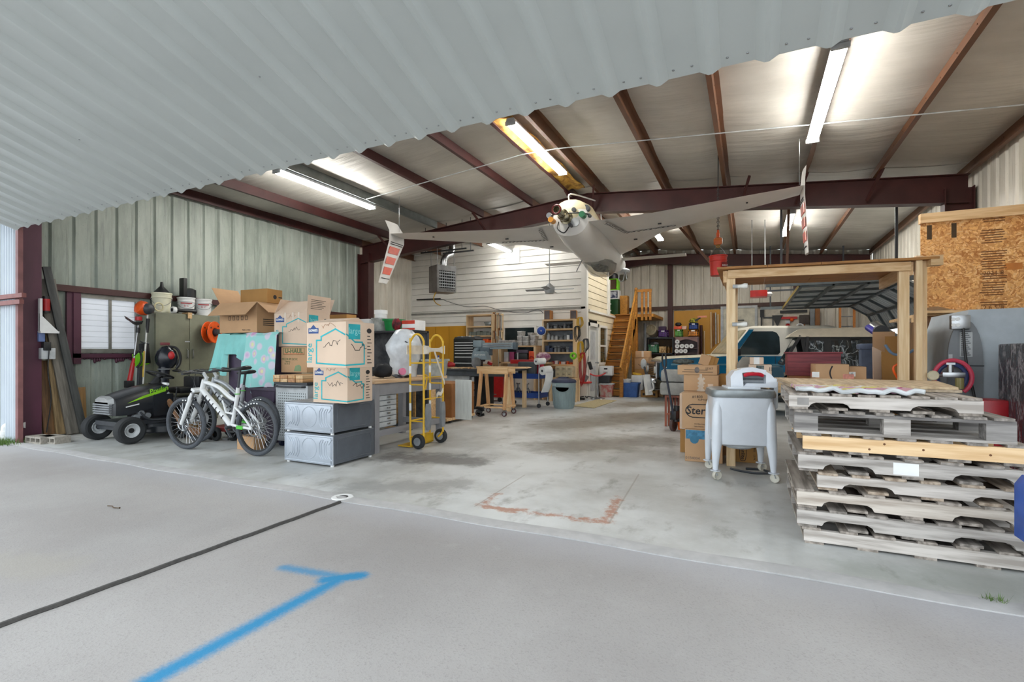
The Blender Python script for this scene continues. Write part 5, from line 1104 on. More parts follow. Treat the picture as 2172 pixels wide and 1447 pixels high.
# clutter low behind the bikes
for k, (px, py, w, h, lab, mat) in enumerate(((520, 948, .3, .18, 'small tan box on the slab behind the rear bike wheel', K_card), (457, 915, .3, .2, 'brown box on the slab seen between the bike wheels', K_cardd))):
    p = gp(px, py); cc = carton('small_box', lab, (at(px + 14, 900, 4.5).x if k == 0 else p.x, 4.5 if k == 0 else 4.85, 0), w, .2, h, R(4), mat=mat)
p = gp(470, 925); t = T('push_mower', 'old red and grey engine cart behind the bikes', 'mower', (p.x - .1, 5.15, 0), R(100))
t.location = (-7.0, 4.93, 0); b = B(); b.box(-.18, .18, -.2, .2, .12, .2, .02); b.obj('deck', M('faded_red', (140, 50, 46), .5), t); b = B(); b.cyl((0, 0, .2), (0, 0, .36), .1); b.cb((.12, 0, .28), (.1, .14, .1), bev=.02); b.obj('engine', K_grey, t)
for x in (-.17, .17):
    for y in (-.2, .2): b = B(); b.lathe(tyre(.1, .05, .05), (x, y, .1), 18, Mx.Rotation(R(90), 4, 'X')); b.obj('wheel', K_rubber, t)
# ---------------------------------------------------------------- work area in front of the office
# brown cabinet with a white weathered door leaning on it
t = T('base_cabinet', 'brown plywood cabinet on a low wheeled frame behind the hand truck', 'cabinet', (-5.22, 8.1, 0)); m_brn = M('brown_plywood', (150, 98, 50), .6, var=.14, scale=3)
b = B(); b.box(-.62, .0, -.4, .42, .1, .72, .004); b.box(0, .33, -.4, .42, .1, .72, .004); b.obj('body', m_brn, t)
b = B(); b.box(-.62, .33, -.56, .44, .05, .1); b.obj('base_frame', K_pine, t)
for x in (-.5, .28):
    for y in (-.38, .38): b = B(); b.cyl((x - .02, y, .03), (x + .02, y, .03), .03, n=12); b.cb((x, y, .045), (.06, .06, .012)); b.obj('caster', K_black, t)
p0, p1 = at(966, 865, 7.58), at(1002, 806, 7.62)
b = B(); b.box(p0.x, p1.x, 7.57, 7.6, .102, p1.z, .006); tag(b.obj('cabinet_door', M('weathered_white_board', (216, 220, 216), .7, var=.07, scale=5, stretch=(4, 1, .6))), 'weathered white board leaning on the brown cabinet', 'board')
bpy.data.objects['cabinet_door'].location.z = .0
# radial arm saw bench (grey top) with its load
sy0, sy1 = 9.75, 10.75; sx0, sx1 = at(925, 785, sy0).x, at(1082, 785, sy0).x; sz = at(1000, 783, sy0).z
t = T('saw_bench', 'long dark topped saw bench carrying the radial arm saw', 'workbench', (0, 0, 0))
b = B(); b.box(sx0, sx1, sy0, sy1, sz - .04, sz, .004); b.obj('top', K_dark, t)
b = B(); b.box(sx0, sx1 - .02, sy0 + .02, sy0 + .06, sz - .16, sz - .04); b.obj('front_rail', M('dark_rail', (62, 68, 74), .5), t)
for x0, x1 in ((sx0 + .1, sx0 + .85), (sx0 + .9, sx0 + 1.0)): b = B(); b.box(x0, x1, sy0 + .08, sy1, .0, sz - .16, .004); b.obj('cabinet_base', K_lgrey if x1 - x0 > .5 else K_black, t)
for x in (sx1 - .12,):
    for y in (sy0 + .06, sy1 - .1): b = B(); b.box(x, x + .08, y, y + .08, 0, sz - .04); b.obj('leg', K_pinez, t)
for k in range(3): b = B(); b.box(sx0 + .92, sx0 + .98, sy0 + .06, sy0 + .08, .3 + k * .16, .42 + k * .16); b.obj('drawer_front', K_lgrey, t)
rg = random.Random(8)
for k in range(9):
    x = sx0 + .15 + k * .15; b = B(); L = rg.uniform(.4, .75); r_ = rg.uniform(-.12, .12)
    b.cb((0, 0, .011), (rg.uniform(.05, .1), L, .022), (0, 0, r_)); tag(b.obj('timber_strip', wood('strip_%d' % (k % 3), ((214, 178, 132), (190, 146, 100), (226, 200, 164))[k % 3], ax=1), loc=(x, sy0 + .42, sz + .002)), 'thin timber strip lying loose on the dark saw bench', 'wood', 'timber strips on the saw bench')
a, c = at(1005, 778, sy0 - .08), at(1112, 772, sy0 - .08)
b = B(); b.box(a.x, c.x, sy0 + .02, sy0 + .22, sz + .026, sz + .062, .004); b.prism([(c.x, sz + .026), (c.x + .06, sz + .04), (c.x, sz + .062)], sy0 + .04, sy0 + .2); tag(b.obj('long_plank', K_pine), 'long pale plank across the saw bench reaching past its right end', 'plank')
# radial arm saw
m_saw, m_saw2 = M('saw_grey_blue', (128, 144, 152), .4, var=.08), M('saw_dark_blue_grey', (84, 98, 108), .45)
P_ = at(1045, 770, 10.2); t = T('radial_arm_saw', 'grey blue radial arm saw on the dark bench', 'saw', (P_.x, 10.2, sz + .024))
def sl(px, py, Y=10.2): return at(px, py, Y) - V((P_.x, 10.2, sz + .024))
b = B(); a, c = sl(1020, 741), sl(1092, 727); b.box(a.x, c.x, -.06, .06, a.z, c.z, .01); b.obj('arm', m_saw, t)
b = B(); b.box(a.x + .1, c.x - .05, -.068, .068, a.z + .05, a.z + .075); b.box(a.x + .1, c.x - .05, -.068, .068, c.z - .05, c.z - .025); b.obj('arm_rails', K_steel, t)
b = B(); b.box(c.x - .02, c.x + .05, -.07, .07, a.z - .01, c.z + .01, .015); b.obj('arm_cap', m_saw2, t)
b = B(); a, c = sl(1007, 737), sl(1025, 722); b.box(a.x, c.x, -.09, .09, a.z, c.z, .02); b.obj('rear_housing', m_saw, t)
b = B(); b.tube(chain([sl(1010, 775), sl(1006, 760), sl(1010, 745), sl(1018, 735)]), [.07] * 19, 12); b.obj('column', m_saw, t)
b = B(); a, c = sl(1022, 754), sl(1042, 738); b.box(a.x, c.x, -.1, .08, a.z, c.z, .015); b.obj('carriage', m_saw2, t)
b = B(); a, c = sl(1014, 762), sl(1040, 745); b.prism([(a.x, a.z), (c.x + .05, a.z - .01), (c.x, c.z - .03), (c.x - .05, c.z), (a.x + .04, c.z - .01), (a.x, c.z - .06)], -.25, -.05); b.obj('blade_guard', m_saw, t)
b = B(); b.lathe([(0, -.004), (.125, -.004), (.125, .004), (0, .004)], sl(1029, 769) + V((0, -.16, 0)), 36, Mx.Rotation(R(90), 4, 'X')); b.obj('saw_blade', K_steel, t)
b = B(); b.cyl(sl(1029, 764) + V((0, -.28, 0)), sl(1029, 764) + V((0, -.05, 0)), .035); b.obj('arbor', K_dark, t)
b = B(); b.cyl(sl(1038, 773), sl(1040, 768), .06); b.obj('red_knob', K_red, t)
write((t, .3, .5, .3), 'front', 'CRAFTSMAN', sl(1028, 753).x, sl(1028, 753).z, .05, K_white); t.children[-1].location.y = -.256
# black tool chest
Y = 11.35; a, c = at(962, 770, Y), at(1007, 717, Y); t = T('tool_chest', 'black steel tool chest with bright drawer trims behind the saw', 'tool chest', ((a.x + c.x) / 2, Y, 0)); w, h = c.x - a.x, c.z
b = B(); b.box(-w / 2, w / 2, 0, .45, .0, h - .02, .008); b.obj('body', M('gloss_black', (22, 23, 25), .3), t)
zs_ = a.z
for k, (z, hh) in enumerate(((h - .17, .06), (h - .24, .06), (h - .31, .06), (h - .38, .06), (h - .47, .08), (h - .63, .14), (h - .78, .13))):
    b = B(); b.box(-w / 2 + .03, w / 2 - .03, -.012, 0, z, z + hh, .004); o = b.obj('drawer', K_black, t)
    b = B(); b.box(-w / 2 + .05, w / 2 - .05, -.022, -.012, z + hh - .022, z + hh - .003); b.obj('drawer_trim', K_white, o)
b = B(); b.prism([(-w / 2, h - .02), (w / 2, h - .02), (w / 2 - .03, h + .03), (-w / 2 + .03, h + .03)], .02, .45); b.obj('lid', K_dark, t)
rg = random.Random(9)
for k in range(7):
    b = B(); b.cb((0, 0, .012), (.05, rg.uniform(.18, .3), .022), (0, 0, rg.uniform(-.3, .3))); tag(b.obj('hand_tool', (K_steel, K_lgrey, K_pine)[k % 3], loc=((a.x + c.x) / 2 - w / 2 + .09 + k * w * .13, Y + .22, h + .032)), 'hand tool lying on the lid of the black tool chest', 'tool', 'hand tools on the tool chest')
# wooden tool shelf by the office window with clamps on its side
Y = 12.75; a, c = at(989, 840, Y), at(1044, 666, Y); t = T('tool_shelf', 'tall pine shelf unit with deep open bays left of the office window', 'shelf', (0, 0, 0))
hh = c.z; levels = [at(1000, y, Y).z for y in (692, 712, 727, 772, 800)]
for x in (a.x, c.x - .03): b = B(); b.box(x, x + .03, Y, Y + .38, 0, hh); b.obj('side', K_pinez, t)
for z in [hh] + levels + [.12]: b = B(); b.box(a.x + .03, c.x - .03, Y, Y + .38, z - .04, z); b.obj('shelf_board', K_pine, t)
rg = random.Random(11); w = c.x - a.x
def fill(x0, x1, Yv, z, hmax, seeds, names, groups, d=.22):
    """small individual things set side by side on a shelf"""
    rg = random.Random(seeds); x = x0
    while x < x1 - .05:
        ww = min(rg.uniform(.08, .16), x1 - x); h = rg.uniform(.5, .95) * hmax; nm, lab, mat, kind = names[rg.randrange(len(names))]
        b = B()
        if kind == 'cyl': b.lathe([(0, 0), (ww * .42, 0), (ww * .42, h * .75), (ww * .25, h * .85), (ww * .25, h), (0, h)], n=14)
        elif kind == 'tool': b.lathe([(0, 0), (ww * .44, 0), (ww * .46, h * .45), (ww * .3, h * .6), (0, h * .62)], n=12); b.cb((0, 0, h * .75), (ww * .8, .06, h * .22), (0, .15, 0), .01)
        else: b.box(-ww * .46, ww * .46, -.09, .09, 0, h, .006); b.mt
        tag(b.obj(nm, mat, loc=(x + ww / 2, Yv + d * .5, z + .002)), lab, nm.replace('_', ' '), groups); x += ww
fill(a.x + .05, c.x - .05, Y + .04, levels[1], .15, 3, [('parts_case', 'grey parts case on the middle bay of the tall pine shelf', M('olive_case', (120, 126, 118), .5), 'box')], 'grey cases in the tall pine shelf')
fill(a.x + .05, c.x - .05, Y + .04, levels[2], .12, 4, [('tool_box', 'orange tool box on the lower bay of the tall pine shelf', K_orange, 'box')], 'orange boxes in the tall pine shelf')
b = B(); p = at(1037, 684, Y + .1); b.cb((0, 0, .06), (.2, .1, .09), bev=.02); b.cb((0, 0, .0), (.16, .1, .02)); b.cyl((-.14, 0, .09), (.14, 0, .09), .02); tag(b.obj('bench_grinder', K_steel, loc=(c.x - .2, Y + .15, levels[0] + .012)), 'small bright grinder in the top bay of the tall pine shelf', 'grinder')
rg = random.Random(12)
for k in range(7):
    px = 1047 + k * 3; x = at(px, 700, Y - .02).x; b = B(); L = rg.uniform(.75, 1.05); zt_ = at(px, 662 + k * .6, Y).z
    b.cb((0, 0, -L / 2), (.025, .03, L)); b.cb((0, -.05, -.03), (.035, .12, .045)); b.cb((0, -.05, -L * .6), (.03, .12, .04)); b.cyl((0, -.08, -L * .6), (0, -.08, -L * .6 - .2), .016, n=8)
    tag(b.obj('bar_clamp', (K_pinez, wood('clamp_brown', (160, 104, 58), ax=2), M('clamp_grey', (170, 168, 160), .5))[k % 3], loc=(x, Y + .03 - (k % 2) * .03, zt_)), 'wooden bar clamp hanging in the row beside the tall pine shelf', 'clamp', 'bar clamps beside the pine shelf')
# pine shelf unit with tools right of the office window
a, c = at(1150, 800, Y), at(1218, 676, Y); t = T('tool_shelf', 'pine shelf unit crowded with tools under two speakers', 'shelf', (0, 0, 0)); hh = c.z
lv = [at(1180, y, Y).z for y in (697, 721, 747, 773)]
for x in (a.x, c.x - .04): b = B(); b.box(x, x + .04, Y, Y + .38, 0, hh); b.obj('side', K_pinez, t)
for z in [hh] + lv: b = B(); b.box(a.x + .04, c.x - .04, Y, Y + .38, z - .045, z); b.obj('shelf_board', K_pine, t)
b = B(); b.box(a.x + .04, c.x - .04, Y + .36, Y + .38, .3, hh); b.obj('back_panel', K_grey, t)
b = B(); b.box(a.x, c.x, Y - .1, Y, lv[3] - .12, lv[3] - .045); b.obj('bench_rail', m_brn, t)
NM = [('hand_drill', 'dark hand tool on the pine shelf under the speakers', K_dark, 'tool'), ('power_tool', 'grey power tool on the pine shelf under the speakers', K_grey, 'tool'), ('glass_jar', 'jar of hardware on the pine shelf under the speakers', K_lgrey, 'cyl'), ('small_case', 'dark blue case on the pine shelf under the speakers', M('navy_case', (48, 62, 92), .5), 'box')]
fill(a.x + .06, c.x - .06, Y + .04, lv[0], .2, 21, NM[:3] + NM[:1], 'tools in the speaker shelf'); fill(a.x + .06, c.x - .06, Y + .04, lv[1], .22, 24, [NM[1], NM[2], NM[3], ('meter_box', 'pale instrument box on the pine shelf under the speakers', K_white, 'box')], 'tools in the speaker shelf')
fill(a.x + .06, c.x - .06, Y + .04, lv[2], .22, 27, [NM[0], NM[2], NM[3], NM[1]], 'tools in the speaker shelf')
fill(a.x + .06, c.x - .06, Y + .0, lv[3], .12, 31, [('folded_rag', 'folded rag on the lowest board of the speaker shelf', M('pale_rag', (214, 196, 190), .9), 'box'), ('power_tool', 'red tool on the lowest board of the speaker shelf', M('tool_red', (190, 50, 60), .5), 'tool'), ('heat_gun', 'black tool on the lowest board of the speaker shelf', K_black, 'tool'), ('orange_tool', 'orange tool on the lowest board of the speaker shelf', K_orange, 'tool')], 'things on the lowest board of the speaker shelf')
for px, lab, r_ in ((1158, 'grey fronted speaker on the left end of the pine shelf', R(0)), (1212, 'wood cased speaker on the right end of the pine shelf', R(12))):
    x = at(px, 680, Y).x; t = T('speaker', lab, 'speaker', (x, Y + .2, hh + .002), r_); hs = at(px, 658, Y).z - hh; b = B(); b.box(-.085, .085, -.12, .13, 0, hs, .004); b.obj('case', wood('speaker_wood', (176, 116, 50), ax=2), t); b = B(); b.box(-.075, .075, -.126, -.12, .01, hs - .01); b.obj('grille', M('speaker_cloth', (112, 104, 104), .9), t)
b = B(); px = at(1182, 700, Y).x; 
p = at(1148, 702, Y - .08); t = T('work_lamp', 'blue shaded work lamp on the left edge of the speaker shelf', 'lamp', p, R(20)); b = B(); b.lathe([(.03, .06), (.09, .04), (.12, -.03), (.11, -.03), (.08, .03), (.02, .05)], n=22, mx=Mx.Rotation(R(90), 4, 'X')); b.obj('shade', K_blue, t); b = B(); b.torus((0, .03, 0), .12, .014, 'y', 24, 8); b.obj('rim', K_white, t); b = B(); b.tube(chain([(0, .06, 0), (.06, .08, .1), (.06, .1, .3)]), .012); b.obj('arm', K_white, t)
# cords and tools hanging on the corner post
for k, (px, y0, y1, mat, lab) in enumerate(((1228, 676, 700, K_yellow, 'yellow cord coiled on the shelf side, uppermost'), (1222, 695, 725, K_black, 'black cord hanging on the shelf side'), (1229, 728, 770, K_yellow, 'long yellow cord hanging low on the shelf side'), (1240, 722, 750, K_dark, 'grey cable bundle at the office corner'), (1233, 752, 820, K_red, 'red cord hanging behind the long handled broom'))):
    p, q = at(px, y0, Y - .1), at(px, y1, Y - .1); b = B(); rg = random.Random(k)
    for j in range(4):
        dx = .02 * j; b.tube(chain([(dx - .05, -.01 * j, 0), (dx - .06, 0, (q.z - p.z) * .5), (dx, -.01 * j, q.z - p.z + .03 * j), (dx + .06, 0, (q.z - p.z) * .5), (dx + .05, -.01 * j, 0), (dx, 0, .04), (dx - .05, -.01 * j, 0)]), .008, 6)
    tag(b.obj('coiled_cord', mat, loc=p), lab, 'cord')
p = at(1216, 755, Y - .12); b = B(); b.torus((0, 0, 0), .07, .03, 'y', 20, 8); tag(b.obj('tape_roll', K_lime, loc=p), 'lime roll hanging on the speaker shelf side', 'roll')
# shelf of clear boxes under the office window
Y = 12.6; t = T('side_table', 'pine table with a shelf of clear boxes under the office window', 'table', (0, 0, 0)); a, c = at(1058, 790, Y), at(1136, 733, Y); zt1 = c.z
for z in (zt1, at(1100, 768, Y).z): b = B(); b.box(a.x, c.x, Y, Y + .45, z - .04, z); b.obj('shelf_board', K_pine, t)
for x in (a.x, c.x - .06): b = B(); b.box(x, x + .06, Y, Y + .45, 0, zt1 - .04); b.obj('side', K_pinez, t)
m_cb = M('frosted_box', (214, 210, 206), .3, var=.2, scale=14, alpha=.85)
def clear_box(x, y, z, w, h, d=.26):
    t = T('parts_box', 'frosted clear parts box in the pile under the office window', 'box', (x, y, z), 0, 'clear parts boxes under the office window'); b = B(); b.loft([[(sx * w * .44, sy * d * .44, 0) for sx, sy in ((-1, -1), (1, -1), (1, 1), (-1, 1))], [(sx * w * .48, sy * d * .48, h * .86) for sx, sy in ((-1, -1), (1, -1), (1, 1), (-1, 1))]]); b.obj('body', m_cb, t); b = B(); b.box(-w / 2, w / 2, -d / 2, d / 2, h * .86, h * .98, .006); b.obj('lid', K_white, t)
for px, yb, wpx, hpx in ((1106, 733, 13, 10), (1119, 733, 13, 10), (1133, 733, 10, 11), (1106, 723, 12, 11), (1119, 723, 13, 10), (1134, 722, 12, 10), (1106, 712, 11, 10), (1128, 712, 12, 6), (1078, 733, 18, 6), (1070, 727, 20, 6), (1090, 727, 14, 6)):
    p = at(px, yb, Y + .15); sc_ = 14 / FPX; z = zt1 + .002 + (733 - yb) * sc_; clear_box(p.x, Y + .15, z, wpx * sc_ * .96, hpx * sc_ * .97)
z2 = at(1100, 768, Y).z
t = T('tool_bag', 'black and purple open tool bag on the table under the window', 'bag', (at(1105, 760, Y).x, Y + .12, z2 + .002)); b = B(); b.box(-.2, .2, -.12, .14, 0, .24, .04); b.obj('bag', K_black, t); b = B(); b.box(-.19, .19, -.05, .15, .24, .34, .03); b.obj('flap', M('dusty_purple', (92, 78, 96), .6), t); b = B(); b.cyl((-.09, -.14, .05), (-.09, -.14, .26), .022); b.obj('torch', K_lgrey, t)
t = T('drill_case', 'bright orange tool case beside the black tool bag', 'case', (at(1128, 768, Y).x, Y + .1, z2 + .002)); b = B(); b.box(-.1, .1, -.1, .1, 0, .3, .03); b.obj('case', M('bright_orange', (240, 84, 30), .5), t); b = B(); b.tube(chain([(-.06, -.11, .1), (0, -.15, .16), (.07, -.11, .1)]), .015); b.obj('handle', K_red, t)
for px, mat, lab in ((1072, K_lgrey, 'grey radio on the left of the table under the window'), (1084, M('magenta_can', (170, 60, 110), .5), 'magenta can beside the grey radio under the window')):
    b = B(); b.box(-.07, .07, -.08, .08, 0, .28, .015); tag(b.obj('radio' if px < 1080 else 'spray_can', mat, loc=(at(px, 768, Y).x, Y + .12, z2 + .002)), lab, 'radio' if px < 1080 else 'can')
soft('rag_pile', 'pile of pale and coloured rags beside the orange tool case', (at(1150, 768, Y).x, Y + .05, z2), .17, (1.3, .6, .8), M('mixed_rags', (226, 206, 204), .9, c2=(140, 60, 110), scale=9, var=.4), 'rags', 7)
b = B(); b.box(at(1138, 770, Y).x, at(1168, 770, Y).x, Y - .1, Y + .4, z2 - .045, z2 - .005); S(b, 'bench_board', K_pine); tag(bpy.data.objects['bench_board'], 'pine board bridging the window table and the speaker shelf', 'board'); bpy.data.objects['bench_board']['kind'] = 'thing'
# cream drawer cases under the speaker shelf
Y = 12.4
for k, (y0, y1, lab) in enumerate(((778, 787, 'cream parts drawer case under the speaker shelf, upper of two'), (788, 800, 'cream parts drawer case under the speaker shelf, lower of two'))):
    a, c = at(1177, y1, Y), at(1213, y0, Y); t = T('parts_cabinet', lab, 'drawers', ((a.x + c.x) / 2, Y + .15, a.z)); w, h = c.x - a.x, c.z - a.z; b = B(); b.box(-w / 2, w / 2, -.12, .15, 0, h, .005); b.obj('case', M('cream_plastic', (214, 200, 168), .5), t)
    for j in range(3): b = B(); b.box(-w / 2 + .02 + j * w / 3, -w / 2 + w / 3 - .01 + j * w / 3, -.128, -.12, .02, h - .02); o = b.obj('drawer', M('cream_drawer', (196, 180, 146), .5), t); b = B(); b.cb((-w / 2 + w / 6 + j * w / 3, -.133, h * .5), (.06, .012, .012)); b.obj('handle', K_dark, o)
t = T('workbench', 'wooden workbench under the cream parts drawers', 'workbench', (0, 0, 0)); a = at(1165, 801, Y); c = at(1222, 801, Y)
b = B(); b.box(a.x, c.x, Y - .02, Y + .33, a.z - .05, a.z - .002); b.obj('top', K_pine, t)
for x in (a.x, c.x - .07):
    for y in (Y, Y + .25): b = B(); b.box(x, x + .07, y, y + .07, 0, a.z - .05); b.obj('leg', K_pinez, t)
# sawhorse stand on casters
m_sh = wood('sawhorse_pine', (206, 164, 118), (182, 136, 92), 2)
t = T('sawhorse_stand', 'wooden splayed-leg stand on casters in front of the saw bench', 'stand', (0, 0, 0))
fx = [V((-4.44, 8.95, 0)), V((-4.49, 9.5, 0)), V((-5.05, 9.42, 0)), V((-5.0, 8.87, 0))]; ztop = at(1060, 787, 9.1).z
mid = sum(fx, V()) / 4
for k, p in enumerate(fx):
    e = V((mid.x + (p.x - mid.x) * 1.0, mid.y + (p.y - mid.y) * .55, ztop - .02)); b = B(); b.bar((p.x, p.y, .13), e, .09, .04, R(90)); b.obj('leg', m_sh, t)
    b = B(); b.lathe([(0, -.015), (.04, -.015), (.055, -.012), (.055, .012), (.04, .015), (0, .015)], (p.x, p.y, .056), 20, Mx.Rotation(R(90), 4, 'X')); o = b.obj('caster', M('maroon_wheel', (92, 60, 62), .5), t)
    b = B(); b.cb((p.x + .01, p.y, .115), (.07, .06, .02)); b.bar((p.x, p.y - .025, .056), (p.x + .02, p.y - .025, .11), .025, .004); b.bar((p.x, p.y + .025, .056), (p.x + .02, p.y + .025, .11), .025, .004); b.obj('caster_fork', K_steel, o); b = B(); b.cyl((p.x, p.y - .018, .056), (p.x, p.y + .018, .056), .032); b.obj('wheel_disc', K_lgrey, o)
b = B(); b.cb((mid.x, mid.y - .17, ztop + .0), (.7, .04, .12)); b.obj('top_rail', K_pine, t); b = B(); b.cb((mid.x, mid.y + .17, ztop + .0), (.7, .04, .12)); b.obj('top_rail', K_pine, t)
for p, q, n_ in ((fx[0], fx[1], 'end_rail'), (fx[3], fx[2], 'end_rail'), (fx[0], fx[3], 'side_rail'), (fx[1], fx[2], 'side_rail')):
    b = B(); b.bar(p + V((0, 0, .18)), q + V((0, 0, .18)), .025, .1 if n_ == 'end_rail' else .06, R(90)); b.obj(n_, K_pine, t)
# red bin behind, blue service cart with a grey case, paper roll holder, jack stands
Y = 11.6; a, c = at(1023, 842, Y), at(1062, 790, Y); t = T('red_cabinet', 'red rolling cabinet behind the sawhorse stand', 'cabinet', ((a.x + c.x) / 2, Y + .25, 0)); w = c.x - a.x; b = B(); b.box(-w / 2, w / 2, -.25, .25, .12, c.z, .01); b.obj('body', M('tool_cabinet_red', (190, 22, 22), .35), t); b = B(); b.cb((.05, -.26, .2), (.2, .02, .02)); b.obj('pull', K_steel, t)
for x in (-w / 2 + .05, w / 2 - .05): b = B(); b.lathe([(0, -.02), (.06, -.02), (.06, .02), (0, .02)], (x, -.2, .06), 18, Mx.Rotation(R(90), 4, 'X')); b.obj('wheel', K_black, t)
b = B(); 
cx0_, cx1_, cyA, cyB = -5.35, -4.42, 10.75, 11.3; t = T('service_cart', 'blue two-tray service cart on casters beside the trash can', 'cart', (0, 0, 0)); m_cart = M('cart_blue', (28, 66, 140), .45)
zu, zl_ = at(1130, 802, 10.75).z, at(1130, 843, 10.75).z
for z, hh_ in ((zu, .1), (zl_, .1)):
    b = B(); b.box(cx0_, cx1_, cyA, cyB, z - .02, z); b.box(cx0_, cx1_, cyA, cyA + .02, z, z + hh_); b.box(cx0_, cx1_, cyB - .02, cyB, z, z + hh_); b.box(cx0_, cx0_ + .02, cyA, cyB, z, z + hh_); b.box(cx1_ - .02, cx1_, cyA, cyB, z, z + hh_); b.obj('tray', m_cart, t)
for x in (cx0_ + .02, cx1_ - .01):
    for y in (cyA - .01, cyB + .01):
        b = B(); b.cyl((x, y, .1), (x, y, zu + .1), .014, n=10); b.obj('post', K_steel, t); b = B(); b.lathe([(0, -.015), (.05, -.015), (.05, .015), (0, .015)], (x, y, .05), 16, Mx.Rotation(R(90), 4, 'X')); b.obj('caster', K_dark, t)
x = cx1_ - .01; b = B(); b.cyl((x, cyA - .01, zu + .1), (x + .01, cyA - .01, zu + .36), .014, n=10); b.obj('upper_post', K_steel, t)
a, c = at(1094, 803, 10.7), at(1132, 768, 10.7); t = T('tool_case', 'big dark grey case standing on the blue cart', 'case', ((a.x + c.x) / 2, 10.87, zu + .002)); w, h = c.x - a.x, c.z - zu; b = B(); b.box(-w / 2, w / 2, -.07, .07, 0, h, .04); b.obj('shell', M('charcoal_case', (66, 72, 76), .5), t); b = B(); b.cb((.1, -.073, .06), (.1, .004, .02)); b.obj('badge', K_white, t)
b = B(); b.box(-w / 2 - .3, w / 2 + .06, .1, .3, h - .05, h + .05, .01); tag(b.obj('red_tray', K_red, loc=((a.x + c.x) / 2, 10.92, zu)), 'long red tray behind the dark grey case', 'tray')
b = B(); b.box(.0, .12, .1, .28, 0, h - .06, .02); tag(b.obj('red_bag', M('red_pack', (190, 40, 60), .5), loc=((a.x + c.x) / 2 + w / 2 - .03, 10.85, zu + .002)), 'red packet standing right of the dark grey case', 'packet')
for k, px in enumerate((1080, 1098, 1117)):
    p = at(px, 840, 10.95); t = T('jack_stand', 'steel jack stand on the lower tray of the blue cart', 'jack stand', (p.x, 10.98, zl_ + .002), 0, 'jack stands on the blue cart')
    for s in ((-1, -1), (1, -1), (1, 1), (-1, 1)): b = B(); b.bar((s[0] * .1, s[1] * .09, 0), (s[0] * .02, s[1] * .02, .2), .03, .008); b.obj('leg', K_grey, t)
    b = B(); b.cyl((0, 0, .17), (0, 0, .28), .022); b.cb((0, 0, .29), (.08, .05, .02)); b.cb((-.035, 0, .305), (.015, .05, .02)); b.cb((.035, 0, .305), (.015, .05, .02)); b.obj('post', K_steel, t)
for (xa, ya, xb_2, yb_2, r, lab) in ((1137, 767, 1154, 766, .075, 'paper towel roll at the top of the blue cart post'), (1150, 787, 1166, 785, .1, 'white paper roll hanging lower with a loose end')):
    p, q = at(xa, ya, 10.62), at(xb_2, yb_2, 10.85); t = T('paper_roll', lab, 'paper roll', p); d = q - p; b = B(); b.cyl((0, 0, 0), d, r, n=22); b.obj('paper', K_white, t); b = B(); b.cyl(-d * .02, d * .02, r * .3, n=14); b.obj('core', K_dark, t)
    if r > .09: b = B(); b.sheet(lambda u, v: (d.x * v + r * .9 - .12 * u * u, d.y * v, .0 - .5 * u), 10, 3, .004); b.obj('loose_end', K_white, t)
# trash can
t = T('trash_can', 'grey ribbed trash can with a dark blue lid and liner', 'trash can', (-3.9, 10.98, 0)); m_tc = M('grey_can', (140, 158, 160), .5, var=.05)
b = B(); b.lathe([(0, 0), (.22, 0), (.235, .03), (.27, .5), (.278, .54), (.278, .6), (.25, .6), (.2, .05)], n=36); b.obj('body', m_tc, t)
b = B()
for k in range(18): a = 2 * pi * k / 18; b.bar((.235 * cos(a), .235 * sin(a), .06), (.268 * cos(a), .268 * sin(a), .48), .02, .02, 0)
b.obj('ribs', m_tc, t)
b = B(); b.lathe([(.24, .58), (.29, .6), (.29, .63), (.27, .66), (.15, .7), (0, .71)], n=36); b.cb((0, -.02, .71), (.2, .16, .03), bev=.01); b.obj('lid', M('navy_lid', (46, 54, 84), .5), t)
b = B(); b.loft([[(.16 * cos(a) * s + .06, -.272 - .01, .5 + .1 * sin(a) * s) for a in [pi + pi * k / 8 for k in range(9)]] for s in (1, .9)]); b.obj('liner', K_black, t)
b = B(); b.cb((-.15, -.235, .55), (.12, .02, .06), (0, 0, -.5), .004); b.obj('grip_plate', M('pale_grey_plate', (178, 196, 200), .5), t)
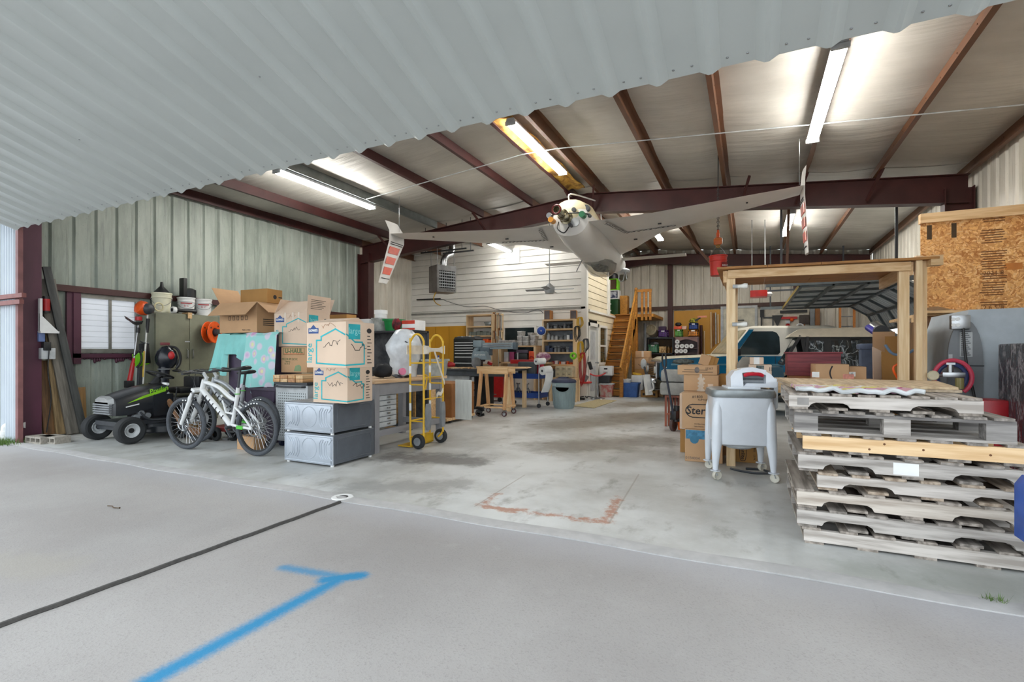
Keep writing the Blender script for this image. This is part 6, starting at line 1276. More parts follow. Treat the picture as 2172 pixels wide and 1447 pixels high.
# door mats, broom, stools
for q, lab in (((1215, 1262, 1310, 1268, 862, 866, 850, 847), 'tan door mat on the floor before the office door'),):
    pts = [gp(1215, 862), gp(1260, 866.5), gp(1308, 850.5), gp(1268, 848)]; b = B(); b.loft([[(p.x, p.y, .004) for p in pts], [(p.x, p.y, .014) for p in pts]]); tag(b.obj('door_mat', M('tan_carpet', (186, 172, 134), .95, scale=40)), lab, 'mat')
t = T('broom', 'long wooden handled push broom leaning on the speaker shelf', 'broom', (0, 0, 0)); p, q = gp(1229, 848), at(1224, 762, 12.6); b = B(); b.cyl(p + V((0, 0, .03)), q, .016, n=8); b.obj('handle', K_pinez, t); b = B(); b.cb(p + V((.0, -.02, .03)), (.3, .07, .05)); b.obj('head', K_black, t)
for (px, py, zs_, lab, r_) in ((1241, 848, .5, 'round red rolling stool beside the broom, lower of two', 0), (1268, 846, .66, 'red saddle seat stool on a chrome post', 1)):
    p = gp(px, py); t = T('stool', lab, 'stool', (p.x, p.y, 0), R(15)); b = B()
    if r_: b.sheet(lambda u, v: (-.21 + .42 * u, -.16 + .32 * v * (1 - .25 * sin(pi * u)), zs_ + .14 * (u - .45) ** 2 * 2), 12, 6, .03)
    else: b.lathe([(0, zs_ - .05), (.17, zs_ - .05), (.19, zs_ - .03), (.18, zs_), (0, zs_)], n=26)
    b.obj('seat', M('stool_red', (206, 44, 36), .4), t); b = B(); b.cyl((0, 0, .08), (0, 0, zs_ - .03), .022); b.cyl((0, 0, .08), (0, 0, .3), .032); b.obj('post', K_steel, t)
    if r_: b = B(); b.lathe([(0, 0), (.2, 0), (.19, .02), (.04, .05), (.03, .09), (0, .09)], n=24); b.obj('base', K_steel, t)
    else:
        for k in range(5):
            a = 2 * pi * k / 5; b = B(); b.bar((0, 0, .1), (.23 * cos(a), .23 * sin(a), .07), .035, .02); b.obj('leg', K_black, t); b = B(); b.lathe([(0, -.012), (.028, -.012), (.028, .012), (0, .012)], (.23 * cos(a), .23 * sin(a), .03), 12, Mx.Rotation(R(90), 4, 'X')); b.obj('caster', K_lgrey, t)
p = at(1250, 790, 13.15); 
t = T('garden_tool', 'grey shovel with a black handle leaning beside the office door', 'shovel', (0, 0, 0)); p, q = at(1240, 800, 13.15), at(1248, 756, 13.1); b = B(); b.cyl(p, q, .014); b.obj('shaft', K_steel, t); b = B(); b.cb(p + V((0, 0, -.03)), (.18, .03, .2), (0, .5, 0), .02); b.obj('blade', K_grey, t); b = B(); b.cb(at(1252, 776, 13.1), (.1, .05, .22), (0, -.3, 0), .02); b.obj('grip', K_black, t)
b = B(); b.cyl((at(1236, 800, 13.15)).to_tuple(), gp(1236, 845), .012); b.obj('lower_shaft', K_steel, t)
# ---------------------------------------------------------------- foot of the stairs
p = gp(1283, 843); Y = p.y
px_bin('storage_bin', 'clear lidded bin with red things inside at the foot of the stairs', 1270, 1297, 817, 0, Y, .36, M('bin_red_contents', (190, 180, 168), .3, c2=(190, 80, 80), scale=9, var=.3), lid=K_lgrey)
z = at(1280, 815, Y).z + .03; px_bin('storage_bin', 'dark grey tote stacked under the white printed box', 1266, 1294, 797, z, Y + .03, .34, K_dark)
a = at(1269, 797, Y); h = at(1280, 777, Y).z - a.z; z = a.z + .006; c = (carton('printed_box', 'white printed box on the dark grey tote by the stairs', (at(1283, 790, Y).x, Y + .2, z), .37, .3, h, R(4), mat=K_white), .37, .3, h); patch(c, 'front', -.05, .05, h * .62, h * .78, K_ink, 'printed_symbol'); stroke(c, 'front', [[(-.05 + .03 * k, h * .22), (-.05 + .03 * k, h * .38)] for k in range(4)], .014, K_ink, 'printed_mark')
p = gp(1333, 842.5); t = bin_('storage_tote', 'blue plastic tote full of things in front of the stairs', (p.x + .04, p.y + .12, 0), .5, .36, .42, M('tote_blue', (58, 104, 176), .45)); b = B(); b.lathe([(0, .34), (.13, .34), (.16, .46), (.14, .46), (.11, .37)], n=22); tag(b.obj('plastic_dish', K_white, loc=(p.x - .1, p.y + .12, 0)), 'white dish lying in the blue tote', 'dish'); b = B(); b.box(-.2, .2, -.12, .12, .02, .38, .03); tag(b.obj('packed_clothes', K_dark, loc=(p.x + .0, p.y + .12, .01)), 'dark things filling the blue tote', 'clothes'); bpy.data.objects['plastic_dish'].location.z = .06
x = at(1352, 820, 15.1).x; b = B(); b.box(-.17, .17, -.12, .12, 0, .62, .03); tag(b.obj('paper_bag', K_white, loc=(x, 15.15, 0)), 'white paper bag behind the blue tote', 'bag')
b = B(); b.cb((0, 0, .02), (.25, .18, .04), (.1, .15, .3)); tag(b.obj('yellow_folder', K_yellow, loc=(x - .02, 15.15, .635)), 'yellow folder lying on the white paper bag', 'folder')
xb2 = at(1363, 780, 15.6).x
for k, (z, h, lab, rz) in enumerate(((0, .78, 'plain tall box between the stairs and the truck', -.2), (.782, .36, 'box with a curved arrow print in the stack left of the truck', -.15), (1.145, .2, 'taped box topmost in the stack left of the truck', .05))):
    c = (carton('moving_box', lab, (xb2, 15.75, z), .44, .38, h, rz, mat=K_card if k else K_cardd, tape=.9 if k == 2 else None), .44, .38, h)
    if k == 1: stroke(c, 'front', [[(-.1 + .02 * j, .16 - .05 * sin(j * .3)) for j in range(11)]], .012, K_ink, 'curved_print')
p = gp(1376, 843); t = carton('produce_tray', 'open cardboard tray with hand holes in front of the truck grille', (p.x, p.y + .17, 0), .48, .32, .19, .02, flaps=(('f', 178, .01),), mat=K_cardd); c = (t, .48, .32, .19)
for u in (-.15, 0, .15): patch(c, 'front', u - .03, u + .03, .1 if u == 0 else .05, .125 if u == 0 else .12, K_ink, 'hand_hole')
soft('green_pot', 'green pot standing in the cardboard tray', (p.x + .1, p.y + .17, .01), .1, (1, 1, 1), M('pot_green', (92, 120, 70), .7), 'pot', 3); soft('twine_ball', 'ball of pale twine in the cardboard tray', (p.x - .08, p.y + .17, .01), .1, (1, 1, 1), M('twine', (200, 180, 140), .9, var=.3), 'twine', 5)
p = gp(1399, 842); carton('small_box', 'small tan box right of the cardboard tray', (p.x + .02, p.y + .14, 0), .14, .2, .18)
t = T('steam_mop', 'white upright steam mop leaning by the truck grille', 'mop', (0, 0, 0)); q0, q1, q2 = at(1377, 838, 13.62), at(1371, 795, 13.68), at(1365, 772, 13.74)
b = B(); b.bar(q0, q1, .17, .1); b.obj('body', K_white, t); b = B(); b.tube(chain([q0 + V((.02, -.07, .1)), q0 + V((.12, -.06, .18)), q0 + V((.09, -.05, .36))]), .02); b.obj('handle', K_white, t); b = B(); b.sph(q2, .11, (.75, .5, 1.3)); b.obj('head', K_lgrey, t); b = B(); b.cyl(q1, q2, .03); b.obj('neck', K_dark, t)
# ---------------------------------------------------------------- back wall shelves and crates
def crate(name, label, x0, x1, y0, y1, Y, d, mat, inner=None):
    a, c = at(x0, y1, Y), at(x1, y0, Y); w, h = c.x - a.x, c.z - a.z; t = T(name, label, 'crate', ((a.x + c.x) / 2, Y + d / 2, a.z)); b = B(); k = .016
    def wall(fx):
        n = 5
        for j in range(4): z = h * (j + .5) / 4 - h / 8; b.box(*fx(0, 1), z, z + (k if 0 < j < 3 else k * 2))
        b.box(*fx(0, 1), h - .05, h)
        for j in range(n + 1): u = j / n; b.box(*fx(max(0, u - .05), min(1, u + .05)), 0, h)
    wall(lambda u, v: (-w / 2 + w * u, -w / 2 + w * v, -d / 2, -d / 2 + k)); wall(lambda u, v: (-w / 2 + w * u, -w / 2 + w * v, d / 2 - k, d / 2))
    wall(lambda u, v: (-w / 2, -w / 2 + k, -d / 2 + d * u, -d / 2 + d * v)); wall(lambda u, v: (w / 2 - k, w / 2, -d / 2 + d * u, -d / 2 + d * v)); b.box(-w / 2, w / 2, -d / 2, d / 2, 0, .02)
    b.obj('basket', mat, t)
    b = B(); b.box(-w / 2 + .02, w / 2 - .02, -d / 2 + .02, d / 2 - .02, .02, h * .8); b.obj('contents', inner or K_dark, t)
    b = B(); b.box(-w * .17, w * .17, -d / 2 - .004, -d / 2 + .01, h - .055, h - .015, .004); b.obj('handle', K_white, t); return t
Y = 17.6; zs0, zs1 = at(1400, 716, Y).z, at(1400, 749, Y).z; xa, xb_ = at(1372, 720, Y).x, at(1429, 720, Y).x
t = T('storage_shelf', 'black plastic shelf unit against the yellow panel behind the truck hood', 'shelf', (0, 0, 0))
for z in (zs0, zs1, .5): b = B(); b.box(xa, xb_, Y, Y + .45, z - .05, z); b.obj('shelf_board', K_black, t)
for x in (xa, xb_ - .05):
    for y in (Y, Y + .4): b = B(); b.box(x, x + .05, y, y + .05, 0, zs0 - .05); b.obj('upright', K_black, t)
b = B(); b.box(xa, xb_, Y + .44, Y + .45, .5, zs0 - .05); b.obj('back_panel', M('shelf_back_brown', (92, 66, 30), .6), t)
p = at(1383, 704, Y + .18); t = T('bucket', 'beige lidded bucket lying tilted on the black shelf', 'bucket', (p.x, Y + .25, zs0 + .21), (R(68), 0, R(-10))); b = B(); b.lathe([(0, -.2), (.16, -.2), (.18, .14), (0, .14)], n=24); b.obj('body', M('taupe_bucket', (150, 138, 120), .6), t); b = B(); b.lathe([(0, .14), (.2, .14), (.2, .18), (.16, .2), (.15, .185), (0, .185)], n=24); b.cb((0, 0, .19), (.26, .03, .02)); b.cb((0, 0, .19), (.03, .26, .02)); b.obj('lid', M('beige_lid', (204, 192, 162), .6), t)
crate('milk_crate', 'purple milk crate on the black shelf', 1396, 1416, 701, 716, Y, .3, K_purple)
b = B(); b.box(-.12, .12, -.12, .12, 0, .16, .02); tag(b.obj('purple_bag', M('dark_purple_bag', (66, 46, 76), .7), loc=(at(1404, 700, Y).x, Y + .15, at(1400, 701, Y).z - .02)), 'dark purple bag in the purple milk crate', 'bag')
crate('milk_crate', 'mint green milk crate on the lower black shelf', 1374, 1395, 731, 748.5, Y, .32, M('mint_plastic', (110, 190, 140), .45), K_grey)
b = B(); b.sph((0, 0, 0), .13, (1.3, .9, .55)); tag(b.obj('cable_bundle', M('grey_bundle', (110, 112, 112), .7, var=.4, scale=20), loc=(at(1386, 730, Y).x, Y + .16, at(1386, 731, Y).z + .03)), 'grey bundle lying on the mint green crate', 'cables')
b = B(); a, c = at(1398, 748.5, Y + .02), at(1412, 735, Y + .02); b.box(a.x, c.x, Y + .03, Y + .25, zs1 + .002, c.z); tag(b.obj('wooden_box', M('printed_wood', (216, 184, 130), .7, c2=(120, 84, 40), scale=14, var=.3)), 'small printed wooden box on the lower black shelf', 'box')
for k, px in enumerate((1417, 1425)): bottle('glass_bottle', 'brown bottle on the lower black shelf %s' % ('beside the wooden box', 'at its right end')[k], (at(px, 740, Y).x, Y + .12, zs1 + .002), .05, .26, M('amber_glass', (120, 84, 34), .2), K_black)
b = B(); b.sheet(lambda u, v: (at(1376, 700, Y).x + .62 * u, Y - .02 + .4 * v, zs0 + .008 + .01 * sin(u * 8)), 8, 3, .006); tag(b.obj('white_sheet', K_lgrey), 'pale sheet lying under the bucket on the black shelf', 'sheet')
bpy.data.objects['milk_crate'].location.z += .012; t = [o for o in COL.objects if o.name == 'bucket.003'] 
# headboard rack with paper towels
a, c = at(1431, 760, Y), at(1482, 716, Y); t = T('bookcase', 'dark mauve bookcase with an arched top holding paper towel rolls', 'bookcase', (0, 0, 0)); w = c.x - a.x; m_mv = M('mauve_laminate', (96, 76, 78), .5)
b = B(); b.box(a.x, c.x, Y + .3, Y + .33, 0, c.z); b.box(a.x, a.x + .04, Y, Y + .3, 0, c.z); b.box(c.x - .04, c.x, Y, Y + .3, 0, c.z); b.obj('carcass', m_mv, t)
b = B(); b.loft([[(a.x + .04, y, c.z - .16)] + [(a.x + .04 + (w - .08) * k / 10, y, c.z - .16 + .1 * sin(pi * k / 10)) for k in range(11)] + [(c.x - .04, y, c.z - .16), (c.x - .04, y, c.z), (a.x + .04, y, c.z)] for y in (Y, Y + .03)]); b.obj('arched_rail', M('mauve_edge', (150, 116, 110), .5), t)
zr = [at(1450, y, Y).z for y in (739, 749.5)]
for z in zr + [.6]: b = B(); b.box(a.x + .04, c.x - .04, Y, Y + .3, z - .02, z); b.obj('shelf_board', m_mv, t)
b = B(); b.box(a.x, c.x, Y - .01, Y + .33, c.z, c.z + .03); b.obj('top', M('mauve_edge', (150, 116, 110), .5), t)
for k, (px, z, lev) in enumerate([(1436 + 10 * j, zr[0], 0) for j in range(4)] + [(1435 + 9 * j, zr[1], 0) for j in range(3)] + [(1436, zr[0] + .15, 1)]):
    r_ = .072; x = at(px + .5, 740, Y).x; tt = T('paper_towel_roll', 'white paper towel roll lying end-on in the mauve bookcase', 'paper roll', (x, Y + .02, z + r_ + .002), 0, 'paper towel rolls in the mauve bookcase'); b = B(); b.lathe([(.018, -.03), (r_, -.03), (r_, .24), (.018, .24), (.018, -.03)], n=20, mx=Mx.Rotation(R(-90), 4, 'X')); b.obj('paper', K_white, tt); b = B(); b.cyl((0, -.02, 0), (0, .2, 0), .018); b.obj('core', K_dark, tt)
zt_ = c.z + .032
def oncase(t): t.location.z = zt_ + (t.location.z - at(1450, 716, Y).z if False else 0); return t
g = crate('milk_crate', 'lime green milk crate under the red box on the bookcase', 1431, 1447, 698, 714, Y, .3, M('light_green_plastic', (124, 206, 90), .45)); g.location.z = zt_
b = B(); b.box(-.16, .1, -.1, .1, 0, .1, .01); tag(b.obj('red_tool_box', M('orange_red', (222, 84, 50), .5), loc=(g.location.x, Y + .15, zt_ + at(1440, 698, Y).z - at(1440, 714, Y).z + .002)), 'orange red tool box on the lime green crate', 'tool box')
soft('black_rag', 'black lump lying on the orange red tool box', (g.location.x - .02, Y + .15, bpy.data.objects['red_tool_box'].location.z + .102), .08, (1.3, .8, .8), K_black, 'rag', 6)
b = B(); b.box(-.07, .07, -.08, .08, 0, .11); tag(b.obj('pink_carton', M('pale_pink', (232, 190, 170), .7), loc=(g.location.x + .2, Y + .16, bpy.data.objects['red_tool_box'].location.z)), 'pale pink carton beside the orange red tool box', 'box'); bpy.data.objects['pink_carton'].location.x = g.location.x + .18
g2 = crate('milk_crate', 'orange milk crate on the right end of the bookcase', 1459, 1481, 699, 714, Y, .3, M('crate_orange', (250, 156, 30), .45)); g2.location.z = zt_
g3 = crate('milk_crate', 'blue milk crate stacked on the orange one', 1461, 1480, 683, 697, Y, .3, K_blue); g3.location.z = zt_ + at(1470, 699, Y).z - at(1470, 714, Y).z + .003
soft('work_gloves', 'yellow and black work gloves piled in the blue crate', (g3.location.x, Y + .15, g3.location.z + .2), .13, (1.1, .8, .7), M('glove_yellow', (214, 206, 60), .8, c2=(36, 40, 40), scale=12, var=.4), 'gloves', 8)
for k, (px, y0, y1, mat, lab) in enumerate(((1487, 690, 800, K_maroon, 'dark red post standing right of the mauve bookcase'), (1494, 702, 800, K_pinez, 'pale wooden pole right of the dark red post'), (1508, 662, 740, K_pinez, 'pale broom stick hanging leftmost on the yellow panel'), (1513, 664, 735, m_brn, 'brown stick hanging second on the yellow panel'), (1518, 663, 730, K_lgrey, 'white stick hanging third on the yellow panel'), (1523, 667, 728, K_pinez, 'pale stick hanging rightmost on the yellow panel'))):
    Yp = YB - .12; p, q = at(px, y0, Yp), at(px + (.6 if k > 1 else 0), y1, Yp); b = B(); b.cyl((0, 0, 0), (q.x - p.x, 0, q.z - p.z if k > 1 else -p.z), .05 if k == 0 else .022, n=10); tag(b.obj('broom_stick' if k > 1 else 'wooden_pole', mat, loc=p), lab, 'pole')
p = at(1486, 672, Y + .05); t = T('squeegee', 'pink squeegee resting across the top of the blue crate', 'squeegee', p); b = B(); b.cb((.05, 0, 0), (.28, .05, .06)); b.obj('head', M('pink_foam', (230, 150, 120), .7), t); b = B(); b.bar((0, 0, -.03), (-.18, .0, -.14), .05, .05); b.obj('handle', K_black, t)
t = T('jack_post', 'grey steel jack post left of the black shelf', 'post', (at(1368, 720, 17.2).x, 17.2, 0)); b = B(); b.cyl((0, 0, 0), (0, 0, 2.3), .045); b.obj('tube', K_grey, t); b = B(); b.torus((0, 0, 1.3), .06, .02, 'z', 16, 8); b.cb((-.05, -.05, 1.3), (.1, .1, .05)); b.obj('collar', K_black, t)
# pale door panel and tool board on the back wall
a, c = at(1534, 740, YB - .08), at(1601, 653, YB - .08); b = B(); b.box(a.x, c.x, YB - .09, YB - .04, .0, c.z); S(b, 'door_2', M('pale_sage_door', (208, 204, 186), .5)); b = B(); b.box(a.x - .08, a.x, YB - .12, YB - .03, 0, c.z + .08); b.box(c.x, c.x + .08, YB - .12, YB - .03, 0, c.z + .08); b.box(a.x, c.x, YB - .12, YB - .03, c.z, c.z + .08); b.obj('door_casing', K_lgrey, bpy.data.objects['door_2']); b = B(); b.cb((c.x - .45, YB - .11, c.z - .4), (.25, .04, .03)); b.obj('handle', K_dark, bpy.data.objects['door_2'])
a, c = at(1608, 740, YB - .1), at(1715, 654, YB - .1); b = B(); b.box(a.x, c.x, YB - .27, YB - .22, 1.0, c.z); tag(b.obj('tool_board', M('pale_board', (206, 198, 182), .6)), 'pale board on the back wall with hanging garden tools', 'board')
def hang(name, lab, cat, px, y0, y1, parts):
    t = T(name, lab, cat, at(px, y0, YB - .31)); k = .0162
    for nm, mat, fn in parts: b = B(); fn(b, k); b.obj(nm, mat, t)
hang('hoe', 'black hoe hanging leftmost on the tool board', 'hoe', 1615, 662, 730, [('shaft', K_black, lambda b, k: b.box(-.02, .02, -.02, .02, -68 * k, 0)), ('blade', K_black, lambda b, k: b.cb((.02, 0, -.05), (.12, .03, .25)))])
hang('square', 'black L shaped tool hanging on the tool board', 'square', 1619, 674, 690, [('arms', K_dark, lambda b, k: (b.box(0, .3, -.01, .01, -.02, .02), b.box(.26, .3, -.01, .01, -.7, .02)))])
hang('shovel', 'black triangular hoe head hanging on the tool board', 'shovel', 1649, 669, 690, [('blade', K_black, lambda b, k: b.prism([(-.16, 0), (.16, 0), (.1, -.12), (.02, -.34), (-.02, -.34), (-.1, -.12)], -.02, .02)), ('shaft', K_dark, lambda b, k: b.box(-.015, .015, -.01, .01, -.6, -.3))])
hang('fire_extinguisher', 'red fire extinguisher hanging in the middle of the tool board', 'extinguisher', 1671, 680, 700, [('cylinder', K_red, lambda b, k: b.lathe([(0, -.5), (.1, -.5), (.1, -.2), (.03, -.1), (0, -.1)], n=16)), ('valve', K_steel, lambda b, k: b.cb((0, 0, -.05), (.12, .05, .08)))])
hang('grease_gun', 'red bar tool hanging across the tool board', 'tool', 1672, 672, 680, [('bar', K_red, lambda b, k: b.box(-.2, .25, -.02, .02, -.08, 0)), ('knob', K_orange, lambda b, k: b.sph((.1, -.02, -.1), .06))])
hang('shovel', 'dark spade hanging right on the tool board', 'shovel', 1706, 668, 720, [('blade', M('dark_spade', (62, 52, 46), .6), lambda b, k: b.cb((0, 0, -.15), (.28, .03, .3), bev=.01)), ('shaft', m_brn, lambda b, k: b.box(-.02, .02, -.02, .02, -.9, -.3))])
hang('level', 'black level lying along the top of the tool board', 'level', 1683, 658, 662, [('bar', K_black, lambda b, k: b.box(-.38, .38, -.04, .038, -.08, 0))])
hang('d_handle', 'white D handle hanging low on the tool board', 'handle', 1697, 686, 700, [('loop', K_white, lambda b, k: b.torus((0, 0, -.12), .1, .025, 'y', 16, 8))])
for k, (px0, px1, y0, lab) in enumerate(((1779, 1814, 585, 'orange wooden extension ladder standing by the right end of the back wall'),)):
    a, c = at(px0, 700, YB - .3), at(px1, 700, YB - .3); t = T('ladder', lab, 'ladder', (0, 0, 0)); zt_l = at(px0, y0, YB - .3).z
    for x in (a.x, c.x - .06): b = B(); b.box(x, x + .06, YB - .35, YB - .27, 0, zt_l); b.obj('rail', M('ladder_orange', (206, 130, 60), .5), t)
    for j in range(12): b = B(); b.cyl((a.x + .05, YB - .31, .3 + j * .3), (c.x - .05, YB - .31, .3 + j * .3), .018); b.obj('rung', K_steel, t)
for px, mat, lab in ((1733, m_brn, 'brown timber standing on end left of the orange ladder'), (1723, K_grey, 'grey steel channel standing on end beside the brown timber')):
    x = at(px, 700, YB - .2).x; b = B(); b.box(-.07, .07, -.05, .05, 0, 2.7); tag(b.obj('standing_timber', mat, loc=(x, YB - .25, 0)), lab, 'timber')
# ---------------------------------------------------------------- overhead garage door in the right wall, opener, tracks, outside view
m_gd = M('grey_door_steel', (102, 110, 112), .45, .3); m_gp = M('pale_door_panel', (224, 228, 228), .5, .0)
t = T('garage_door', 'grey sectional garage door rolled up under the roof at the right wall', 'garage door', (0, 0, 0)); zd_ = 2.62; gx0, gy0, gy1 = .9, 11.3, 16.85
secs = [((gx0 + .56 * k, zd_ + .03 * k * 0), (gx0 + .56 * (k + 1), zd_)) for k in range(3)] + [((gx0 + 1.68, zd_), (gx0 + 2.1, zd_ - .28)), ((gx0 + 2.1, zd_ - .28), (gx0 + 2.32, zd_ - .72))]
for (x0, z0), (x1, z1_) in secs:
    d = V((x1 - x0, 0, z1_ - z0)); n_ = V((d.z, 0, -d.x)).normalized(); n_ = n_ if n_.z < 0 else -n_
    b = B(); b.loft([[(x0, y, z0), (x1, y, z1_), (x1 - n_.x * .03, y, z1_ - n_.z * .03), (x0 - n_.x * .03, y, z0 - n_.z * .03)] for y in (gy0, gy1)]); sec = b.obj('section', m_gp, t)
    b = B()
    for f in (0.02, .98): p = V((x0, 0, z0)) + d * f; b.bar((p.x + n_.x * .02, gy0, p.z + n_.z * .02), (p.x + n_.x * .02, gy1, p.z + n_.z * .02), .06, .05)
    for j in range(6): y = gy0 + .04 + (gy1 - gy0 - .08) * j / 5; b.bar((x0 + n_.x * .02, y, z0 + n_.z * .02), (x1 + n_.x * .02, y, z1_ + n_.z * .02), .07, .05)
    b.obj('stiles', m_gd, sec)
    b = B()
    for j in range(30): y = gy0 + .1 + j * (gy1 - gy0 - .2) / 29; b.bar((x0 + n_.x * .004, y, z0 + n_.z * .004), (x1 + n_.x * .004, y, z1_ + n_.z * .004), .012, .008)
    b.obj('ribs', K_lgrey, sec)
b = B(); b.box(gx0 - .02, gx0, gy0, gy1, zd_ - .04, zd_ + .03); b.obj('edge_seal', M('dull_yellow', (176, 152, 70), .6), t)
for y in (gy0 - .08, gy1 + .06):
    b = B(); b.box(.3, 3.0, y - .03, y + .03, zd_ - .02, zd_ + .06); b.tube(chain([(2.9, y, zd_ + .02), (3.15, y, zd_ - .05), (3.28, y, zd_ - .3), (3.3, y, zd_ - .7), (3.3, y, .1)]), .03); b.obj('track', m_gd, t)
    for x in (.55, 2.4): b = B(); b.box(x, x + .04, y - .02, y + .02, zd_ + .06, roofz(x) - .2); b.obj('hanger', K_dark, t)
p = at(1609, 625, 14.0); t = T('door_opener', 'red garage door opener hanging from the roof behind the timber frame', 'opener', p); b = B(); b.loft([[(s * (.19 - ins), y, z) for s, z in ((-1, -.07), (1, -.07), (1, .09), (-1, .09))] for y, ins in ((-.2, .06), (-.17, 0), (.2, 0))]); b.obj('housing', M('opener_red', (206, 40, 34), .4), t)
b = B(); b.lathe([(0, -.05), (.09, -.05), (.12, .0), (.09, .05), (0, .05)], (.2, 0, .0), 14); b.obj('lens', K_white, t); b = B(); b.box(.2, 1.0, -.02, .02, .06, .1); b.obj('rail', K_dark, t)
for x in (-.15, .15): b = B(); b.bar((x, 0, .09), (x, .3, roofz(p.x + x) - p.z - .02), .03, .006); b.obj('hanger_strap', K_steel, t)
b = B(); b.box(4.6, 4.72, 9, 15.6, -.03, 4); t_ = NT('white_siding_outside'); pz = t_.pos(); sx = t_.n('ShaderNodeSeparateXYZ'); t_.l(pz, sx.inputs[0]); fr = t_.m('FRACT', t_.m('MULTIPLY', sx.outputs[2], 6)); t_.col(t_.mix(t_.step(fr, .1, .02), lin((226, 230, 236)), lin((150, 154, 160)))); o = b.obj('neighbour_building', t_.mat); tag(o, 'white sided building seen through the garage doorway', 'building')
tb = NT('red_brick'); bk = tb.n('ShaderNodeTexBrick'); mp = tb.n('ShaderNodeMapping'); tc = tb.n('ShaderNodeTexCoord'); tb.l(tc.outputs['Object'], mp.inputs[0]); mp.inputs['Rotation'].default_value = (R(90), R(90), 0); tb.l(mp.outputs[0], bk.inputs[0]); bk.inputs['Scale'].default_value = 4; bk.inputs['Color1'].default_value = (*lin((168, 84, 58)), 1); bk.inputs['Color2'].default_value = (*lin((188, 112, 84)), 1); bk.inputs['Mortar'].default_value = (*lin((214, 206, 196)), 1); tb.col(bk.outputs[0])
b = B(); b.box(4.5, 4.75, 15.6, 16.3, -.03, 4); b.obj('brick_pier', tb.mat, o); b = B(); b.box(4.5, 4.75, 16.3, 18, -.03, 4); b.obj('pale_brick_wall', M('pale_brick', (206, 196, 188), .8, scale=12), o)
# ---------------------------------------------------------------- blue off-road truck
m_tb, m_tt, m_chr = M('teal_blue_truck_paint', (12, 98, 136), .25, var=.03, coat=.5), M('cream_truck_top', (224, 220, 208), .35, var=.03), M('chrome', (210, 212, 214), .12, 1)
tr = T('truck', 'teal blue off-road truck with a cream roof parked across the back', 'truck', (-2.16, 13.62, 0), R(18)); Wd = 1.9
side = [(.05, .55), (.0, .72), (.02, 1.02), (.12, 1.12), (1.75, 1.2), (4.5, 1.2), (4.6, 1.1), (4.6, .5), (3.95, .5), (3.85, .75), (3.6, .88), (3.3, .88), (3.05, .75), (2.95, .45), (1.3, .45), (1.2, .75), (.98, .88), (.68, .88), (.45, .75), (.38, .52)]
b = B(); b.prism(side, 0, Wd); b.obj('body', m_tb, tr)
b = B(); b.loft([[(x, .1, z), (x, Wd - .1, z), (x, Wd - .2, z + .05), (x, .2, z + .05)] for x, z in ((.06, 1.06), (.2, 1.13), (1.72, 1.2))]); b.obj('hood', M('beige_hood', (196, 190, 170), .4), tr)
def cab(x0, x1, x2, x3, z0, z1, ins): return [[(x0, .03, z0), (x1, .03, z0), (x1, Wd - .03, z0), (x0, Wd - .03, z0)], [(x2, ins, z1 - .06), (x3, ins, z1 - .06), (x3, Wd - ins, z1 - .06), (x2, Wd - ins, z1 - .06)], [(x2 + .15, ins + .12, z1), (x3 - .12, ins + .12, z1), (x3 - .12, Wd - ins - .12, z1), (x2 + .15, Wd - ins - .12, z1)]]
b = B(); b.loft(cab(1.72, 4.55, 2.32, 4.45, 1.19, 2.0, .14)); b.obj('cab_top', m_tt, tr)
def sidewin(pts, mat, nm, off=-.008):
    b = B(); f = lambda z: .03 + (.11 * (z - 1.19) / .75); b.loft([[(x, f(z) + off + o, z) for x, z in pts] for o in (0, .02)]); b.obj(nm, mat, tr)
sidewin([(1.95, 1.24), (2.98, 1.24), (3.04, 1.3), (3.04, 1.7), (2.98, 1.81), (2.88, 1.85), (2.38, 1.85)], K_glass, 'door_window'); rw = [(3.5, 1.24), (4.15, 1.24), (4.2, 1.3), (4.2, 1.7), (4.12, 1.82), (4.0, 1.84), (3.5, 1.84)]; sidewin(rw, K_glass, 'side_window')
sidewin([(1.74, 1.2), (1.9, 1.2), (2.42, 1.9), (2.3, 1.9)], m_tb, 'windscreen_pillar', -.015)
b = B(); b.loft([[(1.8, .2, 1.25), (1.8, Wd - .2, 1.25), (2.28, Wd - .25, 1.88), (2.28, .25, 1.88)], [(1.76, .2, 1.27), (1.76, Wd - .2, 1.27), (2.24, Wd - .25, 1.9), (2.24, .25, 1.9)]]); b.obj('windscreen', M('tan_reflection_glass', (176, 168, 140), .15), tr)  # light tan colour stands in for light reflected off the windscreen
b = B(); b.box(-.06, .02, .12, Wd - .12, .62, 1.02, .01); gr = b.obj('grille', M('dark_grille', (60, 62, 62), .5), tr)
b = B()
for k in range(7): b.box(-.075, -.055, .35, Wd - .35, .66 + k * .05, .68 + k * .05)
b.box(-.08, -.05, .1, Wd - .1, .99, 1.04); b.box(-.08, -.05, .08, .14, .6, 1.03); b.box(-.08, -.05, Wd - .14, Wd - .08, .6, 1.03); b.obj('bars', m_chr, gr)
for y in (.24, Wd - .24): b = B(); b.lathe([(0, -.02), (.09, -.02), (.1, .03), (0, .04)], (-.07, y, .82), 20, Mx.Rotation(R(-90), 4, 'Y')); b.obj('headlamp', K_white, tr)
b = B(); b.box(-.2, -.08, -.02, Wd + .02, .48, .62, .03); b.obj('bumper', m_chr, tr); b = B(); b.box(-.22, -.08, .2, Wd - .2, .3, .47, .02); b.obj('lower_valance', K_grey, tr)
b = B()
for k in range(2): b.cb((.14, -.004, .84 + k * .06), (.1, .01, .03))
b.obj('side_marker', K_white, tr)
b = B(); b.cb((1.95, -.12, 1.3), (.1, .2, .18), bev=.03); b.obj('mirror', K_black, tr)
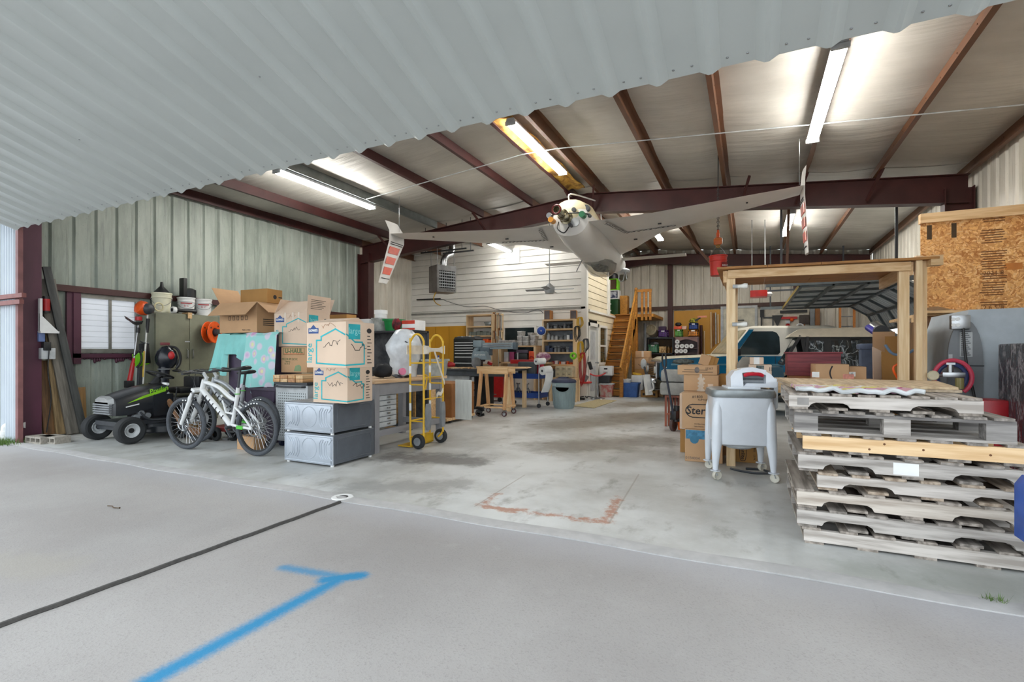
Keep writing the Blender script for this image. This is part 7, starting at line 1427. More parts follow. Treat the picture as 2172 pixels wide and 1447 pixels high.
b = B(); b.box(.3, 4.55, -.006, .01, .96, 1.0); b.obj('highlight_strip', M('painted_highlight', (120, 170, 190), .3, .5), tr); b = B(); b.box(2.9, 2.91, -.004, .01, .5, 1.2); b.box(1.74, 1.75, -.004, .01, .5, 1.2); b.obj('door_seam', K_black, tr)  # pale strip along the side is a painted reflected highlight
for x in (.83, 3.45):
    for y in (.13, Wd - .13): b = B(); b.lathe([(.2, -.11), (.34, -.12), (.38, -.09), (.38, .09), (.34, .12), (.2, .11)], (x, y, .38), 28, Mx.Rotation(R(90), 4, 'X')); wl = b.obj('wheel', K_rubber, tr); b = B(); b.lathe([(0, -.1), (.2, -.09), (.2, .09), (0, .1)], (x, y, .38), 18, Mx.Rotation(R(90), 4, 'X')); b.obj('rim', K_steel, wl)
# ---------------------------------------------------------------- dark off-road vehicle with soft top
jp = T('soft_top_car', 'off-road vehicle with a cream top and black soft sides in front of the truck', 'car', (-.95, 11.25, 0)); m_js = M('black_soft_side', (40, 41, 43), .7); m_jt = M('cream_soft_top', (206, 196, 176), .6, var=.06); m_jb = M('dark_teal_body', (16, 72, 92), .35)
JW = 1.5; b = B(); b.prism([(.5, .45), (.5, .95), (1.55, 1.0), (1.6, .6), (2.05, .55), (2.1, 1.03), (3.15, 1.03), (3.15, .5), (2.9, .5), (2.75, .75), (2.45, .75), (2.3, .5), (1.25, .45), (1.15, .7), (.8, .7), (.7, .45)], 0.05, JW - .05); b.obj('body', m_jb, jp)
b = B(); b.loft([[(1.95, .04, 1.03), (3.1, .04, 1.03), (3.1, JW - .04, 1.03), (1.95, JW - .04, 1.03)], [(1.85, .1, 1.62), (3.05, .1, 1.6), (3.05, JW - .1, 1.6), (1.85, JW - .1, 1.62)]]); b.obj('soft_sides', m_js, jp)
b = B(); b.loft([[(1.66, .06, 1.6), (3.22, .06, 1.58), (3.22, JW - .06, 1.58), (1.66, JW - .06, 1.6)], [(1.7, .08, 1.66), (3.2, .08, 1.62), (3.2, JW - .08, 1.62), (1.7, JW - .08, 1.66)], [(1.85, .2, 1.76), (2.9, .2, 1.77), (2.9, JW - .2, 1.77), (1.85, JW - .2, 1.76)]]); b.obj('roof', m_jt, jp)
m_vin = NT('clear_vinyl'); pv = m_vin.pos((1.3, 1, 1)); n1 = m_vin.noise(pv, 4.5, 2, .4); rd = m_vin.m('ABSOLUTE', m_vin.m('SUBTRACT', n1, .5)); m_vin.col(m_vin.mix(m_vin.step(rd, .022, .0), lin((44, 50, 52)), lin((150, 158, 160)))); m_vin.b.inputs['Roughness'].default_value = .12; m_vin.bump(n1, .04, .8); m_vin = m_vin.mat
for x0, x1, z0, z1_ in ((2.0, 2.25, 1.1, 1.52), (2.38, 3.0, 1.0, 1.52)): b = B(); f = lambda z: .04 + .06 * (z - 1.03) / .6 - .012; b.loft([[(x0, f(z0), z0), (x1, f(z0), z0), (x1, f(z1_), z1_), (x0, f(z1_), z1_)], [(x0, f(z0) + .02, z0), (x1, f(z0) + .02, z0), (x1, f(z1_) + .02, z1_), (x0, f(z1_) + .02, z1_)]]); b.obj('vinyl_window', m_vin, jp)
b = B(); b.bar((1.55, .08, 1.05), (1.86, .1, 1.62), .07, .05); b.bar((1.55, JW - .1, 1.05), (1.86, JW - .1, 1.62), .06, .05); b.bar((1.9, .06, .55), (1.98, .06, 1.6), .07, .05); b.bar((1.55, .1, 1.06), (1.55, JW - .1, 1.06), .05, .05); b.bar((1.84, .1, 1.6), (1.84, JW - .1, 1.6), .06, .05); b.obj('windscreen_frame', K_black, jp)
b = B(); b.loft([[(1.58, .12, 1.1), (1.58, JW - .12, 1.1), (1.82, JW - .12, 1.56), (1.82, .12, 1.56)], [(1.56, .12, 1.1), (1.56, JW - .12, 1.1), (1.8, JW - .12, 1.56), (1.8, .12, 1.56)]]); b.obj('windscreen', K_glass, jp)
b = B(); b.cb((1.62, -.0, 1.1), (.05, .16, .14), bev=.02); b.obj('mirror', K_black, jp); b = B(); b.cb((2.75, .05, 1.57), (.14, .04, .03)); b.obj('top_latch', K_black, jp)
for x in (.98, 2.6):
    for y in (.1, JW - .1): b = B(); b.lathe([(.18, -.1), (.33, -.1), (.36, -.06), (.36, .06), (.33, .1), (.18, .1)], (x, y, .36), 26, Mx.Rotation(R(90), 4, 'X')); wl = b.obj('wheel', K_rubber, jp); b = B(); b.lathe([(0, -.08), (.18, -.08), (.18, .08), (0, .08)], (x, y, .36), 16, Mx.Rotation(R(90), 4, 'X')); b.obj('rim', K_grey, wl)
# ---------------------------------------------------------------- timber frame with a plank deck on top
fz = 2.2; A_, B_ = V((-.19, 6.15, 0)), V((1.43, 6.36, 0)); fd = (B_ - A_).normalized(); fn = V((0, 1, 0)); fr_ = T('loft_shelf', 'raw timber frame carrying a plank shelf over the boxes', 'frame', (0, 0, 0))
def fp(u, v, z): p = A_ + fd * u + fn * v; return (p.x, p.y, z)
Lf = (B_ - A_).length
for u, v, h in ((0, 0, fz), (Lf, 0, fz), (0, 1.25, fz)):
    b = B(); b.bar(fp(u, v, 0), fp(u, v, h), .09, .04, math.atan2(fd.y, fd.x)); b.obj('post', K_pinez, fr_)
for dx in (.0, .055): b = B(); b.bar(fp(Lf + .12 + dx, -.02 + dx, 0), fp(Lf + .12 + dx, -.02 + dx, fz + .06), .05, .09, 0); b.obj('post', K_pinez, fr_)
b = B(); b.bar(fp(-.03, -.04, fz - .04), fp(Lf + .05, -.04, fz - .04), .04, .09); b.obj('front_beam', K_pine, fr_);
for u in (-.06, Lf + .06): b = B(); b.bar(fp(u, -.02, fz - .06), fp(u, 1.27, fz - .06), .04, .13); b.obj('joist', K_piney, fr_)
b = B()
for k in range(4):
    q = [fp(-.14 + (Lf + .42) * k / 4, -.12, 0), fp(-.14 + (Lf + .42) * (k + 1) / 4 - .006, -.12, 0), fp(-.14 + (Lf + .42) * (k + 1) / 4 - .006, 1.4, 0), fp(-.14 + (Lf + .42) * k / 4, 1.4, 0)]
    b.loft([[(x, y, fz + .012) for x, y, _ in q], [(x, y, fz + .035) for x, y, _ in q]])
b.obj('top_planks', wood('top_plank', (180, 126, 64), (140, 94, 46)), fr_)
b = B(); b.bar(fp(Lf + .2, -.06, fz + .0), fp(Lf + .3, -.06, fz + .0), .1, .1); b.obj('block', K_pine, fr_)
dz = .955
b = B(); q = [fp(.06, .02, 0), fp(Lf - .06, .02, 0), fp(Lf - .06, 1.2, 0), fp(.06, 1.2, 0)]; b.loft([[(x, y, dz - .03) for x, y, _ in q], [(x, y, dz) for x, y, _ in q]]); b.obj('lower_deck', K_pine, fr_)
for v in (.04, 1.2): b = B(); b.bar(fp(0, v, dz - .075), fp(Lf, v, dz - .075), .04, .09); b.obj('deck_rail', K_pine, fr_)
for px, py, lab in ((1573, 607, 'clear glass bulb clamped high on the left timber post'), (1572, 688, 'clear glass bulb clamped low on the left timber post')):
    p = at(px, py, 6.1); t = T('light_bulb', lab, 'bulb', p); b = B(); b.lathe([(0, -.05), (.02, -.05), (.02, -.01), (.032, .03), (.026, .06), (0, .07)], n=14, mx=Mx.Rotation(R(90), 4, 'Y')); b.obj('glass', M('bulb_glass', (236, 236, 230), .1), t); b = B(); b.cyl((-.09, 0, 0), (-.04, 0, 0), .022); b.obj('socket', K_lgrey, t)
# things on the deck
a, c = at(1670, 797, 6.75), at(1785, 747, 6.75); t = T('chest', 'dark red wooden chest on the deck behind the boxes', 'chest', ((a.x + c.x) / 2, 6.95, dz + .002)); w, h = c.x - a.x, c.z - dz; m_ch = wood('mahogany', (132, 52, 58), (96, 34, 42)); b = B(); b.box(-w / 2, w / 2, -.17, .2, .05, h - .02, .004); b.obj('body', m_ch, t); b = B(); b.box(-w / 2 - .015, w / 2 + .015, -.19, .22, h - .02, h, .004); b.obj('top', m_ch, t); b = B(); b.box(-w / 2 + .02, w / 2 - .02, -.15, .18, 0, .05); b.obj('plinth', m_brn, t)
def deckbox(name, lab, x0, x1, y0, Y, d, mat=None, rz=0, z=None, **k):
    a, c = at(x0, 800, Y), at(x1, y0, Y); zz = dz + .002 if z is None else z; w, h = c.x - a.x, c.z - zz; return (carton(name, lab, ((a.x + c.x) / 2, Y + d / 2, zz), w, d, h, rz, mat=mat, **k), w, d, h)
c = deckbox('parcel', 'large parcel box with a black curved arrow in front of the red chest', 1728, 1800, 773, 6.4, .36, K_card, R(2)); stroke(c, 'front', [[(.0 - .02 * sin(pi * j / 10), .03 + .14 * j / 10) for j in range(11)]], .014, K_ink, 'curved_arrow'); m_pt = M('pink_tape', (232, 150, 130), .5, var=.2, scale=20)
patch(c, 'front', -.19, -.12, .05, .11, K_white, 'label'); patch(c, 'front', .1, .2, .04, .09, m_pt, 'tape_print'); patch(c, 'left', -.17, .17, .05, .09, m_pt, 'tape_print'); patch(c, 'top', -.02, .12, -.02, .16, K_cardp, 'top_label')
c = deckbox('parcel', 'tan box with a white shipping label right of the large parcel', 1801, 1838, 778, 6.58, .3, K_card); patch(c, 'front', -.08, -.02, .06, .11, K_white, 'label'); write(c, 'front', 'F', -.05, .085, .04)
c = deckbox('parcel', 'pale box with a wide tape beside the left timber post, lower of two', 1588, 1637, 774, 6.45, .3, K_cardp); patch(c, 'front', -.04, .04, .01, c[3] * .95, M('printed_tape', (92, 110, 110), .5, var=.4, scale=30), 'tape'); stroke(c, 'front', [[(.1, c[3] - .07), (.1, c[3] - .03)], [(.12, c[3] - .07), (.12, c[3] - .03)]], .006, K_ink, 'up_arrows')
c2 = deckbox('parcel', 'small pale box with white tape on top of the taped box', 1590, 1620, 758, 6.5, .2, K_cardp, z=dz + c[3] + .005); patch(c2, 'front', -.03, .03, 0, c2[3], K_white, 'tape')
soft('grey_cloth', 'crumpled grey cloth behind the small pale box by the timber post', (at(1583, 760, 7.0).x, 7.05, dz + .002), .12, (1, .8, 1.1), M('grey_canvas', (150, 146, 136), .9), 'cloth', 11)
# cardboard sheets, wheeled bin, rolled tubes at the right of the frame
a = at(1846, 760, 8.2); t = T('wheelie_bin', 'blue grey bin standing among the cardboard by the black soft top', 'bin', (a.x, 8.3, 0)); hb = at(1846, 729, 8.2).z; b = B(); b.loft([[(sx * w, sy * w, z) for sx, sy in ((-1, -1), (1, -1), (1, 1), (-1, 1))] for w, z in ((.08, 0), (.1, hb - .08))]); b.obj('body', M('slate_blue_bin', (86, 98, 122), .5), t); b = B(); b.box(-.125, .125, -.125, .125, hb - .08, hb, .02); b.obj('rim', M('slate_blue_bin', (86, 98, 122)), t)
CB = [(1856, 1904, 702, 7.4, -.12, 'tall cardboard sheet with a red printed word standing behind the middle post', K_card), (1878, 1930, 745, 6.95, .1, 'bent cardboard sheet leaning in front of the taller one', K_cardd), (1884, 1925, 712, 7.2, -.05, 'cardboard sheet with a slanted top behind the middle post', K_cardd), (1860, 1880, 735, 7.15, .2, 'narrow cardboard sheet standing at the left of the group', K_cardp)]
for k, (x0, x1, y0, Y, tl, lab, mat) in enumerate(CB):
    a, c = at(x0, 805, Y), at(x1, y0, Y); w = c.x - a.x; h = c.z
    b = B(); b.prism([(-w / 2, 0), (w / 2, 0), (w / 2, h * (.96 if k % 2 else 1)), (-w / 2, h)], -.012, .012); o = b.obj('cardboard_sheet', mat, loc=((a.x + c.x) / 2, Y + .1, 0), rot=(R(-3), 0, tl)); tag(o, lab, 'cardboard')
    if k == 0: txt('small', .11, K_red, o, (-.02, -.014, 1.02), (R(90), R(-90), 0)); b = B(); b.box(-.1, .06, -.0145, -.0125, .86, .9); b.obj('blue_mark', m_logo, o)
t = T('tube_roll', 'silver and blue rolled tubes lying slanted over the cardboard', 'tube', (0, 0, 0))
for (q0, q1, r, nm, mat) in (((1855, 678), (1893, 703), .07, 'silver_roll', K_steel), ((1842, 682), (1880, 706), .045, 'blue_roll', M('ultramarine', (46, 40, 140), .4)), ((1866, 688), (1870, 690), .085, 'black_band', K_black)):
    b = B(); b.cyl(at(*q0, 8.4), at(*q1, 7.9), r, n=18); b.obj(nm, mat, t)
t.location.z = -.085
b = B(); b.tube(chain([at(1878, 732, 6.75), at(1890, 748, 6.7), at(1905, 753, 6.7), at(1925, 750, 6.65), at(1938, 742, 6.65)]), .014); tag(b.obj('blue_strap', M('faded_blue_strap', (110, 134, 160), .8)), 'faded blue strap tied across the cardboard to the right posts', 'strap')
b = B(); b.tube(chain([at(1906, 772, 6.4), at(1896, 778, 6.4), at(1896, 788, 6.4), at(1906, 806, 6.42)]), .011); tag(b.obj('extension_cable', K_orange), 'orange cord looped at the foot of the middle timber post', 'cable')
a = at(1934, 805, 6.8); b = B(); b.box(-.03, .03, -.3, .3, 0, 1.62); tag(b.obj('plywood_offcut', wood('ply_edge', (176, 136, 90), (130, 96, 60), 2), loc=(a.x, 7.1, 0), rot=(0, R(3), 0)), 'thin plywood board standing on edge between the right posts', 'plywood')
# ---------------------------------------------------------------- OSB loft at the right wall
mo = NT('oriented_strand_board'); p = mo.pos((1, 1, 1)); vo = mo.n('ShaderNodeTexVoronoi'); ms = mo.pos((20, 20, 36)); nzv = mo.n('ShaderNodeTexNoise'); mo.l(p, nzv.inputs['Vector']); nzv.inputs['Scale'].default_value = 9; ad = mo.n('ShaderNodeVectorMath', operation='MULTIPLY_ADD'); mo.l(nzv.outputs['Color'], ad.inputs[0]); ad.inputs[1].default_value = (11, 11, 11); mo.l(ms, ad.inputs[2]); mo.l(ad.outputs[0], vo.inputs['Vector']); vo.inputs['Scale'].default_value = 1.0; sp = mo.n('ShaderNodeSeparateColor'); mo.l(vo.outputs['Color'], sp.inputs[0])
k_ = mo.mix(sp.outputs[0], lin((166, 104, 46)), lin((226, 172, 106))); k_ = mo.mix(mo.m('MULTIPLY', mo.step(sp.outputs[1], .75, .9), .6), k_, lin((240, 200, 146))); mo.col(k_); mo.b.inputs['Roughness'].default_value = .65; mo.bump(sp.outputs[0], .003, .4); m_osb = mo.mat
YO = 8.0; a, c = at(1953, 664, YO), at(2172, 470, YO); t = T('osb_loft', 'strand board loft front with a timber top plate at the right wall', 'loft', (0, 0, 0)); XL_, XRr = a.x, XR - .08
b = B(); b.box(XL_, XRr, YO, YO + .02, a.z, 2.93); b.obj('front_board', m_osb, t); b = B(); b.box(XL_ - .01, XRr, YO - .03, YO + .06, 2.93, 3.05); b.obj('top_plate', K_pine, t); b = B(); b.box(XL_, XRr, YO - .02, YO + 1.6, a.z - .04, a.z); b.obj('floor_edge', K_pine, t);
for px, lab in ((1966, 0), (2018, 0)): x = at(px, 480, YO).x; b = B(); b.box(x, x + .05, YO - .002, YO, 2.72, 2.9); b.obj('stain', M('dark_stain', (70, 52, 30), .8), t)
b = B(); x = at(2107, 480, YO).x; wx = .13
rgo = random.Random(3)
for z0, z1_ in ((2.88, 2.92), (2.62, 2.8), (2.3, 2.52), (2.18, 2.24), (1.98, 2.14), (1.86, 1.92)):
    n_ = int((z1_ - z0) / .03) + 1
    for j in range(n_): b.box(x - wx * rgo.uniform(.6, 1), x + wx * rgo.uniform(.6, 1), YO - .0015, YO, z0 + j * .03, z0 + j * .03 + .012)
b.obj('mill_stamp', M('stamp_ink', (120, 76, 38), .8), t)
cc_ = (t, 0, 0, 0)
for z, s_ in ((2.25, '2021 8'), (1.83, '2.6 5/8')): txt(s_, .07, M('stamp_ink', (120, 76, 38)), t, (x, YO - .002, z))
b = B(); x2 = at(2150, 585, YO).x; b.box(x2 - .08, x2 + .08, YO - .001, YO + .001, 2.28, 2.36); b.obj('patch', M('orange_patch', (196, 120, 48), .6), t)
YL = 8.15; xw0, xw1 = at(1964, 700, YL).x, at(2022, 700, YL).x
b = B(); b.box(XL_ - .02, xw1 + .15, YL, YL + .02, 0, 1.1); b.obj('lower_board', m_osb, t); b = B(); b.box(XL_ - .02, xw1 + .15, YL + .05, YL + .07, 1.1, a.z - .04); b.obj('cubby_back', M('pinkish_board', (206, 160, 126), .7, c2=(170, 120, 90), scale=12), t); b = B(); b.box(XL_ - .02, xw1 + .15, YL - .05, YL + .05, 1.08, 1.12); b.box(XL_ - .04, XL_, YO, YL + .1, 0, a.z - .04); b.obj('cubby_shelf', K_pine, t)
soft('insulation_scraps', 'pinkish insulation scraps on the small shelf under the strand board', ((xw0 + xw1) / 2, YL - .02, 1.122), .07, (2, .5, 1.0), M('scrap_brown', (160, 120, 96), .9, var=.4, scale=14), 'scraps', 5)
b = B(); b.sheet(lambda u, v: (-.16 + .32 * u, -.08 + .16 * v, .05 * sin(pi * u) * sin(pi * v)), 10, 6, .01); tag(b.obj('foil_tray', K_steel, loc=(at(1982, 660, YO - .05).x, YO - .12, a.z + .005)), 'crumpled foil tray on the ledge below the strand board', 'tray'); bpy.data.objects['foil_tray'].location = (at(1985, 662, YO - .12).x, YO - .1, a.z + .02); b = B(); b.box(XL_, XL_ + .5, YO - .2, YO - .02, a.z - .02, a.z + .012); b.obj('ledge', K_pine, t)
# ---------------------------------------------------------------- grey arched machine with a red box, regulator and hoses
m_mg, m_ml = M('machine_grey', (122, 126, 130), .45, var=.05), M('machine_grey_lit', (178, 188, 196), .4, var=.05)  # housing gets a paler bluish grey, painting in the light on its top
YM_ = 6.55; xa, xb_ = at(2010, 800, YM_).x, at(2086, 800, YM_).x; zt_ = at(2048, 678, YM_).z
ym_ = T('blast_cabinet', 'big grey machine with an arched end beside the strand board', 'machine', (0, 0, 0))
def arch(y, x0=xa, x1=xb_, zt=zt_): return [(x0, y, 0), (x0, y, zt - .42)] + [((x0 + x1) / 2 - (x1 - x0) / 2 * cos(pi * k / 14), y, zt - .42 + .42 * sin(pi * k / 14)) for k in range(1, 14)] + [(x1, y, zt - .42), (x1, y, 0)]
b = B(); b.loft([arch(YM_), arch(YM_ + .03)]); b.obj('arched_end', m_mg, ym_)
b = B(); b.loft([[(xa + .02, YM_ + .03, .05), (xa + .1, YM_ + .03, zt_ - .2), (xb_ - .1, YM_ + .03, zt_ + .1), (XR - .12, YM_ + .03, zt_ + .12), (XR - .12, YM_ + .03, .05)], [(xa + .02, 7.75, .05), (xa + .1, 7.75, zt_ - .2), (xb_ - .1, 7.75, zt_ + .1), (XR - .12, 7.75, zt_ + .12), (XR - .12, 7.75, .05)]]); b.obj('housing', m_ml, ym_)
b = B(); zs_m = at(2048, 776, YM_).z; b.box(xa - .004, xb_ + .004, YM_ - .006, YM_ + .01, zs_m - .006, zs_m + .006); b.obj('seam', K_dark, ym_)
xc_ = at(2049, 720, YM_).x; b = B(); b.box(xc_ - .05, xc_ + .05, YM_ - .004, YM_ + .001, at(2048, 757, YM_).z, at(2048, 705, YM_).z); pl = b.obj('instruction_plate', K_lgrey, ym_); b = B(); z0 = at(2048, 754, YM_).z
for k in range(14): b.box(xc_ - .04, xc_ + .035 - .01 * (k % 3), YM_ - .0055, YM_ - .004, z0 + k * .02, z0 + .008 + k * .02)
b.obj('printed_lines', K_dark, pl); b = B(); p = at(2016, 758, YM_); b.box(p.x - .015, p.x + .015, YM_ - .004, YM_, p.z - .03, p.z + .03); b.obj('small_plate', K_lgrey, ym_)
p = at(2033, 684, YM_); t = T('outlet_box', 'galvanised outlet box on top of the arched machine end', 'outlet box', p + V((0, -.03, .0))); b = B(); b.box(-.075, .075, -.04, .03, -.07, .07, .006); b.obj('box', K_steel, t)
for x in (-.06, -.025):
    for z in (-.03, .03): b = B(); b.cyl((x, -.046, z), (x, -.038, z), .018, n=12); b.obj('socket', K_white, t)
b = B(); b.tube(chain([(.02, -.03, -.06), (.04, -.04, -.4), (.1, -.05, -.75), (.12, -.05, -1.0)]), .012); b.obj('cord', K_black, t)
p = at(2016, 795, 6.35); t = T('air_regulator', 'steel air regulator with a cream gauge on the arched machine', 'regulator', p); b = B(); b.box(-.07, .11, -.03, .03, -.025, .025, .01); b.cyl((0, 0, .02), (0, 0, .1), .025); b.box(-.035, .035, -.012, .012, .1, .12); b.obj('body', K_steel, t); b = B(); b.lathe([(0, -.02), (.045, -.02), (.05, 0), (.04, .01), (0, .01)], (-.14, -.02, -.01), 20, Mx.Rotation(R(90), 4, 'X')); b.obj('gauge', M('cream_gauge', (216, 204, 170), .4), t); b = B(); b.cyl((.07, 0, -.03), (.07, 0, -.14), .035); b.obj('bowl', M('amber_bowl', (150, 140, 90), .15, alpha=.85), t); b = B(); b.cyl((-.1, -.01, -.01), (-.05, 0, 0), .014); b.obj('pipe', K_steel, t)
for k, (r, mat, lab) in enumerate(((.15, M('pink_hose', (214, 70, 96), .5), 'pink red air hose looped over the regulator'), (.115, M('blue_hose', (60, 74, 120), .5), 'dark blue air hose looped inside the pink one'))):
    b = B(); b.tube([(.02 + r * cos(a_), .03 * k, r * sin(a_) * 1.15) for a_ in [R(-55 + 9.6 * j) for j in range(31)]], .02, 8); tag(b.obj('air_hose', mat, loc=p + V((.02, .08, -.03))), lab, 'hose')
a, c = at(2083, 884, 5.98), at(2118, 850, 5.98); b = B(); b.box(a.x, c.x + .1, 5.98, 6.3, 0, c.z, .02); tag(b.obj('red_box', M('red_cabinet_paint', (176, 18, 32), .35)), 'red box on the floor between the machine and the wrapped pallet', 'box')
# stretch wrapped load at the picture edge
mw_ = NT('stretch_wrap'); pw = mw_.pos((3, 3, 1.2)); n1 = mw_.noise(pw, 3, 4, .6); sw_ = mw_.n('ShaderNodeTexWave'); mpw = mw_.n('ShaderNodeMapping'); mw_.l(mw_.pos(), mpw.inputs[0]); mpw.inputs['Rotation'].default_value = (0, R(38), R(20)); mw_.l(mpw.outputs[0], sw_.inputs[0]); sw_.inputs['Scale'].default_value = 7; sw_.inputs['Distortion'].default_value = 14; sw_.inputs['Detail'].default_value = 4
mw_.col(mw_.mix(mw_.m('MULTIPLY', mw_.step(mw_.m('ABSOLUTE', mw_.m('SUBTRACT', n1, .5)), .06, .0), .6), lin((50, 54, 62)), lin((150, 146, 150)))); mw_.b.inputs['Roughness'].default_value = .14; mw_.bump(n1, .05, .8)
a = at(2116, 800, 6.2); t = T('wrapped_load', 'dark load wrapped in shiny stretch film at the right edge', 'wrapped goods', (0, 0, 0)); zt_ = at(2116, 727, 5.45).z; b = B(); b.box(a.x, a.x + 1.0, 5.45, 6.2, .12, zt_, .02); b.obj('wrapped_goods', mw_.mat, t); b = B(); b.box(a.x - .01, a.x + 1.0, 5.43, 6.2, 0, .12); b.obj('pallet_base', M('weathered_pallet', (150, 142, 132), .8), t); b = B(); b.cb((a.x + .18, 5.5, zt_ + .01), (.12, .1, .02)); b.obj('white_label', K_white, t)
p = at(2161, 1090, 3.5); t = T('blue_cart', 'blue edge of a cart with a white caster at the right picture edge', 'cart', (p.x, 3.2, 0)); zt_ = at(2165, 1035, 3.2).z; b = B(); b.prism([(.0, .3), (.4, .3), (.4, zt_ + .02), (.03, zt_), (.0, zt_ - .05)], 0, .35); b.obj('body', M('cart_body_blue', (30, 78, 164), .4), t); b = B(); b.bar((.05, .05, .1), (.05, .05, .3), .03, .03); b.obj('leg', K_grey, t); b = B(); b.lathe([(0, -.02), (.05, -.02), (.06, 0), (.05, .02), (0, .02)], (.04, .05, .06), 20, Mx.Rotation(R(90), 4, 'X')); o = b.obj('caster', K_white, t); b = B(); b.cyl((.04, .02, .06), (.04, .08, .06), .02); b.obj('hub', K_dark, o)
# ---------------------------------------------------------------- stack of wooden pallets
mwg = [wood('pallet_grey_%d' % k, c1, c2, 0, .85) for k, (c1, c2) in enumerate((((204, 197, 190), (156, 148, 140)), ((190, 184, 178), (136, 130, 124)), ((208, 199, 188), (164, 152, 140)), ((232, 202, 160), (206, 168, 122)), ((150, 146, 142), (104, 100, 98))))]
mwy = [wood('pallet_slat_%d' % k, c1, c2, 1, .85) for k, (c1, c2) in enumerate((((170, 160, 150), (116, 108, 100)), ((156, 148, 140), (104, 98, 92)), ((182, 166, 148), (130, 114, 98)), ((208, 178, 140), (160, 128, 96))))]
def stringer(b, w, y0, y1, z0, z1, notch):
    if not notch: b.box(-w / 2, w / 2, y0, y1, z0, z1); return
    h = (z1 - z0) * .42; pts = [(-w / 2, z0)]
    for c in (-w * .27, w * .27):
        L = w * .115; pts += [(c - L, z0), (c - L + .012, z0 + h * .6), (c - L + .04, z0 + h), (c + L - .04, z0 + h), (c + L - .012, z0 + h * .6), (c + L, z0)]
    pts += [(w / 2, z0), (w / 2, z1), (-w / 2, z1)]
    b.prism(pts, y0, y1)
rp = random.Random(21)
def pallet(label, xc, y0, z, w, d, h, mf, ms, notch=True, nslat=7, block=False, fresh=None, rz=0):
    t = T('pallet', label, 'pallet', (xc, y0 + d / 2, z), rz); tk = .017; z0, z1_ = tk, h - tk
    if block:
        for y in (-d / 2 + .06, 0, d / 2 - .06):
            for x in (-w / 2 + .07, 0, w / 2 - .07): b = B(); b.box(x - .07, x + .07, y - .055, y + .055, z0, z1_ - .02); b.obj('block', mwg[4] if x else mwg[1], t)
            b = B(); b.box(-w / 2, w / 2, y - .05, y + .05, z1_ - .02, z1_); b.obj('stringer', mf, t)
    else:
        for k, y in enumerate((-d / 2, -.02, d / 2 - .04)): b = B(); stringer(b, w, y, y + .04, z0, z1_, notch); b.obj('stringer', mf, t)
    for k in range(nslat):
        x = -w / 2 + .05 + (w - .1) * k / (nslat - 1); sw2 = .048 if k % 2 else .055; b = B(); dx = rp.uniform(-.012, .012); b.box(x - sw2 + dx, x + sw2 + dx, -d / 2 - rp.uniform(-.004, .01), d / 2 + .0, z1_ + .0005, z1_ + tk); b.obj('deck_board', ms, t)
    for k in range(5):
        b = B()
        if block: y = -d / 2 + .06 + (d - .12) * k / 4; b.box(-w / 2, w / 2, y - .06, y + .06, 0, tk - .0005); b.obj('bottom_board', mwg[1], t); continue
        x = -w / 2 + .06 + (w - .12) * k / 4; b.box(x - .055, x + .055, -d / 2 + .002, d / 2, 0, tk - .0005); b.obj('bottom_board', ms, t)
    return t
PL = [(.11, 'bottom pallet of the stack with one plain weathered front board', .33, 1.3, 3.86, 1.02, 0, 0, False), (.125, 'second pallet from the floor with notched weathered front board', .29, 1.25, 3.86, 1.02, 1, 1, True), (.125, 'third pallet from the floor with knots on its notched front', .29, 1.25, 3.87, 1.0, 2, 0, True), (.115, 'fourth pallet from the floor, set back to the right of its neighbours', .41, 1.22, 3.89, 1.0, 0, 2, True), (.125, 'fifth pallet from the floor with a white paper label on its front', .3, 1.25, 3.9, 1.0, 1, 1, True), (.125, 'fresh yellow pine pallet with a plain front in the middle of the stack', .33, 1.15, 3.93, 1.0, 3, 3, False), (.155, 'open block pallet with grey blocks under the topmost pallet', .28, 1.15, 3.94, 1.0, 4, 1, True), (.112, 'topmost pallet of the stack with square notched front', .25, 1.04, 3.98, 1.02, 0, 0, True)]
zp = 0
for k, (h, lab, x0, w, y0, d, fi, si, nt_) in enumerate(PL):
    t = pallet(lab, x0 + w / 2, y0, zp, w, d, h, mwg[fi], mwy[1 if k == 5 else si], nt_, 7 if k < 6 else 8, block=(k == 6)); zp += h + .0005
    if k == 4: b = B(); b.box(-.1, .03, -d / 2 - .0015, -d / 2, .025, .1); b.obj('paper_label', K_white, t)
    if k == 7: b = B(); b.box(-.47, -.4, -d / 2 - .001, -d / 2, .03, .08); b.obj('stamp', M('stamp_grey', (150, 146, 142), .8), t)
    if k == 5:
        for xk in (-.2, -.12, .08, .4): b = B(); b.cyl((xk, -d / 2 - .001, h * .5 + .02 * sin(xk * 40)), (xk, -d / 2, h * .5 + .02 * sin(xk * 40)), .007, n=10); b.obj('knot', M('knot_dark', (112, 74, 44), .8), t)
for k in range(2):
    b = B(); q = [(.3, 4.55), (1.32 - .02 * k, 4.42), (1.45, 5.42), (.24, 5.45)]; b.loft([[(x, y, zp + .002 + k * .02) for x, y in q], [(x, y, zp + .02 + k * .02) for x, y in q]]); tag(b.obj('plywood_sheet', wood('grey_ply_%d' % k, ((176, 158, 134), (196, 172, 138))[k], ((140, 122, 100), (160, 136, 104))[k], 1)), ('lower weathered plywood sheet on the pallet stack', 'upper plywood sheet on the pallet stack')[k], 'plywood')
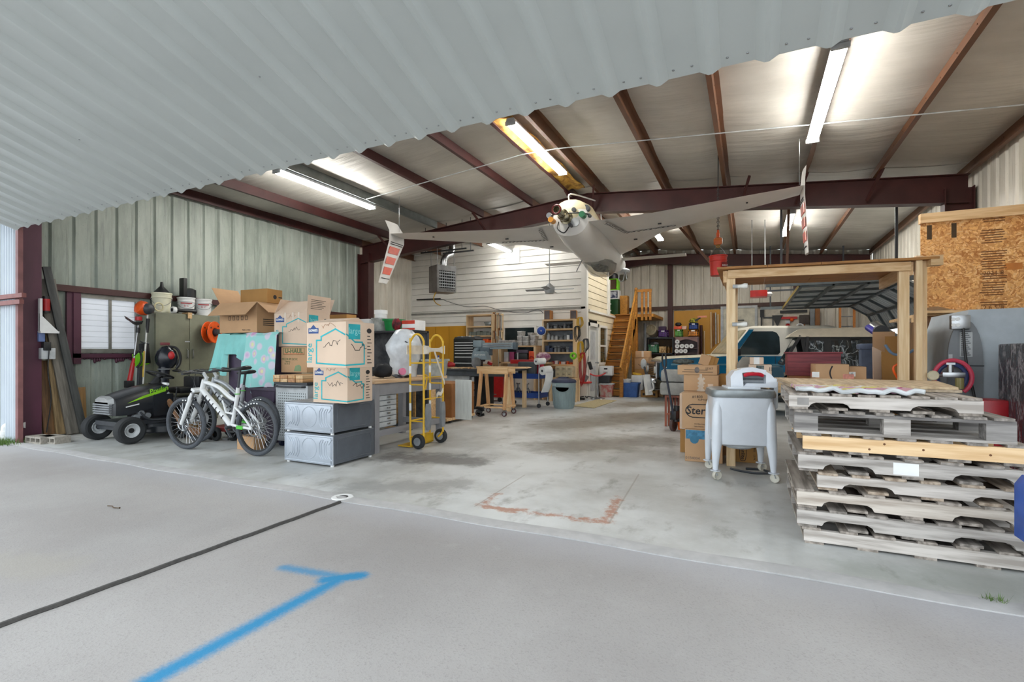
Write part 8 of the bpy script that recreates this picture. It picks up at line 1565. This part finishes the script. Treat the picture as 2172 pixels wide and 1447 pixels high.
mq = NT('faded_floral_quilt'); p = mq.pos(); vq = mq.n('ShaderNodeTexVoronoi'); mq.l(p, vq.inputs['Vector']); vq.inputs['Scale'].default_value = 11; sq = mq.n('ShaderNodeSeparateColor'); mq.l(vq.outputs['Color'], sq.inputs[0]); kq = mq.mix(mq.step(sq.outputs[0], .35, .5), lin((212, 208, 206)), lin((206, 196, 110))); kq = mq.mix(mq.m('MULTIPLY', mq.step(sq.outputs[1], .6, .68), .8), kq, lin((190, 130, 168))); kq = mq.mix(mq.step(sq.outputs[2], .85, .9), kq, lin((150, 30, 90))); mq.col(kq); mq.b.inputs['Roughness'].default_value = .95; mq.bump(mq.noise(p, 30, 3), .01, .6)
t = T('floral_blanket', 'faded floral blanket spread over the top pallet', 'blanket', (0, 0, 0))
def qf(u, v): x = .3 + .72 * u; return (x, 4.03 + .1 * u * (1 - u) * 0 + .75 * v + .05 * sin(u * 9) * (1 - v), zp + .028 + (.008 * sin(u * 27 + v * 4) + .007 * sin(u * 61 + 1)) * (1 - v) + .02 * max(0, v - .5))
b = B(); b.sheet(qf, 40, 14, .02); b.obj('cover', mq.mat, t)
b = B(); b.tube(chain([V(qf(k / 16, 0)) + V((0, -.012, -.006)) for k in range(17)], 2), .016, 8); b.obj('piping', M('white_hem', (214, 218, 220), .9), t)
bpy.data.objects['plywood_sheet'].location.z += .0; 
for o in [o for o in COL.objects if o.name.startswith('plywood_sheet')]: o.location.z = 0
# ---------------------------------------------------------------- wringer washing machine
wm = T('washing_machine', 'vintage white wringer washing machine on casters beside the pallets', 'washing machine', (-.1, 5.72, 0), R(12)); m_wm = M('white_enamel', (222, 228, 236), .25, var=.03, coat=.3); m_wl = M('silver_lid', (150, 156, 158), .35, .5)
ww, wd = .29, .27
def rrect(w, d, r, z, n=5): return [(sx * (w - r) + r * cos(a), sy * (d - r) + r * sin(a), z) for sx, sy, a0 in ((1, 1, 0), (-1, 1, pi / 2), (-1, -1, pi), (1, -1, 3 * pi / 2)) for a in [a0 + pi / 2 * k / n for k in range(n + 1)]]
b = B(); b.loft([rrect(ww * .8, wd * .8, .1, .335), rrect(ww * .92, wd * .92, .1, .355), rrect(ww * .965, wd * .965, .09, .4), rrect(ww * .975, wd * .97, .09, .7), rrect(ww * .98, wd * .98, .09, .83)]); b.obj('tub', m_wm, wm)
b = B(); b.loft([rrect(ww + .01, wd + .01, .09, .83), rrect(ww + .015, wd + .015, .09, .86), rrect(ww + .005, wd + .005, .09, .9), rrect(ww - .03, wd - .03, .08, .91)]); b.obj('lid', m_wl, wm)
b = B(); b.box(-.14, .17, -.18, .18, .908, .93, .01); b.obj('lid_plate', m_wm, wm)
for sx in (-1, 1):
    for sy in (-1, 1):
        b = B(); x, y = sx * (ww - .052), sy * (wd - .05)
        b.loft([[(x + sx * o + r * 1.1 * cos(a), y + sy * o + r * sin(a), z) for a in [2 * pi * k / 12 for k in range(12)]] for z, r, o in ((.1, .024, .03), (.2, .032, .027), (.36, .046, .016), (.5, .05, .009), (.7, .046, .006), (.79, .03, .0))]); b.obj('leg', m_wm, wm)
        cx_, cy_ = x + sx * .03, y + sy * .03; b = B(); b.cyl((cx_, cy_, .085), (cx_, cy_, .13), .018); b.cyl((cx_, cy_, .088), (cx_, cy_, .095), .05); b.obj('caster_stem', m_wm, wm); st2 = wm.children[-1]
        rc = Mx.Rotation(R(30 * sx * sy), 4, 'Z') @ Mx.Rotation(R(90), 4, 'X'); b = B(); b.lathe([(0, -.014), (.03, -.014), (.042, -.02), (.046, -.012), (.046, .012), (.042, .02), (.03, .014), (0, .014)], (cx_ + .012, cy_ - .01, .046), 22, rc); b.obj('caster', M('cream_wheel', (214, 210, 196), .5), wm)
        b = B(); b.bar((cx_ + .012, cy_ - .034, .046), (cx_, cy_ - .02, .09), .02, .005); b.bar((cx_ + .012, cy_ + .014, .046), (cx_, cy_ + .02, .09), .02, .005); b.obj('caster_fork', K_lgrey, st2)
b = B(); b.torus((0, 0, .33), .2, .012, 'z', 30, 6); b.cyl((0, 0, .29), (0, 0, .34), .12, .16); b.obj('motor_pan', K_lgrey, wm)
# wringer head: a housing with a hollow for the rollers
xo = .11; b = B(); b.loft([[(xo - .21, -.13, .925), (xo - .09, -.13, .925), (xo - .09, .13, .925), (xo - .21, .13, .925)], [(xo - .215, -.13, 1.03), (xo - .1, -.12, 1.06), (xo - .1, .12, 1.06), (xo - .215, .13, 1.03)], [(xo - .17, -.1, 1.09), (xo - .1, -.1, 1.11), (xo - .1, .1, 1.11), (xo - .17, .1, 1.09)]]); b.obj('wringer_head', m_wm, wm)
b = B(); b.loft([[(xo + .12, -.13, .925), (xo + .22, -.13, .925), (xo + .22, .13, .925), (xo + .12, .13, .925)], [(xo + .12, -.12, 1.04), (xo + .215, -.13, 1.0), (xo + .215, .13, 1.0), (xo + .12, .12, 1.04)], [(xo + .12, -.1, 1.09), (xo + .17, -.1, 1.06), (xo + .17, .1, 1.06), (xo + .12, .1, 1.09)]]); b.obj('wringer_end', m_wm, wm)
b = B(); b.loft([rr_ for rr_ in ([(xo - .11, y, z) for y, z in ((-.11, 1.07), (.11, 1.07), (.09, 1.115), (-.09, 1.115))], [(xo + .0, y, z) for y, z in ((-.11, 1.085), (.11, 1.085), (.09, 1.13), (-.09, 1.13))], [(xo + .13, y, z) for y, z in ((-.11, 1.05), (.11, 1.05), (.09, 1.1), (-.09, 1.1))])]); b.obj('wringer_bridge', m_wm, wm)
for z in (.98, 1.03): b = B(); b.cyl((xo - .1, -.02, z), (xo + .13, -.02, z), .024); b.obj('roller', M('grey_rubber_roller', (142, 148, 152), .5), wm)
b = B(); b.prism([(xo - .1, .925), (xo + .15, .925), (xo + .12, .965), (xo - .06, .965)], -.12, -.03); b.obj('drain_board', m_wm, wm); b = B(); b.box(xo - .08, xo + .1, .04, .1, .93, 1.06); b.obj('wringer_back', m_wl, wm)
b = B(); b.tube(chain([(xo - .08, -.115, 1.045), (xo - .04, -.135, 1.06), (xo + .05, -.135, 1.06), (xo + .09, -.115, 1.045)]), .019, 10); b.obj('release_bar', M('crimson_handle', (200, 22, 48), .35), wm)
b = B(); b.box(xo + .2, xo + .25, -.08, .1, .7, 1.02, .03); b.obj('drive_column', m_wm, wm)
# ---------------------------------------------------------------- boxes and folded chairs left of the washing machine
Y = 6.2
def fb2(name, lab, x0, x1, y0, y1, Yv, d, rz=0, **k): return fbox(name, lab, x0, x1, y0, y1, Yv, d, rz, **k)
c = fb2('storage_box', 'cardboard box with a blue printed band on the floor behind the washer', 1452, 1532, 919, 982, Y, .42, R(1), mat=K_card); c[0].location.z = 0; zc1 = c[3]
patch(c, 'front', -c[1] / 2 + .01, c[1] / 2 - .01, c[3] * .7, c[3] - .01, M('box_print_blue', (76, 140, 176), .7, var=.2, scale=20), 'blue_band'); write(c, 'front', '01B4004', -.12, .04, .045, M('faint_ink', (120, 110, 104), .7)); polyp(c, 'front', [(-.1 + .05 * cos(a * pi / 5), .26 + .05 * sin(a * pi / 5)) for a in range(10)], M('box_print_teal', (60, 120, 150), .7), 'printed_house')
c = fb2('storage_box', 'cardboard box with a black oval printed name behind the washer', 1446, 1520, 845, 918, Y + .02, .42, R(1), mat=K_card); c[0].location.z = zc1 + .002; zc2 = zc1 + c[3]
write(c, 'front', 'Sterilite', .05, c[3] * .5, .125, bold=.002, shear=.1); stroke(c, 'front', [[(.05 + .2 * cos(a_) * (1.0), c[3] * .5 + .085 * max(-.9, min(.9, 1.25 * sin(a_)))) for a_ in [2 * pi * k / 28 for k in range(29)]]], .011, K_ink, 'oval'); write(c, 'front', '#1803', -.02, c[3] * .89, .045); write(c, 'front', 'FLIPTOP', .04, c[3] * .81, .03); write(c, 'front', 'Sterilite Corporation', .04, c[3] * .14, .022); write(c, 'front', 'Lake Havasu City, AZ', .04, c[3] * .07, .022)
c = fb2('storage_box', 'plain cardboard box whose edge shows behind the box with the oval name', 1441, 1522, 832, 905, Y + .5, .4, 0, mat=K_cardp); c[0].location.z = .3; c[0].location.y += .02; patch(c, 'front', -.12, .1, c[3] - .09, c[3] - .03, K_white, 'label')
b = B(); b.box(-.22, .22, -.2, .2, 0, .296, .006); tag(b.obj('storage_crate', K_cardd, loc=(c[0].location.x, c[0].location.y, 0)), 'brown box on the floor under the plain cardboard box', 'box')
zc3 = .3 + c[3]
c = fb2('storage_box', 'cardboard box with glossy crossed tape below the long flat box', 1450, 1524, 802, 834, Y + .3, .34, 0, mat=K_card); c[0].location.z = max(zc2, zc3) + .004; zc4 = c[0].location.z + c[3]
stroke(c, 'front', [[(-.03, .01), (.02, .06), (-.02, .1), (.03, .15)], [(.03, .01), (-.02, .06), (.03, .1), (-.02, .15)], [(0, 0), (0, c[3])]], .03, M('clear_tape', (206, 186, 164), .4), 'tape'); patch(c, 'front', .08, .14, .0, .09, K_cardp, 'lower_tape')
c = fb2('flat_box', 'long flat box topmost in the pile left of the washer', 1437, 1521, 781, 800, Y + .3, .5, 0, mat=K_card); c[0].location.z = zc4 + .003; write(c, 'front', '55357', .14, c[3] * .65, .035); stroke(c, 'front', [[(-.15, .06), (-.03, .06)], [(-.17, .035), (.18, .035)], [(.03, .06), (.12, .06)]], .005, K_ink, 'printed_lines'); polyp(c, 'front', [(.03 * cos(a * pi / 4), c[3] * .5 + .04 * sin(a * pi / 4)) for a in range(8)], M('faint_ink', (120, 110, 104)), 'emblem')
z = c[0].location.z + c[3]; t = T('cardboard_flap', 'folded cardboard pieces standing up on the flat box', 'cardboard', (at(1500, 765, 6.6).x, 6.62, z + .002), R(10))
for k in range(3): b = B(); b.box(-.06, .06, -.006, .006, 0, .13 - .01 * k); b.obj('flap', K_cardd if k else K_card, t, loc=(.05 * k - .05, .02 * k, 0), rot=(R(-12), R(20), 0))
soft('wire_basket', 'dark wire bundle lying behind the flat box', (at(1448, 770, 7.0).x, 7.0, z - .06), .07, (2, .8, .5), M('dark_wire', (84, 90, 84), .7, var=.4, scale=30), 'wire', 9)
b = B(); bpy.data.objects['wire_basket'].location = (at(1450, 775, 6.75).x, 6.72, z + .003)
c = fb2('storage_box', 'box lying on its side under the washer with the oval name upright', 1557, 1606, 944, 984, Y + .2, .3, R(1), mat=K_cardd); c[0].location.z = 0; write(c, 'front', 'Sterilite', -.03, c[3] * .5, .055, rz=-pi / 2, bold=.001); stroke(c, 'front', [[(-.03 + .035 * cos(a_), c[3] * .5 + .11 * max(-.9, min(.9, 1.2 * sin(a_)))) for a_ in [2 * pi * k / 20 for k in range(21)]]], .006, K_ink, 'oval'); write(c, 'front', '#1803 - 12 PK', .09, c[3] * .5, .03, rz=-pi / 2)
c = fb2('storage_box', 'brown box behind the flat box near the left timber post', 1525, 1548, 800, 833, 6.7, .3, 0, mat=K_cardd); c[0].location.z = dz - .14; h_ = c[0].location.z; b = B(); b.box(-.1, .1, -.12, .12, 0, h_ - .004); tag(b.obj('tall_box', K_card, loc=(c[0].location.x, 6.86, 0)), 'tall narrow box standing beside the left timber post', 'box')
p = gp(1560, 1000); b = B(); b.tube(chain([(-.05, .1, .012), (.05, .02, .012), (.2, -.02, .012), (.34, .06, .012), (.25, .18, .012), (.1, .16, .012)]), .012, 6); tag(b.obj('power_cable', K_dark, loc=(p.x, p.y - .03, 0)), 'dark power cord on the floor under the washer', 'cord')
# padded folding chairs over a folded-table stack
m_rw = wood('red_brown_frame', (150, 84, 60), (110, 56, 42), 2)
for k in range(5):
    p = gp(1410 + k * 2, 905); y = 9.0 + .06 * k; b = B(); w, h = .62, .54 - .004 * k
    for q in ((-.0, .035, 0, h), (w - .035, w, 0, h)): b.box(q[0], q[1], -.014, .014, q[2], q[3])
    b.box(.035, w - .035, -.014, .014, h - .035, h); b.box(.035, w - .035, -.014, .014, .2, .23); b.box(.28, .31, -.014, .014, .23, h - .035)
    tag(b.obj('folding_table', m_rw, loc=(gp(1409, 905).x + .045 * k, y, 0)), 'red brown wooden folding frame in the row behind the pallet jack', 'folding table', 'folding frames behind the pallet jack')
for k, (x0, y0, y1, lab) in enumerate(((1402, 781, 803, 'grey padded seat lying on the folding frames, upper of two'), (1400, 804, 828, 'grey padded seat lying on the folding frames, lower of two'))):
    a, c = at(x0, y1, 9.0), at(1462, y0, 9.0); b = B(); b.box(a.x, c.x, 8.95, 9.35, .545 if k else .775, .77 if k else .985, .05); tag(b.obj('seat_pad', M('grey_upholstery', (150, 150, 146), .8)), lab, 'seat pad')
# pallet jack
p = gp(1433, 917); pj = T('pallet_jack', 'orange pallet jack with an upright black handle', 'pallet jack', (p.x, p.y + .08, 0), R(-20)); m_pj = M('jack_orange', (236, 110, 34), .4)
for x in (-.05, .05): b = B(); b.lathe([(.06, -.024), (.095, -.024), (.1, -.015), (.1, .015), (.095, .024), (.06, .024)], (x, 0, .1), 26, Mx.Rotation(R(90), 4, 'Y')); o = b.obj('wheel', M('maroon_tyre', (92, 70, 66), .6), pj); b = B(); b.lathe([(0, -.02), (.062, -.02), (.062, .02), (0, .02)], (x, 0, .1), 20, Mx.Rotation(R(90), 4, 'Y')); b.obj('rim', K_black, o)
b = B(); b.cyl((0, .0, .16), (0, .02, .42), .05); b.cb((0, -.06, .27), (.1, .1, .14), bev=.01); b.cyl((-.09, -.02, .2), (.09, -.02, .2), .02); b.obj('pump', K_black, pj)
b = B(); b.tube([(0, -.09, .27), (-.02, -.14, .5), (-.1, -.2, 1.06)], .018, 10); b.obj('handle_shaft', M('dark_slate_tube', (52, 58, 72), .4), pj)
b = B(); b.tube(chain([(-.1, -.2, 1.02), (-.135, -.2, 1.1), (-.13, -.21, 1.24), (-.1, -.21, 1.27), (-.075, -.21, 1.24), (-.07, -.2, 1.1), (-.1, -.2, 1.02)], 4), .014, 8); b.obj('grip_loop', K_black, pj)
b = B(); b.box(-.08, .3, .02, .1, .3, .36, .008); b.box(.0, .3, .05, .16, .02, .32, .01); b.obj('fork_carriage', m_pj, pj)
for y in (.05, .45): b = B(); b.box(.1, .18, .1, 1.1, .06, .1); b.obj('fork', m_pj, pj); pj.children[-1].location.x = y - .25
# ---------------------------------------------------------------- bucket on a chain hoist
p = at(1523, 585, 9.5); t = T('hoist_bucket', 'red bucket hanging from the chain hoist', 'bucket', p); b = B(); hb = at(1523, 543, 9.5).z - p.z; b.lathe([(0, 0), (.125, 0), (.14, hb * .7), (.15, hb * .72), (.15, hb * .77), (.143, hb * .78), (.148, hb * .93), (.157, hb * .94), (.157, hb), (.14, hb), (.12, .02), (0, .02)], n=30); b.obj('body', M('bucket_red', (196, 40, 26), .4), t); b = B(); b.prism([(-.03, hb * .25), (.08, hb * .25), (.08, hb * .62), (-.03, hb * .62)], -.001, .002); b.obj('label_panel', M('label_dark_red', (120, 20, 24), .5), t); t.children[-1].location = (.09, -.118, 0); t.children[-1].rotation_euler = (0, 0, R(38))
txt('DEPOT', .035, K_white, t, (.118, -.106, hb * .45), (R(90), 0, R(38))); b = B(); b.tube(chain([(-.15, 0, hb * .9), (-.08, 0, hb + .1), (0, 0, hb + .17), (.08, 0, hb + .1), (.15, 0, hb * .9)]), .005, 6); b.obj('bail', K_steel, t)
t = T('chain_hoist', 'orange chain hoist with black chain above the red bucket', 'hoist', (p.x, 9.5, p.z + hb)); zt_ = at(1520, 400, 9.6).z - p.z - hb; z1_ = at(1523, 512, 9.5).z - p.z - hb
b = B(); b.cb((0, 0, z1_), (.11, .1, .13), bev=.02); b.cyl((-.07, 0, z1_), (.07, 0, z1_), .055); b.obj('hoist_body', M('hoist_orange', (206, 106, 36), .4), t); b = B(); b.cb((0, 0, z1_ + .11), (.05, .05, .08)); b.cyl((0, 0, z1_ + .15), (0, 0, z1_ + .2), .02); b.obj('top_hook', K_orange, t); b = B(); b.cyl((0, 0, .17), (0, 0, z1_ - .05), .016); b.torus((0, 0, .18), .03, .01, 'y', 16, 6); b.obj('lower_hook', M('brass_hook', (170, 130, 60), .4, .5), t)
b = B(); n_ = int((zt_ - z1_ - .2) / .035)
for k in range(n_): b.torus((0, 0, z1_ + .2 + .035 * k), .017, .006, 'x' if k % 2 else 'y', 10, 5)
b.obj('chain', K_black, t); b = B(); b.cyl((0, 0, z1_ + .2 + .035 * n_ - .02), (0, 0.05, roofz(p.x) - p.z - hb - .02), .008); b.cb((-.05, 0, zt_ * .62), (.05, .05, .07)); b.obj('hanger', K_black, t)
b = B(); q0, q1 = at(1440, 480, 12.8), at(1549, 606, 12.8); b.bar(q0, q1, .06, .06); S(b, 'diagonal_brace', m_purl[1])
b = B(); q0 = at(1668, 545, 12.0); b.bar((q0.x, 12, 2.72), (q0.x + .05, 12, roofz(q0.x) - .1), .05, .05); S(b, 'door_track_hanger', m_purl[1])

# ---------------------------------------------------------------- small clutter of the work area
for px, h, mat, capm, lab in ((930, .3, K_white, K_blue, 'white bottle with a blue cap on the saw bench by the tool chest'), (938, .22, M('sky_blue_can', (70, 140, 190), .4), K_white, 'small blue can on the saw bench by the tool chest'), (946, .18, K_lgrey, K_dark, 'short grey can on the saw bench by the tool chest')):
    bottle('bottle', lab, (at(px, 780, 10.66).x, 10.66, sz + .003), .05, h, mat, capm)
soft('red_cloth', 'red cloth heap on the saw bench left of the tool chest', (at(957, 780, 10.66).x, 10.63, sz + .003), .11, (1.2, .8, .6), K_red, 'cloth', 12)
b = B(); a, c = at(829, 900, 7.05), at(880, 812, 7.05); b.box(a.x, c.x, 7.05, 7.08, 0, c.z); tag(b.obj('plywood_sheet', wood('tan_ply', (206, 164, 102), (172, 128, 70), 0)), 'tan plywood sheet standing behind the steel workbench', 'plywood')
b = B(); x = at(862, 880, 6.85).x; b.cyl((x, 6.85, 0), (x, 6.85, .86), .055, n=18); tag(b.obj('drain_tube', K_dark), 'dark upright tube standing behind the steel workbench', 'tube')
b = B(); b.cb((0, 0, .12), (.2, .18, .24), (0, 0, .3), .01); tag(b.obj('wood_block', K_pine, loc=(x - .28, 6.82, 0)), 'short wooden block on the floor behind the steel workbench', 'wood')
q = at(884, 636, 13.12); r_ = at(934, 634, 13.12); b = B(); b.tube([q, r_], .022, 8); tag(b.obj('gas_pipe', K_black), 'black pipe along the siding below the heater', 'pipe')
b = B(); b.tube(chain([r_, at(985, 650, 13.12), at(1030, 650, 13.12), at(1060, 658, 13.12), at(1110, 664, 13.12), at(1140, 657, 13.12), at(1152, 664, 13.0)]), .009, 6); tag(b.obj('siding_cable', K_dark), 'thin drooping cable along the white siding', 'cable')
for (x0, y0, x1, y1), lab in (((893, 537, 990, 516), 'black angle iron above the heater, nearer of two'), ((940, 538, 1005, 523), 'black angle iron above the heater, farther of two')):
    p, q = at(x0, y0, 11.0), at(x1, y1, 11.0); q.z = p.z; b = B(); b.bar(p, q, .035, .035); o = b.obj('angle_iron', K_black); tag(o, lab, 'bar')
    for f in (.1, .9): u = p.lerp(q, f); b = B(); b.cyl(u, (u.x, u.y, roofz(u.x) - .02), .008, n=6); b.obj('hanger', K_dark, o)
t = T('mobile_base', 'black and red mobile base under the brown cabinet', 'mobile base', (-5.0, 7.5, 0)); b = B(); b.box(-.45, .1, -.06, .0, .02, .07); b.obj('rail', K_black, t)
for x in (-.35, .03): b = B(); b.cb((x, -.08, .05), (.12, .06, .07), bev=.01); b.obj('foot', K_red, t)
p = gp(1016, 884); b = B(); rg = random.Random(6)
for k in range(7): b.cb((rg.uniform(-.06, .06), rg.uniform(-.05, .05), .03 + .025 * k), (.13, .03, .05), (rg.uniform(-.6, .6), rg.uniform(-.6, .6), rg.uniform(0, 3)))
tag(b.obj('spring_clamp', K_black, loc=p), 'heap of black clamps on the floor right of the white board', 'clamps')
